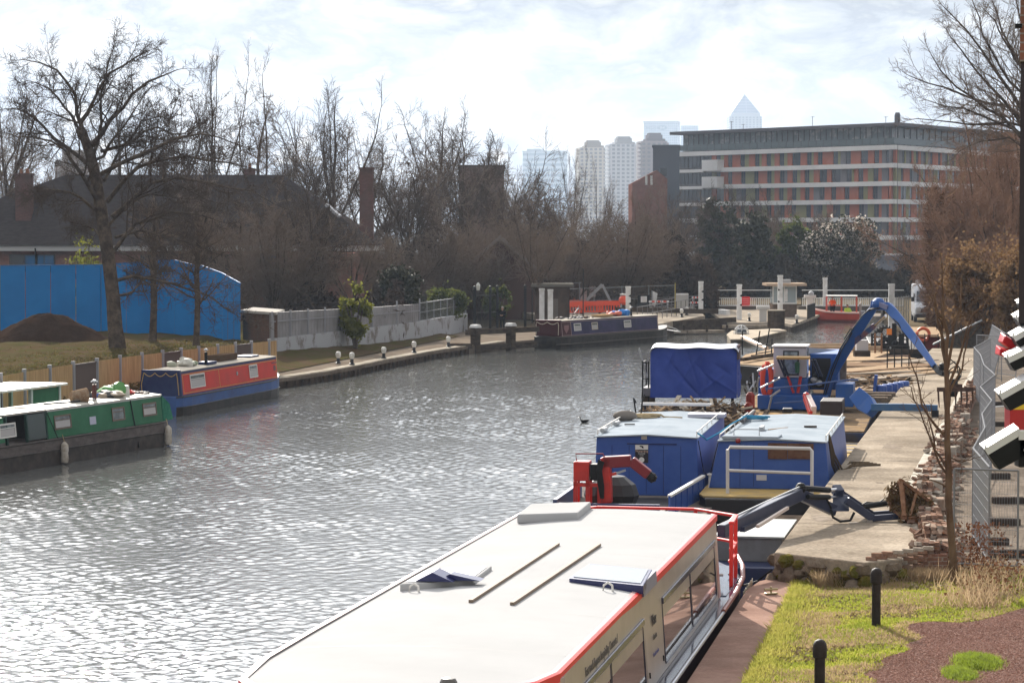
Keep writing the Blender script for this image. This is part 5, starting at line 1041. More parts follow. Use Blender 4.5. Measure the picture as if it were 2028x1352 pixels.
def chimney(t, x, y, z, h=.45, r=.07, m=None):
    k = MB(); k.lathe([(r*1.5, z-.02), (r*1.5, z+.04), (r, z+.05), (r, z+h)], (x, y, 0), 10); c = k.build('chimney', m or ib, t); k = MB(); k.lathe([(r*.4, z+h+.08), (r*1.7, z+h+.09), (r*.6, z+h+.16)], (x, y, 0), 10); k.tube([(x, y, z+h), (x, y, z+h+.1)], r*.3, 5); k.build('chimney_cap', galv, c)
def clutter(name, label, t, x0, x1, y0, y1, z, cols, n, seed, s=.14, cat='rubbish', hz=1.0):
    """a heap of crumpled things on a boat roof"""
    rnd = random.Random(seed); M = inv(t).inverted(); o = thing(name, label, cat, M @ Vector(((x0+x1)/2, (y0+y1)/2, z)), t.rotation_euler[2]); k = MB(); ms = [mat('cl_%02d%02d%02d' % tuple(int(c*99) for c in q), q, .6) for q in cols]
    for i in range(n):
        x, y = rnd.uniform(x0, x1)-(x0+x1)/2, rnd.uniform(y0, y1)-(y0+y1)/2; r = s*rnd.uniform(.5, 1.1); k.ball((x, y, r*.5*hz), r, 8, m=rnd.randrange(len(ms)), sc=(rnd.uniform(.6, 1.5), rnd.uniform(.6, 1.6), rnd.uniform(.4, 1.0)*hz), jit=.28, rnd=rnd)
    k.build('heap', ms, o, smooth=50); return o
def rope(name, label, pts, m, r=.02, cat='rope'):
    o = thing(name, label, cat, pts[0]); k = MB(); k.tube([Vector(p)-Vector(pts[0]) for p in pts], r, 6); k.build('strand', m, o); return o
def coil(name, label, c, R, m, seed, turns=4, r=.022, cat='rope', tail=None):
    rnd = random.Random(seed); pts = []
    for i in range(turns*14): a = i/14*2*PI; q = R*(.55+.5*rnd.random()*.5+.2*math.sin(a*.37)); pts.append((math.cos(a)*q*1.3, math.sin(a)*q, .03+.05*i/14/turns+rnd.uniform(0, .03)))
    if tail: pts += tail
    o = thing(name, label, cat, c); k = MB(); k.tube(pts, r, 5); k.build('strand', m, o); return o
navy = mat('navy_paint', (.018, .028, .095), .5, col2=(.03, .045, .12), scale=1.5); blue = mat('work_blue', (.026, .075, .29), .45, col2=(.038, .095, .33), scale=1.2, bump=.05); blackh = mat('hull_black', (.016, .014, .013), .5, col2=(.04, .032, .027), scale=2.5)
gold = mat('gold_line', (.55, .36, .10), .5); ropem = mat('rope_tan', (.42, .33, .20), .9); ropeb = mat('rope_blue', (.05, .22, .36), .8); wframe = mat('window_white', (.68, .66, .62), .5); gpane = mat('boat_pane', (.16, .18, .18), .15, col2=(.05, .06, .06), scale=3, spec=.8); curt = mat('curtain', (.45, .43, .42), .9)
offw = mat('roof_white', (.46, .455, .44), .7, col2=(.45, .44, .42), scale=.8); roofw = mat('roof_cream', (.45, .42, .37), .75, col2=(.42, .38, .32), scale=2)
# ---------------------------------------------------------------- A red narrowboat
redb = mat('boat_red', (.56, .038, .026), .55, col2=(.46, .04, .028), scale=1.2)
def red_boat():
    t = boat('narrowboat', 'red narrowboat with a dark blue gold trimmed end and two white framed windows', 360, 825, 0, 12.5, -1.04, 'canal boats moored on the left bank')
    L = 15.0; hullmesh(t, L, 2.08, .80, mat('hull_blue', (.05, .11, .30), .55, col2=(.05, .085, .2), scale=1), blackh, zb=.36)
    z0, z1 = .80, 1.80; xf = lambda z: .90 - (z-z0)*.11; c, r = cabin_box(t, .55, 13.2, .90, .79, z0, z1, [redb], roofw, .05, .04)
    k = MB(); k.add([(-.92, .35, z0), (.92, .35, z0), (.82, .35, z1+.07), (-.82, .35, z1+.07), (-.91, .56, z0), (.91, .56, z0), (.81, .56, z1+.07), (-.81, .56, z1+.07)], [(0, 1, 2, 3), (7, 6, 5, 4), (0, 4, 5, 1), (1, 5, 6, 2), (2, 6, 7, 3), (3, 7, 4, 0)]); cv = k.build('canvas_end', navy, t)
    k = MB(); sc_ = [(-.80, .34, z0+.05), (-.82, .34, z0+.5), (-.72, .34, z1-.06)] + [(-.70+1.4*u, .34, z1-.05-.14*abs(math.sin(u*PI*3))) for u in [i/18 for i in range(19)]] + [(.74, .34, z1-.3), (.80, .34, z0+.05)]; k.tube(sc_, .016, 5); k.build('gold_trim', gold, cv)
    k = MB(); sidepanel(k, xf, .56, 13.2, z1-.10, z1, .006); sidepanel(k, xf, .56, 13.2, z0, z0+.05, .006); k.build('trim', navy, c)
    k = MB(); sidepanel(k, xf, .7, 13.0, z1-.15, z1-.125, .008); sidepanel(k, xf, .7, 13.0, z0+.09, z0+.11, .008)
    for y in (.7, 5.2, 10.0, 13.0): sidepanel(k, xf, y, y+.025, z0+.11, z1-.15, .009)
    k.build('gold_lines', gold, c)
    for a, b, py0, py1 in ((377, 406, 748, 775), (494, 510, 728, 755)): p, q = ls(t, a, (py0+py1)/2, x=.86), ls(t, b, (py0+py1)/2, x=.86); window(t, xf, p.y, q.y, 1.05, 1.62, wframe, gpane, curtain=curt)
    p = ls(t, 470, 750, x=.86); k = MB(); k.lathe([(.09, 0), (.09, .03)], n=12); k.v = [(xf(1.35)+z, p.y+x, 1.35+y) for x, y, z in k.v]; k.build('porthole', galv, c)
    p = ls(t, 540, 728, x=.86); k = MB(); sidepanel(k, xf, p.y-.05, p.y+.75, 1.52, 1.58, .008); sidepanel(k, xf, p.y+.15, p.y+.5, 1.2, 1.42, .008); k.build('painted_mark', mat('mark_dark', (.16, .06, .07), .6), c)
    k = MB(); k.box(-.35, .35, 10.9, 12.1, z1+.08, z1+.15); k.build('hatch', navy, r); chimney(t, .45, ls(t, 408, 715, x=.45).y, z1+.06, .55)
    k = MB(); k.tube([(-.4, 14.6, .9), (-.45, 14.7, 1.75), (.1, 14.9, 1.75), (.15, 14.9, .95)], .02, 5); k.build('bow_rail', galv, t)
    k = MB(); k.box(-.5, .5, 13.3, 14.2, .85, 1.05); k.build('fore_hatch', navy, t)
    clutter('roof_bundle', 'crumpled green and white sheet bundle on the roof of the red boat', t, -.4, .3, 2.6, 4.0, z1+.08, [(.35, .36, .28), (.25, .3, .2), (.5, .48, .42)], 9, 3, .26)
    lid('roof_box', 'dark low box on the red boat roof beside the sheet bundle', 'box', t, .1, .6, 4.6, 5.6, z1+.08, z1+.2, navy); lid('log_crate', 'long dark crate of logs on the red boat roof beside the chimney', 'crate', t, -.3, .3, 6.8, 9.2, z1+.09, z1+.36, mat('crate_brown', (.09, .06, .04), .8))
red_boat()
# ---------------------------------------------------------------- B green narrowboat
gre = mat('boat_green', (.020, .12, .055), .5, col2=(.030, .15, .07), scale=1.4)
def green_boat():
    t = boat('narrowboat', 'green narrowboat with grey hull, green canvas and cluttered white roof', 355, 878, 0, 19, -1.04, 'canal boats moored on the left bank', dy=-15)
    greyh = mat('hull_grey', (.085, .07, .066), .6, col2=(.13, .11, .10), scale=2.2, stretch=(1, 1, 3)); hullmesh(t, 15, 2.1, .86, greyh, mat('hull_lower', (.045, .037, .034), .6, col2=(.08, .065, .055), scale=2), zb=.50, bow=1.2, stern=3.5, sheer=.1, blunt=.55)
    z0, z1 = .86, 1.78; xf = lambda z: .93 - (z-z0)*.10; yA = ls(t, 95, 840, x=.9).y; yB = ls(t, 320, 800, x=.88).y
    c, r = cabin_box(t, yA, yB, .93, .84, z0, z1, [gre], mat('roof_dirty', (.52, .49, .43), .6, col2=(.36, .33, .28), scale=2), .05, .03)
    k = MB(); sidepanel(k, xf, yA, yB, z1-.05, z1, .02); k.build('roof_edge', offw, c)
    # canvas at the far end
    yC = ls(t, 352, 820, x=.9).y; k = MB(); k.add([(-.9, yB+.03, z0), (.93, yB+.03, z0), (.86, yB+.03, z1), (0, yB+.03, z1+.08), (-.84, yB+.03, z1), (-.6, yC, z0), (.72, yC, z0), (.58, yC, z1-.38), (0, yC, z1-.2), (-.5, yC, z1-.36)], [(0, 1, 2, 3, 4), (9, 8, 7, 6, 5), (0, 5, 6, 1), (1, 6, 7, 2), (2, 7, 8, 3), (3, 8, 9, 4), (4, 9, 5, 0)]); k.build('canvas_cover', mat('canvas_green', (.03, .13, .085), .85, col2=(.045, .17, .11), scale=5, bump=.6, bscale=6), t)
    for i, (a, b, pa) in enumerate(((108, 141, 840), (222, 247, 822), (283, 310, 810))):
        p, q = ls(t, a, pa, x=.9), ls(t, b, pa, x=.9); window(t, xf, p.y, q.y, 1.12, 1.58, mat('frame_brown', (.16, .12, .09), .6), gpane, curtain=curt if i != 1 else None)
    p = ls(t, 178, 830, x=.9); k = MB(); sidepanel(k, xf, p.y, p.y+.42, 1.12, 1.38, .012); k.build('notice', mat('notice_lilac', (.45, .45, .55), .6), c)
    # open cockpit: posts, roof and dark inside
    k = MB(); k.box(-.84, .84, yA-2.6, yA-.02, z1-.02, z1+.04); k.build('cockpit_roof', mat('cockpit_top', (.40, .37, .33), .6), t)
    dkg = mat('dark_green', (.012, .04, .03), .6)
    for s in (-1, 1):
        for y in (yA-2.55, yA-1.3, yA-.08): k = MB(); k.bar((s*.9, y, z0), (s*.82, y, z1-.02), .08); k.build('post', dkg, t)
    k = MB(); k.box(-.8, .8, yA-.05, yA-.01, z0, z1-.03); k.build('bulkhead', mat('inside_dark', (.02, .016, .014), .9), t)
    k = MB(); sidepanel(k, xf, yA-1.25, yA-.12, z0+.05, z1-.06, 0); k.build('side_glass', mat('dim_glass', (.03, .045, .04), .12), t)
    k = MB(); sidepanel(k, xf, yA-6.5, yA-2.7, z0+.1, z1-.1, 0); k.box(-.8, .85, yA-6.5, yA-2.7, z1-.09, z1-.04); k.build('fore_cabin', gre, t)
    p = ls(t, 12, 840, x=.85); window(t, xf, p.y-.5, p.y+.5, 1.1, 1.55, wframe, gpane, curtain=curt)
    chimney(t, .3, ls(t, 187, 795, x=.3).y, z1+.04, .55, .08, mat('chimney_red', (.10, .04, .035), .6))
    k = MB(); y = ls(t, 275, 870, x=1.05).y; k.bar((1.06, y, .1), (.86, y-.25, 1.75), .03); k.build('side_rope', ib, t); k = MB(); y = ls(t, 115, 870, x=1.0).y; k.bar((1.0, y, .85), (.86, y-.5, 1.75), .02); k.build('side_rope', ib, t)
    for (px, py), lb_ in (((128, 900), 'white fender hanging from the green boat nearer the cockpit'), ((333, 860), 'white fender at the canvas covered end of the green boat')):
        p = ls(t, px, py, x=1.17); q = W2(t, p.x, p.y, .02); f = thing('fender', lb_, 'fender', q, t.rotation_euler[2], 'white boat fenders'); k = MB(); k.lathe([(.02, .0), (.11, .05), (.13, .2), (.115, .35), (.13, .45), (.12, .62), (.03, .72)], n=12); k.build('buoy', mat('fender_white', (.50, .46, .40), .7, col2=(.34, .29, .23), scale=6), f, smooth=50); k = MB(); k.tube([(0, 0, .7), (-.08, 0, .95)], .012, 5); k.build('line', ropem, f)
    yb = ls(t, 158, 785, x=.0).y; M = W2(t, .35, ls(t, 160, 800, x=.35).y, z1+.26); b = thing('wicker_basket', 'brown wicker basket lying on its side on the green boat roof', 'basket', M, t.rotation_euler[2]+.9); k = MB(); k.lathe([(.27, 0), (.24, .2), (.17, .55)], n=16); k.lathe([(.24, .02), (.2, .3)], n=16, m=1); k.v = [(-z+.2, y, x) for x, y, z in k.v]; k.build('weave', [mat('wicker', (.24, .15, .09), .9, col2=(.34, .26, .18), scale=8, bump=.6), mat('basket_dark', (.06, .035, .02), .9)], b)
    clutter('roof_clutter', 'blue bags and rags on the green boat roof behind the chimney', t, -.5, .4, ls(t, 185, 795, x=0).y, ls(t, 215, 790, x=0).y, z1+.06, [(.05, .14, .42), (.4, .33, .25), (.06, .06, .06)], 12, 5, .2)
    clutter('roof_clutter', 'green and white plastic sheeting piled on the green boat roof', t, -.3, .4, ls(t, 218, 790, x=0).y, ls(t, 240, 785, x=0).y, z1+.06, [(.35, .5, .25), (.6, .6, .55), (.12, .3, .1)], 8, 6, .30, hz=1.3)
    clutter('roof_clutter', 'red bag beside the green and white sheeting', t, -.1, .4, ls(t, 243, 785, x=0).y, ls(t, 256, 785, x=0).y, z1+.06, [(.5, .05, .05), (.4, .06, .05)], 5, 7, .2)
    clutter('roof_clutter', 'dark scattered scraps and tools at the far end of the green boat roof', t, -.6, .6, ls(t, 260, 785, x=0).y, yB-.3, z1+.05, [(.05, .04, .04), (.5, .48, .44), (.2, .15, .12)], 46, 8, .09)
    for a, b, lb_ in ((120, 180, 'long grey pole on the near part of the green boat roof'), (100, 150, 'short dark pole beside the long one on the green boat')):
        p, q = ls(t, a, 815, x=.3), ls(t, b, 805, x=.3); o = W2(t, .3 if a > 110 else .05, p.y, z1+.11); e = W2(t, .45, q.y, z1+.11); x = thing('roof_pole', lb_, 'pole', o); MB().tube([(0, 0, 0), e-o], .03, 6).build('pole', galv if a > 110 else ib, x)
green_boat()
def cruiser():
    t = boat('cabin_cruiser', 'white topped cabin cruiser with green side moored behind the green boat', -20, 840, 0, 17, 0, 'canal boats moored on the left bank'); t.location = (D(40, 800, 88).x-1.1, 84.5, 0)
    hullmesh(t, 8, 2.3, .8, gre, blackh, zb=.3); f = mat('cruiser_white', (.62, .63, .62), .5)
    k = MB(); k.box(-1.15, 1.15, .3, 5.1, 2.10, 2.17); k.build('canopy', mat('canopy_white', (.75, .73, .68), .5), t)
    for x, y in ((-.95, .4), (.95, .4), (-.95, 2.7), (.95, 2.7), (-.95, 4.8), (.95, 4.8)): k = MB(); k.box(x-.06, x+.06, y-.06, y+.06, .8, 2.10); k.build('post', f, t)
    k = MB(); k.box(-.9, .9, .34, .38, 1.2, 1.3); k.box(-.9, .9, .34, .38, .8, 1.2); k.build('transom', f, t); k = MB(); k.box(.93, .97, 2.76, 4.74, .8, 2.05); k.build('side_panel', gre, t); k = MB(); k.box(-.88, .88, .36, .37, 1.32, 2.08); k.build('screen', mat('dim_glass', (.03, .045, .04)), t)
cruiser()
# ---------------------------------------------------------------- D maroon boat
mar = mat('maroon', (.055, .010, .014), .55); dpb = mat('dark_purple_blue', (.020, .018, .06), .55, col2=(.04, .034, .10), scale=1); cream = mat('cream_line', (.55, .48, .38), .6)
def maroon_boat():
    t = boat('narrowboat', 'maroon and dark blue narrowboat moored by the lock with red and blue bags aboard', 1052, 690, 0, 31, 1.04, 'canal boats moored on the left bank')
    L = 16.6; hullmesh(t, L, 2.08, .78, blackh, blackh, zb=.3, strake=mat('strake_brown', (.10, .085, .07), .5)); z0, z1 = .80, 1.78; xf = lambda z: .90-(z-z0)*.1
    c, r = cabin_box(t, .6, 14.0, .90, .80, z0, z1, [dpb], roofw, .04, .03)
    k = MB(); k.box(-.9, .9, .3, .59, z0, z1+.08); cv = k.build('canvas_end', mar, t, bevel=.04)
    k = MB(); k.tube([(-.82, .28, z0+.08), (-.84, .28, z1-.25)] + [(-.78+1.56*u, .28, z1-.06-.14*abs(math.sin(u*PI*2))) for u in [i/18 for i in range(19)]] + [(.84, .28, z1-.25), (.82, .28, z0+.08)], .022, 5); k.build('cream_trim', cream, cv)
    k = MB(); k.box(-.7, .72, .16, .24, .60, .76); k.build('bow_panel', cream, t)
    y1 = ls(t, 1131, 655, x=.88).y; k = MB(); sidepanel(k, xf, .6, y1, z0, z1, .008); k.build('maroon_panel', mar, c)
    k = MB(); sidepanel(k, xf, .6, 14, z1-.09, z1-.06, .014); sidepanel(k, xf, .6, 14, z0+.03, z0+.06, .014); [sidepanel(k, xf, y, y+.05, z0, z1-.06, .014) for y in (.65, y1, 13.9)]; k.build('cream_lines', mat('line_pink', (.35, .25, .24), .6), c)
    yc = (.6+y1)/2; k = MB(); k.ext([(yc-.3, 1.5), (yc+.3, 1.5), (yc+.3, 1.25), (yc, .95), (yc-.3, 1.25)], 'x', .865, .895); k.build('shield', mat('shield_mark', (.25, .13, .13), .6), c)
    for a, b in ((1137, 1151), (1172, 1184), (1236, 1250)): p, q = ls(t, a, 645, x=.87), ls(t, b, 643, x=.87); window(t, xf, p.y, q.y, 1.1, 1.58, wframe if a != 1172 else cream, gpane, curtain=curt)
    chimney(t, .4, ls(t, 1250, 620, x=.4).y, z1+.04, .5)
    p = lambda px, x=0: ls(t, px, 625, x=x).y
    clutter('red_bags', 'red sacks heaped on the maroon boat roof', t, -.3, .4, p(1200), p(1220), z1+.07, [(.55, .09, .05), (.5, .12, .07)], 7, 11, .27, 'sack')
    clutter('blue_bags', 'bright blue bags heaped on the maroon boat roof', t, -.3, .3, p(1222), p(1238), z1+.07, [(.04, .22, .6), (.03, .16, .5)], 6, 12, .30, 'bag', 1.4)
    clutter('roof_clutter', 'bicycle parts and dark clutter at the near end of the maroon boat roof', t, -.6, .5, p(1110), p(1165), z1+.06, [(.06, .05, .05), (.3, .28, .27), (.12, .08, .06)], 34, 13, .12)
    lid('wooden_plank_box', 'pale wooden board box in front of the red sacks', 'box', t, -.2, .55, p(1176), p(1200), z1+.08, z1+.24, mat('pale_wood', (.36, .24, .12), .8))
    M = W2(t, 0, p(1140), z1+.1); b = thing('bicycle', 'bicycle lying on the near half of the maroon boat roof', 'bicycle', M, t.rotation_euler[2]+1.4)
    for x in (-.5, .5): k = MB(); k.tube([(x+.3*math.cos(a), .05, .3+.3*math.sin(a)) for a in [i/14*2*PI for i in range(15)]], .018, 5); k.build('wheel', ib, b)
    k = MB(); [k.tube([u, v], .018, 5) for u, v in (((-.5, .05, .3), (-.1, .05, .3)), ((-.1, .05, .3), (.38, .05, .65)), ((-.1, .05, .3), (-.2, .05, .68)), ((-.2, .05, .62), (.38, .05, .65)), ((.5, .05, .3), (.36, .05, .8)))]; k.build('frame', galv, b)
    for s in (1,): k = MB(); q = W2(t, .95, 15.6, .5)
    rope('mooring_rope', 'white rope and fender at the bow of the maroon boat', [W2(t, .5, 16.2, .95), W2(t, .9, 16.6, .75), W2(t, 1.1, 16.9, .55), G(1290, 648, .55)], white, .04)
maroon_boat()
# ---------------------------------------------------------------- E trip boat in the foreground
tred = mat('trim_red', (.66, .025, .02), .45); wroof = mat('roof_gloss_white', (.455, .455, .455), .8, col2=(.41, .41, .41), scale=.7, spec=0, lo=.35, hi=.75); cpan = mat('cream_panel', (.40, .335, .295), .3, col2=(.34, .285, .25), scale=1.5, spec=.3); wing_ = mat('window_mirror', (.050, .045, .042), .03, spec=1.0, coat=.6); wbar = mat('window_bar', (.07, .07, .10), .2); dkb = mat('deck_navy', (.015, .022, .055), .15, col2=(.03, .045, .09), scale=1.5, coat=.4); letter = mat('lettering_grey', (.13, .12, .11), .6)
def trip_boat():
    a = math.radians(10.8); t = thing('trip_boat', 'large white roofed trip boat with red trim and glossy side windows in the foreground', 'boat', (-1.64, 26.77, 0), -a)
    k = MB(); rings = []
    for y, w in ((-3, .5), (-2, .75), (-.5, .95), (1.5, 1), (19, 1), (20.5, .99), (22, .93), (23.2, .82), (23.7, .70)): w *= 2.1; rings.append([(-w, y, .90), (-w*1.0, y, .35), (-w*.95, y, -.4), (w*.95, y, -.4), (w*1.0, y, .35), (w, y, .90)])
    k.loft(rings); h = k.build('hull', mat('hull_dark', (.022, .016, .02), .15, coat=.5), t, bevel=.03)
    w = 2.06; [MB().box(a_, b_, -1, 21, .902, .925).build('side_deck', dkb, t) for a_, b_ in ((1.86, w), (-w, -1.86))]; k = MB(); k.prism([(-1.95, 19.2), (1.95, 19.2), (1.95, 21.5), (1.7, 23.3), (-1.7, 23.3), (-1.95, 21.5)], .926, .94); k.build('fore_deck', dkb, t)
    [MB().tube([(x, -1, .93), (x, 18.5, .93)], .035, 8).build('gunwale', mat('gunwale_grey', (.35, .36, .40), .2, metal=.3), h) for x in (2.11, -2.11)]
    k = MB(); k.tube([(2.11, 17.2, .95), (2.11, 19.5, .97), (2.08, 21, 1.02), (1.95, 22.3, 1.08), (1.72, 23.5, 1.12)], .045, 8); k.build('gunwale_red', mat('red_brown', (.24, .06, .04), .35), h)
    # roof
    out = [(1.77, 19.1), (1.74, 2.5), (1.6, 1.85), (1.3, 1.3), (.8, .8), (0, .45), (-.8, .45), (-1.35, .7), (-1.75, 1.4), (-1.9, 2.8), (-1.9, 5), (-1.74, 19.1)]
    cam_ = lambda x: 2.41 + .07*(1-(x/1.77)**2)
    def top(u, v):                         # cambered skin
        y = .47 + (v**1.6)*18.62; s_ = u*2-1; hw = np.interp(y, [.46, .8, 1.3, 1.85, 2.5, 19], [.1, .8, 1.28, 1.57, 1.70, 1.73]) if s_ > 0 else np.interp(y, [.46, .7, 1.4, 2.8, 5, 19], [.9, 1.33, 1.72, 1.87, 1.87, 1.71]); x = s_*hw; return (x, y, cam_(x))
    k = MB(); k.grid(top, 14, 80, 0); k.add([(x, y, 2.40) for x, y in out], [tuple(range(len(out)))], 0); k.build('roof', wroof, t, smooth=30)
    k = MB()                                # red rim: sun glare painted pale into the top lip, red face below
    for (x0, y0), (x1, y1) in zip(out[:-1], out[1:]):
        k.add([(x0*1.015, y0, 2.31), (x1*1.015, y1, 2.31), (x1*1.015, y1, 2.41), (x0*1.015, y0, 2.41)], [(0, 1, 2, 3)])
        k.add([(x0*1.015, y0, 2.411), (x1*1.015, y1, 2.411), (x1*.99, y1, 2.425), (x0*.99, y0, 2.425)], [(0, 1, 2, 3)]); k.add([(x0*.99, y0, 2.425), (x1*.99, y1, 2.425), (x1*.955, y1, 2.434), (x0*.955, y0, 2.434)], [(0, 1, 2, 3)], 1)
    k.build('roof_trim', [tred, mat('trim_lip_glare', (.60, .40, .38), .22, spec=.5)], t, fix=False)
    for y in (3.6, 6.7, 9.8, 12.9, 16.0): k = MB(); k.add([(x, y+d, cam_(x)+.0025) for d in (0, .018) for x in [-1.66+3.32*i/12 for i in range(13)]], [(i, i+1, 14+i, 13+i) for i in range(12)]); k.build('roof_seam', mat('seam_grey', (.42, .41, .40), .6), t)
    # cabin sides
    xf = lambda z: 1.86 - (z-.93)*.07; k = MB(); k.ext([(-1.86, .93), (1.86, .93), (1.775, 2.35), (-1.775, 2.35)], 'y', 2.6, 19.05); k.prism([(1.80, 2.59), (1.5, 1.75), (1.0, 1.1), (0, .7), (-.8, .7), (-1.4, 1.0), (-1.80, 2.59)], .93, 2.35); cb = k.build('cabin', cpan, t)
    H = lambda px, py: ls(t, px, py, x=1.82)
    yw = [H(1141, 1344).y, H(1212, 1272).y, H(1276, 1202).y, H(1313, 1163).y, H(1368, 1107).y, H(1416, 1058).y]
    yw[0] = yw[1] - (yw[2]-yw[1])
    for y0, y1 in ((yw[0], yw[1]), (yw[1], yw[2]), (yw[3], yw[4]), (yw[4], yw[5]), (yw[0]-2.6, yw[0]-1.3), (yw[0]-1.3, yw[0]-.05)):
        if y1 < 2.9: continue
        k = MB(); [sidepanel(k, xf, y, y+.03, 1.06, 2.0, .02) for y in (y0+.02, y1-.05)]; sidepanel(k, xf, y0+.05, y1-.05, 1.03, 1.07, .02); f = k.build('window', wbar, t); k = MB(); sidepanel(k, xf, y0+.05, y1-.05, 1.07, 1.93, .008); k.build('pane', wing_, f)
    for y0, y1 in ((yw[0]-.03, yw[2]), (yw[3], yw[5])): k = MB(); sidepanel(k, xf, y0, y1, 1.935, 2.03, .045, th=.05); k.build('window_rail', wbar, t, bevel=.01)
    k = MB(); sidepanel(k, xf, yw[2]+.14, yw[3]-.1, .98, 2.2, .012); dr = k.build('door', cpan, t, bevel=.006); k = MB()
    for yy in (yw[2]+.3, yw[3]-.25): sidepanel(k, xf, yy, yy+.03, 1.12, 1.2, .03)
    k.build('catch', ib, dr)
    side = lambda y, z, out=.02: frame((xf(z)+out, y, z), (0, 1, 0), (-.07, 0, 1))
    ya = H(1148, 1312).y; text('lettering', 'Fast track Express hospitality, Concerts /', .17, letter, t, side((H(1150, 1310).y + H(1238, 1222).y)/2, 2.13), .003, xs=.95)
    text('lettering', 'River Room', .17, letter, t, side(H(1120, 1330).y-.35, 2.12), .003, xs=.7); text('lettering', 'Water', .24, mat('lettering_dark', (.06, .055, .06), .5), t, side((yw[2]+yw[3])/2, 1.86, .028), .003, xs=.8); text('lettering', 'chariots', .12, letter, t, side((yw[2]+yw[3])/2, 1.62, .028), .003); text('lettering', 'the river service', .09, mat('lettering_blue', (.16, .16, .30), .6), t, side((yw[2]+yw[3])/2, 1.38, .028), .003)
    text('lettering', 'MOLESEY', .42, mat('name_cream', (.42, .36, .27), .5), h, frame((2.113, H(1440, 1210).y+1.0, .64), (0, 1, 0), (0, 0, 1)), .006, xs=1.05); 
    # far end slanted frame of the saloon
    k = MB(); sidepanel(k, xf, 18.75, 19.06, .95, 2.33, .012); k.build('end_frame', mat('pink_frame', (.50, .24, .22), .35, col2=(.45, .38, .33), scale=2), t)
    # roof hatches
    k = MB(); c = [ls(t, px, py, z=2.46) for px, py in ((1024, 1034), (1144, 1030), (1170, 1008), (1052, 1012))]; k.prism([(q.x, q.y) for q in c], 2.44, 2.60); k.build('roof_hatch', wroof, t, bevel=.02)
    hb = mat('hatch_blue', (.02, .025, .10), .3); hw_ = mat('hatch_glass', (.42, .45, .50), .12)
    def hatch(pts, zz, top, inner):
        c = [ls(t, px, py, z=zz) for px, py in pts]; k = MB(); k.prism([(q.x, q.y) for q in c], zz-.10, zz+.03, 0); hh = k.build('roof_hatch', inner, t, bevel=.012); k = MB(); m = sum(((q.x+0, q.y) for q in []), ()); cx = sum(q.x for q in c)/4; cy = sum(q.y for q in c)/4; k.prism([(cx+(q.x-cx)*.90, cy+(q.y-cy)*.86) for q in c], zz+.031, zz+.042, 0); k.build('hatch_pane', top, hh); return hh
    hatch([(1127, 1148), (1274, 1163), (1292, 1131), (1168, 1119)], 2.50, hw_, hb)
    k = MB(); sidepanel(k, xf, ls(t, 1274, 1163, x=1.8).y, ls(t, 1300, 1131, x=1.8).y, 2.33, 2.52, .05, th=.06); k.build('hatch_side', mat('hatch_flap', (.22, .22, .28), .4), t)
    hh = hatch([(792, 1160), (937, 1152), (974, 1124), (845, 1130)], 2.50, mat('hatch_white', (.72, .72, .72), .4), wroof)
    k = MB(); [k.ext([(0, 0), (w_, 0), (w_*.45, .13)], 'y', 0, .5) for w_ in (.55,)]; q = ls(t, 842, 1146, z=2.55); k.v = [(x+q.x-.1, y+q.y-.2, z+2.545) for x, y, z in k.v]; k.build('folded_cover', hb, hh); k = MB(); q = ls(t, 900, 1146, z=2.55); k.ext([(0, 0), (.6, 0), (.15, .09)], 'y', 0, .3); k.v = [(x+q.x-.2, y+q.y-.1, z+2.545) for x, y, z in k.v]; k.build('folded_cover', hb, hh)
    pole = mat('roof_pole_wood', (.21, .16, .12), .7)
    for (a0, b0), (a1, b1) in (((932, 1190), (1105, 1077)), ((1014, 1195), (1187, 1078))):
        p, q = ls(t, a0, b0, z=2.50), ls(t, a1, b1, z=2.50); k = MB(); k.bar(p, q, .06, .045); rl = k.build('roof_rail', pole, t, bevel=.006)
        for u in (.05, .35, .65, .95): s = Vector(p).lerp(q, u); k = MB(); k.cbox((s.x, s.y, 2.455), (.09, .05, .05)); k.build('bracket', galv, rl)
    for px, py in ((820, 1170), (1204, 1168)): p = ls(t, px, py, z=2.45); k = MB(); k.tube([(p.x-.07+.0, p.y, 2.43), (p.x-.06, p.y, 2.52), (p.x, p.y, 2.56), (p.x+.06, p.y, 2.52), (p.x+.07, p.y, 2.43)], .018, 6); k.build('lifting_eye', wframe, t)
    p = ls(t, 889, 1352, z=2.5); k = MB(); k.lathe([(.10, 2.46), (.10, 2.52), (.075, 2.56), (.02, 2.57)], (p.x, p.y-.02, 0), 14); k.build('navigation_lamp', mat('lamp_dark', (.12, .11, .10), .4), t)
    p = ls(t, 1098, 1350, x=1.9); k = MB(); k.box(1.83, 2.0, p.y-.1, p.y+.12, 2.05, 2.2); k.build('side_lamp', mat('bracket_dark', (.10, .02, .02), .5), t)
    p = ls(t, 1293, 1350, x=2.12); k = MB(); k.box(2.0, 2.12, p.y-.02, p.y+.14, .93, 1.15); k.build('bollard_post', tred, t)
    # bow rails, wheel and gear
    R = lambda px, py, z: ls(t, px, py, z=z); zr = 2.12; top_ = [(-1.72, 19.6, zr), (-1.7, 21.4, zr), (-.95, 22.6, zr), (1.0, 22.6, zr), (1.88, 21.6, zr), (1.92, 20.4, zr)]
    k = MB(); [k.bar(p, q, .10, .05) for p, q in zip(top_[:-1], top_[1:])]; k.build('rail', tred, t, bevel=.008)
    low_ = [(p[0], p[1], 1.62) for p in top_[3:]]; k = MB(); [k.bar(p, q, .09, .05) for p, q in zip(low_[:-1], low_[1:])]; k.bar((1.9, 20.4, 1.40), (1.88, 21.5, 1.40), .08, .04); k.build('mid_rail', tred, t, bevel=.008)
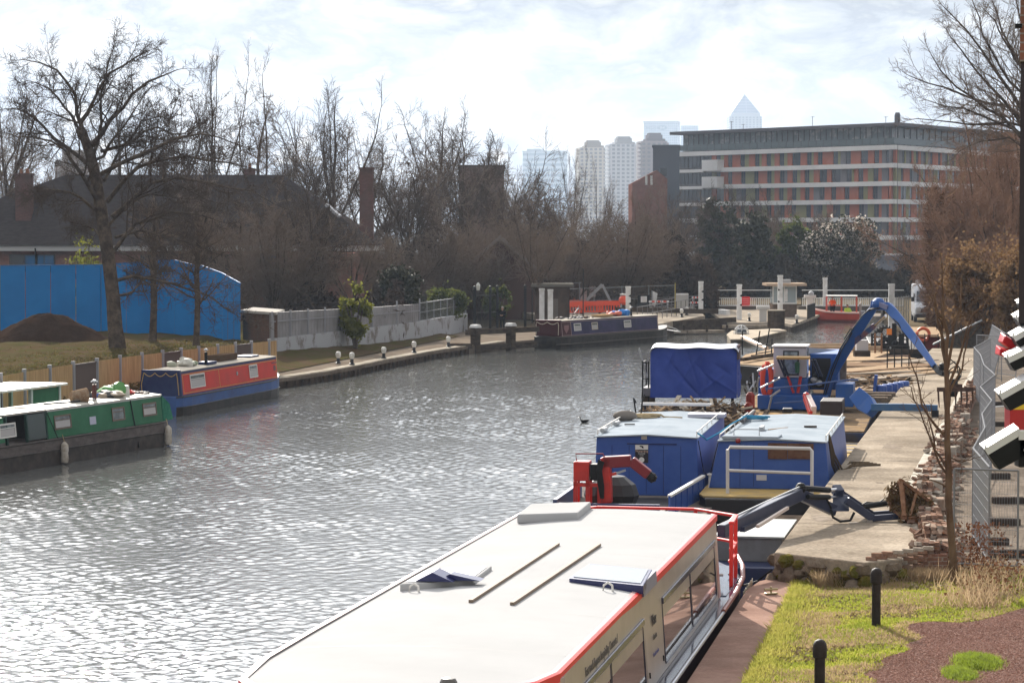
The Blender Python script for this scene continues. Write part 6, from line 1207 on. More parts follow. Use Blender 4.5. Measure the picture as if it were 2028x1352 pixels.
    for p in top_ + [(0, 22.6, zr)]: k = MB(); k.bar((p[0], p[1], .94), (p[0], p[1], zr-.03), .07); k.build('post', tred, t, bevel=.006)
    c = R(1367, 1014, 2.2); c = Vector((1.0, 20.6, 1.98)); k = MB(); rr = .34; k.tube([(c.x+rr*math.cos(u), c.y+rr*math.sin(u)*.82, c.z+rr*math.sin(u)*.35) for u in [i/20*2*PI for i in range(21)]], .022, 6); [k.tube([c, (c.x+rr*math.cos(u), c.y+rr*math.sin(u)*.82, c.z+rr*math.sin(u)*.35)], .012, 5) for u in [i/5*2*PI for i in range(5)]]; wh = k.build('steering_wheel', mat('wheel_grey', (.12, .12, .13), .4), t); k = MB(); k.ball(c, .06, 10); k.build('hub', galv, wh)
    k = MB(); k.bar((1.0, 20.75, .94), (1.0, 20.65, 1.95), .22, .16); k.build('console', mat('console_grey', (.20, .20, .22), .4), t, bevel=.03)
    for i in range(3): k = MB(); x = 1.25+.15*i; k.tube([(x, 19.5+.1*i, 1.02), (x, 19.55+.1*i, 1.7)], .055, 8); k.build('white_post', wframe, t)
    k = MB(); k.box(1.15, 1.75, 19.4, 20.1, .945, 1.02); k.build('deck_locker', dkb, t)
    k = MB(); k.lathe([(.12, .94), (.12, .98), (.05, 1.0), (.05, 1.2), (.13, 1.22), (.12, 1.26)], (1.55, 20.6, 0), 10); k.tube([(1.35, 20.6, 1.12), (1.75, 20.6, 1.12)], .03, 6); k.build('mooring_cleat', galv, t)
    for x, lb_ in ((1.38, 'left of two pale jackets hung on the trip boat rail'), (1.58, 'right of two pale jackets hung on the trip boat rail')):
        M = W2(t, x+.05, 19.95, 1.22); j = thing('hanging_jacket', lb_, 'jacket', M, -a); k = MB(); k.grid(lambda u, v: ((u-.5)*.16*(1.3-v*.5), .05*math.sin(u*6+v*3)+.02, v*.5), 6, 8); k.grid(lambda u, v: ((u-.5)*.16*(1.3-v*.5), .09+.05*math.sin(u*6+v*3), v*.5), 6, 8); k.build('cloth', mat('cloth_pale', (.62, .55, .48), .9), j)
    return t
trip = trip_boat()
# ---------------------------------------------------------------- F, G blue cabin work boats
buff = mat('deck_buff', (.52, .36, .14), .75, col2=(.40, .30, .16), scale=2); greyd = mat('deck_grey', (.16, .14, .13), .8, col2=(.24, .21, .18), scale=1.5); woodside = mat('plank_side', (.26, .19, .13), .85, col2=(.12, .09, .07), scale=1.5, stretch=(8, 8, 1)); wroof2 = mat('roof_pale', (.35, .39, .43), .8, col2=(.29, .33, .37), scale=1.2, bump=.08, bscale=2)
def roofrail(t, x, y0, y1, z, n=5):
    k = MB(); k.tube([(x, y0, z), (x, y0, z+.13), (x, y1, z+.13), (x, y1, z)], .018, 6); [k.tube([(x, y0+(y1-y0)*i/n, z), (x, y0+(y1-y0)*i/n, z+.13)], .014, 5) for i in range(1, n)]; k.build('grab_rail', wframe, t)
def work_one():
    t = boat('work_boat', 'blue cabin work boat with a folded red crane on its fore deck', 1180, 864, 2.18, 9.5, 1.32, 'blue cabin work boats')
    L0, L1 = -6.2, 12.5; k = MB(); W = 1.95
    k.loft([[(-W, y, .62), (-W, y, .3), (-W*.96, y, -.3+dz), (W*.96, y, -.3+dz), (W, y, .3), (W, y, .62)] for y, dz in ((L0, .5), (L0+1, 0), (L1, 0))]); k.build('hull', mat('hull_work', (.035, .03, .03), .6, col2=(.07, .055, .045), scale=2), t, bevel=.02)
    k = MB(); k.box(-W+.02, W-.02, L0+.05, L1, .622, .66); k.build('deck', greyd, t); k = MB(); k.prism([(-W-.05, L0), (-W-.05, L0+1.0), (-W+.55, L0+1.7), (W-.6, L0+1.7), (W, L0+.9), (W, L0)], .662, .74); k.build('fore_deck', mat('deck_sand', (.42, .33, .22), .8, col2=(.33, .26, .18), scale=3), t)
    xf = lambda z: 1.33; k = MB(); z0, z1 = .66, 2.16; k.add([(-1.36, 0, z0), (1.38, 0, z0), (1.32, 0, z1), (0, 0, z1+.06), (-1.30, 0, z1), (-1.36, 8.6, z0), (1.38, 8.6, z0), (1.32, 8.6, z1), (0, 8.6, z1+.06), (-1.3, 8.6, z1)], [(0, 1, 2, 3, 4), (9, 8, 7, 6, 5), (0, 5, 6, 1), (1, 6, 7, 2), (2, 7, 8, 3), (3, 8, 9, 4), (4, 9, 5, 0)]); cb = k.build('cabin', blue, t, bevel=.02)
    k = MB(); k.ext([(-1.36, z1+.0), (-1.36, z1+.03), (0, z1+.10), (1.36, z1+.03), (1.36, z1+.0), (0, z1+.065)], 'y', -.06, 8.7); k.build('roof', wroof2, t)
    k = MB(); [k.box(x, x+.012, -.006, .004, z0+.05, z1-.2) for x in (-.9, -.45, 0, .45, .9)]; k.box(-.5, .8, -.02, .0, z1-.17, z1-.14); k.build('seams', navy, cb)
    for x in (-1.31, 1.31): roofrail(t, x, .3 if x < 0 else .1, 7.6, z1+.03)
    F_ = lambda px, py: ls(t, px, py, y=-.03)
    p, q = F_(1258, 880), F_(1283.5, 916); k = MB(); k.box(p.x, q.x, -.03, -.008, q.z, p.z); sg = k.build('sign', mat('sign_black', (.03, .025, .03), .5), t)
    zt = p.z; w = q.x-p.x; h = p.z-q.z; k = MB(); k.box(p.x+.002, q.x-.002, -.036, -.031, p.z-h*.27, p.z-.004); k.build('sign_header', wframe, sg)
    k = MB(); k.ext([(p.x+w*.32, zt-h*.06), (p.x+w*.45, zt-h*.05), (p.x+w*.62, zt-h*.08), (p.x+w*.67, zt-h*.19), (p.x+w*.55, zt-h*.19), (p.x+w*.5, zt-h*.13), (p.x+w*.42, zt-h*.12)], 'y', -.042, -.037); k.build('emblem', ib, sg)
    fr_ = lambda z: frame((p.x+w/2, -.033, z), (1, 0, 0), (0, 0, 1)); text('lettering', 'Waterdog', w*.24, mat('letter_peach', (.6, .42, .32), .6), sg, fr_(zt-h*.36), .002); text('lettering', 'the waterway\nservice team\nLondon', w*.10, wframe, sg, fr_(zt-h*.52), .002)
    k = MB(); k.lathe([(w*.21, 0), (w*.21, .008)], n=20); k.v = [(p.x+w/2+x, -.033-z, zt-h*.84+y) for x, y, z in k.v]; k.build('disc', wframe, sg); k = MB(); k.bar((p.x+w*.42, -.043, zt-h*.88), (p.x+w*.58, -.043, zt-h*.80), .012, .004); k.build('disc_mark', galv, sg)
    p, q = F_(1270, 861.5), F_(1281, 870); k = MB(); k.box(p.x, q.x, -.03, -.005, q.z, p.z); k.build('plate', mat('plate_tan', (.40, .36, .30), .6), t)
    # bulwark frame round the fore deck
    k = MB(); dkk = mat('navy_bulwark', (.03, .045, .13), .45); k.box(-1.7, -1.6, L0+1.2, -.6, .66, 1.05); k.build('bulwark', dkk, t); k = MB(); k.box(-1.6, .9, L0+1.1, L0+1.2, .66, .98); k.build('bulwark', dkk, t); k = MB(); k.bar((1.1, L0+1.5, 1.15), (1.55, -.6, 1.25), .1, .06, m=1); k.add([(1.1, L0+1.5, .67), (1.55, -.6, .67), (1.55, -.6, 1.22), (1.1, L0+1.5, 1.12)], [(0, 1, 2, 3)]); [k.bar((1.1+.45*i/6, L0+1.5+4.1*i/6, .68), (1.1+.45*i/6, L0+1.5+4.1*i/6, 1.15), .05, m=0) for i in range(7)]; k.build('side_bulwark', [blue, wframe], t)
    k = MB(); k.box(-.7, .9, -4.3, -.9, .665, .70); k.build('hold_cover', mat('hold_black', (.02, .018, .018), .6), t)
    # crane
    cr = mat('crane_red', (.55, .035, .025), .4, col2=(.42, .03, .025), scale=3); crd = mat('crane_dark_red', (.20, .02, .025), .4); C_ = lambda px, py, y=-4.6: ls(t, px, py, y=y)
    b0, b1 = C_(1137, 995), C_(1165, 913); k = MB(); ct = thing('deck_crane', 'red folding deck crane with black hoses on the blue work boat', 'crane', W2(t, b0.x, -4.6, .66), t.rotation_euler[2]); ox = b0.x; X = lambda px, py, dy=0: (C_(px, py).x-ox, dy, C_(px, py).z-.66)
    z_ = lambda py: C_(1150, py).z-.66
    k = MB(); k.box(0, X(1168, 950)[0], -.15, .35, z_(951), z_(913)); k.build('control_box', cr, ct, bevel=.02)
    k = MB(); [k.box(x-.05, x+.05, y-.05, y+.05, 0, z_(951)) for x in (.05, .35, .64) for y in (-.1, .3)]; k.box(0, .7, -.15, -.05, .12, .2); k.box(0, .7, -.15, -.05, z_(962), z_(955)); k.build('frame', cr, ct)
    k = MB(); k.bar(X(1203, 995), X(1200, 905), .24, .3); k.build('column', cr, ct, bevel=.03)
    k = MB(); k.bar(X(1195, 915), X(1250, 912), .3, .28); k.bar(X(1250, 912), X(1285, 940), .26, .24); k.build('boom', crd, ct, bevel=.03)
    k = MB(); k.bar(X(1205, 940, -.1), X(1222, 936, -.1), .07); k.bar(X(1222, 936, -.1), X(1240, 930, -.1), .05, m=1); k.build('ram', [cr, galv], ct)
    k = MB(); k.bar(X(1283, 938), X(1296, 950), .16, .2); k.ball(X(1291, 945), .13, 8); k.build('grab_head', ib, ct)
    k = MB()
    for i in range(6): k.tube([X(1188+i*2, 908+i, -.2), X(1184+i*2, 930, -.26), X(1188+i*2, 960, -.24), X(1192+i, 985, -.2)], .018, 5)
    k.build('hoses', ib, ct); k = MB(); k.box(X(1168, 950)[0]+.02, X(1186, 950)[0], -.1, .3, z_(950), z_(918)); k.build('valve_block', ib, ct)
    k = MB(); k.tube([X(1142, 912), X(1140, 898), X(1194, 898), X(1198, 906)], .018, 6); k.build('guard_rail', crd, ct)
    k = MB(); k.ball((1.15-.35, .9, .40), .55, 12, sc=(1.25, 1, .95)); k.build('black_tank', mat('tank_black', (.018, .016, .017), .4), ct)
    # roof gear
    zr = z1+.08; T = lambda px, py: ls(t, px, py, z=zr)
    a, b = T(1268, 812), T(1405, 815); l = thing('ladder', 'white aluminium ladder lying across the far end of the left blue cabin roof', 'ladder', W2(t, a.x, a.y, zr+.18), t.rotation_euler[2]); w = b.x-a.x; [MB().bar((0, y, 0), (w, y, 0), .05, .07).build('rail', wframe, l) for y in (0, .35)]; k = MB(); [k.bar((w*i/9, 0, 0), (w*i/9, .35, 0), .03) for i in range(10)]; k.build('rungs', galv, l); k = MB(); [k.box(x, x+.06, .1, .2, -.18, -.03) for x in (.1, w-.2)]; k.build('chocks', ib, l)
    c = T(1385, 824); lid('roof_tray', 'flat grey tray beside the ladder on the left blue cabin roof', 'tray', t, c.x-.3, c.x+.75, c.y-.4, c.y+.4, zr-.02, zr+.09, mat('tray_grey', (.45, .45, .52), .5))
    coil('rope', 'tan rope coiled on the left blue cabin roof', W2(t, T(1280, 826).x, T(1280, 826).y, zr-.02), .38, ropem, 5, 6, .03, tail=[(.5, -.2, .04), (1.0, -.35, .03)])
    p = T(1238, 830); sn = thing('tool_bag', 'grey canvas bag slumped on the left edge of the left blue cabin roof', 'bag', W2(t, p.x, p.y, zr-.02), .2); k = MB(); k.ball((0, 0, .12), .34, 12, sc=(1, .7, .45), jit=.12, rnd=random.Random(3)); k.build('cloth', mat('bag_grey', (.20, .18, .16), .9), sn, smooth=60)
    for px, py in ((1225, 840), (1200, 853)): p = T(px, py); sn = thing('steel_tube', 'short bright steel tube on the left cabin roof edge, %s' % ('farther from the crane' if px > 1210 else 'nearer the crane'), 'tube', W2(t, p.x, p.y, zr+.03), .4); MB().tube([(-.2, -.2, 0), (.15, .3, 0)], .06, 10).build('tube', galv, sn)
    p = T(1247, 841); sn = thing('wood_scrap', 'small dark wood scrap on the left blue cabin roof', 'wood', W2(t, p.x, p.y, zr), .2); MB().box(-.14, .14, -.03, .03, 0, .03).build('plank', tim, sn)
    for x, y, lb_ in ((T(1250, 826).x, T(1250, 818).y, 'rusty pair of hooked bars standing at the far left of the left cabin roof'),): s_ = thing('iron_hooks', lb_, 'hook', W2(t, x, y, zr)); k = MB(); k.tube([(-.05, 0, 0), (-.12, 0, .45), (-.05, 0, .3)], .025, 5); k.tube([(.1, 0, 0), (.14, 0, .4), (.2, 0, .55)], .025, 5); k.build('hook', ib, s_)
    return t
wb1 = work_one()
def work_two():
    t = boat('work_boat', 'blue cabin work boat with a white pipe guard rail and yellow deck edge', 1424, 872, 2.16, 10.5, 1.36, 'blue cabin work boats')
    k = MB(); W = 1.75; k.loft([[(-W*s, y, .88), (-W*s, y, .3), (-W*.96*s, y, -.3+dz), (W*.96*s, y, -.3+dz), (W*s, y, .3), (W*s, y, .88)] for y, dz, s in ((-2.0, .6, .86), (-1.5, .2, .97), (-.4, 0, 1), (11, 0, 1))]); k.build('hull', mat('hull_blackish', (.02, .017, .017), .45), t, bevel=.04)
    k = MB(); k.prism([(-W*.9, -1.85), (-W*.98, -1.4), (-W, .0), (-W, 10.9), (W, 10.9), (W, 0), (W*.98, -1.4), (W*.9, -1.85)], .882, .93); k.build('deck', buff, t, bevel=.01)
    z0, z1 = .935, 2.14; k = MB(); k.add([(-1.62, 0, z0), (1.48, 0, z0), (1.36, 0, z1), (0, 0, z1+.05), (-1.36, 0, z1), (-1.62, 8.8, z0), (1.48, 8.8, z0), (1.36, 8.8, z1), (0, 8.8, z1+.05), (-1.36, 8.8, z1)], [(0, 1, 2, 3, 4), (9, 8, 7, 6, 5), (0, 5, 6, 1), (1, 6, 7, 2), (2, 7, 8, 3), (3, 8, 9, 4), (4, 9, 5, 0)]); cb = k.build('cabin', blue, t, bevel=.02)
    k = MB(); k.ext([(-1.40, z1), (-1.40, z1+.03), (0, z1+.10), (1.40, z1+.03), (1.40, z1), (0, z1+.06)], 'y', -.06, 8.9); rf = k.build('roof', wroof2, t)
    F_ = lambda px, py: ls(t, px, py, y=-.03); brown = mat('rust_brown', (.10, .05, .035), .8, col2=(.14, .08, .055), scale=4)
    for a, b in ((1521, 1559), (1560, 1611)): p, q = F_(a, 872), F_(b, 909); k = MB(); k.box(p.x, q.x, -.035, .0, q.z, min(p.z, z1-.02)); k.build('shutter', brown, cb)
    k = MB(); [k.box(F_(px, 900).x, F_(px, 900).x+.012, -.007, .003, z0+.05, z1-.03) for px in (1465, 1492)]; k.build('seams', navy, cb)
    p, q = F_(1498, 940), F_(1518, 951); k = MB(); k.box(p.x, q.x, -.02, 0, q.z, p.z); pl = k.build('name_plate', mat('plate_pale', (.50, .50, .52), .6), cb)
    p = F_(1462, 872); k = MB(); k.ball((p.x, -.08, p.z), .07, 10); k.build('lamp', mat('lamp_red', (.25, .02, .02), .3), t)
    # white pipe frame
    k = MB(); y = -1.15; L_ = lambda px, py: ls(t, px, py, y=y); a, b, c, d = L_(1441, 972), L_(1441, 885), L_(1608, 888), L_(1608, 965); a.z = d.z = .93
    k.tube([a, b + Vector((0, 0, -.06)), b + Vector((.05, 0, 0)), c + Vector((-.05, 0, 0)), c+Vector((0, 0, -.06)), d], .045, 10); m1, m2 = L_(1441, 931), L_(1608, 937); k.tube([m1, m2], .038, 8); k.build('guard_rail', mat('pipe_white', (.58, .56, .54), .5), t, smooth=50)
    for px, py in ((1410, 965), (1630, 968)): p = ls(t, px, py, z=.93); k = MB(); k.lathe([(.09, .93), (.09, 1.24), (.13, 1.25), (.13, 1.29)], (p.x, max(p.y, -1.3), 0), 10); k.build('bollard', mat('pipe_white', (.58, .56, .54)), t)
    T = lambda px, py: ls(t, px, py, z=z1+.06); zr = z1+.07
    for x in (-1.36, 1.36): roofrail(t, x, .2, 8.2, z1+.03, 6)
    k = MB(); p, q = T(1436, 866), T(1508, 856); k.prism([(-1.3, -.02), (.15, -.02), (.2, .75), (-1.25, .75)], z1+.06, z1+.14); k.build('roof_hatch', wroof2, t, bevel=.015); k = MB(); k.tube([(-1.0, .25, z1+.14), (-1.0, .25, z1+.30), (-.35, .25, z1+.30), (-.35, .25, z1+.14)], .016, 6); k.build('hatch_handle', galv, t); p = T(1509, 853); k = MB(); k.box(p.x-.05, p.x+.05, p.y-.3, p.y+.3, zr, zr+.12); k.build('slide_rail', galv, t)
    p, q = T(1478, 832), T(1500, 818); x = thing('pipe_length', 'dark ended steel pipe on the right blue cabin roof beside the blue rope', 'pipe', W2(t, p.x, p.y-1.2, zr+.05)); MB().tube([(0, 0, 0), W2(t, q.x-.1, q.y, 0)-W2(t, p.x, p.y-1.2, 0)], .055, 10).build('tube', mat('tube_dark', (.10, .09, .09), .5), x)
    coil('rope', 'blue rope heaped on the right blue cabin roof', W2(t, T(1494, 832).x, T(1494, 832).y, zr), .34, ropeb, 9, 7, .025)
    p, q = T(1522, 853), T(1559, 849); x = thing('wood_batten', 'thin wooden batten lying on the right blue cabin roof', 'plank', W2(t, p.x, p.y, zr)); MB().bar((0, 0, .02), W2(t, q.x, q.y, 0)-W2(t, p.x, p.y, 0)+Vector((0, 0, .02)), .06, .03).build('plank', mat('batten', (.33, .22, .13), .8), x)
    p = T(1605, 847); x = thing('wood_block', 'short dark wooden block on the right blue cabin roof', 'plank', W2(t, p.x, p.y, zr)); MB().box(-.17, .17, -.04, .04, 0, .05).build('block', tim, x)
    k = MB(); k.ball((1.45, .5, z1-.02), .14, 8, jit=.3, rnd=random.Random(1)); rp = None
    s = W2(t, 1.42, .6, z1); rnd = random.Random(6)
    for i in range(4):
        e = G(1684+i*8, 915+i*2, 1.38); m_ = s.lerp(e, .5); rope('mooring_rope', ['thick brown mooring rope hanging lowest from the right cabin to the quay', 'second brown mooring rope from the right cabin corner to the quay', 'third brown mooring rope with a loose end on the quay', 'uppermost brown mooring rope from the right cabin corner'][i], [s+Vector((0, 0, .05*i)), s.lerp(e, .15)+Vector((0, 0, -.55+.1*i)), s.lerp(e, .4)+Vector((0, 0, -.75+.08*i)), s.lerp(e, .7)+Vector((0, 0, -.35+.05*i)), e, e+Vector((.5, -.1+.1*i, 0))], mat('rope_brown', (.10, .075, .05), .9), .03)
    rope('mooring_rope', 'pale blue rope slung between the two blue cabin roofs', [W2(wb1, 1.3, .2, 2.3), W2(wb1, 1.5, .0, 2.2), W2(t, -1.75, .6, 2.12), W2(t, -1.45, 1.2, 2.28), W2(t, -1.37, 4, 2.32), W2(t, -1.2, 6.5, 2.35)], ropeb, .022)
    rope('power_cable', 'thin dark cable looping in the gap between the blue cabins', [W2(wb1, 1.35, .1, 2.1), W2(wb1, 1.5, 0, 1.3), W2(wb1, 1.8, 0, 1.05), W2(t, -1.6, .2, 1.3), W2(t, -1.4, .2, 2.1)], ib, .012, 'cable')
    return t
wb2 = work_two()
# small striped timber landing beside the right work boat
def sidepont():
    a = G(1676, 866, .55); t = thing('striped_staging', 'weathered staging of pale boards in the shade beside the right blue cabin', 'landing stage', a, math.radians(-10)); rnd = random.Random(4)
    k = MB(); k.box(-1.3, .75, -6, 5, -.9, -.06); k.build('float', tim, t)
    for i in range(18): k = MB(); y = -5.8+i*.6; k.box(-1.3, .8, y, y+.52, -.05, .0+rnd.uniform(0, .03)); k.build('board', mat('board_%d' % (i % 2), ((.42, .33, .2), (.30, .28, .27))[i % 2], .85), t)
sidepont()
# ---------------------------------------------------------------- H dark excavator arm and its flat boat
dnav = mat('arm_navy', (.022, .030, .065), .4, col2=(.035, .042, .08), scale=3); rust = mat('rust', (.17, .085, .05), .85, col2=(.26, .15, .09), scale=6); chrome = mat('chrome', (.6, .6, .62), .15, metal=.9)
def hose(k, pts, r=.018): k.tube(pts, r, 6)
def digger_boat():
    o = G(1490, 1062, 1.15); t = thing('weed_boat', 'flat dark boat with a grey box cover between the trip boat and the quay end', 'boat', (o.x, o.y, 0), math.radians(-11)); 
    k = MB(); k.loft([[(-1.3, y, .62), (-1.25, y, -.3), (.75, y, -.3), (.8, y, .62)] for y in (-.9, 7.5)]); k.build('hull', mat('hull_navy', (.02, .03, .09), .4), t, bevel=.03)
    k = MB(); k.box(-.75, .62, .0, 3.2, .621, 1.12); k.build('box_cover', mat('cover_grey', (.20, .21, .22), .55, col2=(.15, .155, .16), scale=2), t, bevel=.02); k = MB(); k.box(-.80, .67, -.05, 3.25, 1.121, 1.16); k.build('box_lid', mat('cover_grey_top', (.33, .35, .35), .6, col2=(.24, .26, .26), scale=3), t)
    k = MB(); k.box(-.9, .5, 3.6, 7.3, .621, .8); k.build('engine_deck', tim, t)
digger_boat()
def lying_arm():
    pt = lambda px, py, Y: D(px, py, Y-4.0); o = G(1660, 1040, 1.36)
    t = thing('hydraulic_digger', 'dark navy hydraulic arm with a rusty mesh bucket lying across the quay', 'excavator arm', o); P = lambda px, py, Y: pt(px, py, Y)-o
    k = MB(); k.bar(P(1428, 1052, 52.5), P(1588, 976, 56.5), .17, .26); k.bar(P(1583, 978, 56.5), P(1652, 1010, 57.2), .17, .24); b = k.build('boom', dnav, t, bevel=.02)
    k = MB(); k.bar(P(1470, 1048, 53.2), P(1532, 1019, 55), .10); k.build('ram_body', dnav, t); k = MB(); k.bar(P(1500, 1042, 53.4), P(1560, 1005, 55.2), .06); k.build('ram_rod', mat('rod_pale', (.62, .52, .46), .4), t)
    k = MB(); [k.tube([P(1460, 1020+d, 53.2), P(1520, 992+d, 55), P(1588, 962+d, 56.4)], .02, 6) for d in (0, 7)]; k.build('pipes', galv, b)
    k = MB(); k.ball(P(1586, 966, 56.4), .12, 10); k.build('knuckle', ib, b)
    k = MB(); k.tube([P(1590, 966, 56.5), P(1642, 970, 57.2)], .065, 8); k.tube([P(1600, 983, 56.4), P(1642, 984, 57)], .055, 8); k.build('cylinder', ib, t); k = MB(); k.tube([P(1642, 970, 57.2), P(1668, 968, 57.6)], .035, 8); k.tube([P(1642, 984, 57), P(1658, 983, 57.4)], .03, 8); k.build('cylinder_rod', chrome, t)
    k = MB(); k.bar(P(1655, 966, 57.6), P(1663, 978, 57.4), .2, .2); k.add([P(1650, 975, 57.4), P(1680, 980, 57.6), P(1682, 1012, 57.2), P(1648, 1012, 57), P(1650, 975, 57.7), P(1680, 980, 57.9), P(1682, 1012, 57.5), P(1648, 1012, 57.3)], [(0, 1, 2, 3), (7, 6, 5, 4), (0, 4, 5, 1), (1, 5, 6, 2), (2, 6, 7, 3), (3, 7, 4, 0)]); k.build('slew_block', dnav, t, bevel=.02)
    k = MB(); k.bar(P(1662, 974, 57.8), P(1712, 1008, 58.2), .12, .14); k.bar(P(1710, 1006, 58.2), P(1728, 1018, 58.3), .12, .12); k.bar(P(1726, 1018, 58.3), P(1790, 1013, 58.2), .10, .12); k.bar(P(1676, 990, 57.2), P(1728, 1026, 57.3), .13, .16); k.bar(P(1726, 1026, 57.3), P(1790, 1021, 57.4), .10, .13); k.build('fork', dnav, t, bevel=.015)
    k = MB(); k.tube([P(1712, 1002, 57.8), P(1756, 996, 57.9)], .065, 8); k.build('bucket_cylinder', ib, t); k = MB(); k.tube([P(1756, 996, 57.9), P(1784, 992, 57.9)], .025, 8); k.build('bucket_rod', chrome, t)
    k = MB(); hose(k, [P(1645, 1008, 57), P(1650, 1024, 57), P(1664, 1032, 57), P(1684, 1030, 57), P(1692, 1014, 57)], .03); k.build('hose', ib, t); k = MB(); hose(k, [P(1632, 982, 57), P(1640, 992, 56.9), P(1646, 1006, 57)], .022); k.build('hose', ib, t); k = MB(); hose(k, [P(1786, 995, 57.9), P(1772, 998, 57.8), P(1768, 1012, 57.8), P(1778, 1022, 57.8)], .03); k.build('hose', ib, t); k = MB(); hose(k, [P(1700, 1003, 58), P(1716, 994, 58), P(1740, 995, 58), P(1750, 988, 58), P(1752, 995, 58)], .016); k.build('hose', ib, t)
    k = MB(); k.bar(P(1690, 1034, 57.1), P(1690, 1042, 57.1), .2); k.bar(P(1722, 1030, 57.2), P(1722, 1038, 57.2), .12); k.build('prop', mat('prop_grey', (.3, .27, .24), .8), t)
    # mesh bucket: curved back with rim frame
    a, b, c, d = P(1783, 950, 57.6), P(1847, 998, 58.2), P(1846, 1022, 57.2), P(1800, 1032, 57.0); k = MB()
    def bk(u, v): 
        p = a.lerp(b, u); q = d.lerp(c, u); m = p.lerp(q, v); bow = 4*v*(1-v)*.32; return m + Vector((-.30*(1-u)*4*v*(1-v), bow, -bow*.2))
    rnd = random.Random(5)
    for i in range(17): k.tube([bk(i/16, j/8) + Vector([rnd.uniform(-.008, .008) for _ in range(3)]) for j in range(9)], .016, 4)
    for j in range(15): k.tube([bk(i/8, j/14) + Vector([rnd.uniform(-.008, .008) for _ in range(3)]) for i in range(9)], .016, 4)
    k.build('mesh_bucket', rust, t); k = MB(); k.bar(a, b, .07); k.bar(b, c, .06); k.bar(a, d+Vector((-.1, 0, .1)), .08); k.bar(d, c, .10, .16); k.bar(a.lerp(b, .5), d, .05); k.bar(d+Vector((-.1, 0, .1)), P(1788, 1020, 57.6), .12); k.bar(P(1786, 960, 57.6), P(1792, 1024, 57.5), .1, .06); k.build('bucket_rim', rust, t)
    leafcloud('caught_weed', 1500, lambda rng, n: np.array([tuple(bk(rng.random(), rng.random()**.8) + Vector((rng.normal(0, .05), rng.normal(0, .05), rng.normal(0, .05)))) for _ in range(n)]), .06, mat('dry_weed', (.16, .11, .06), .9), t, 4, asp=3)
lying_arm()
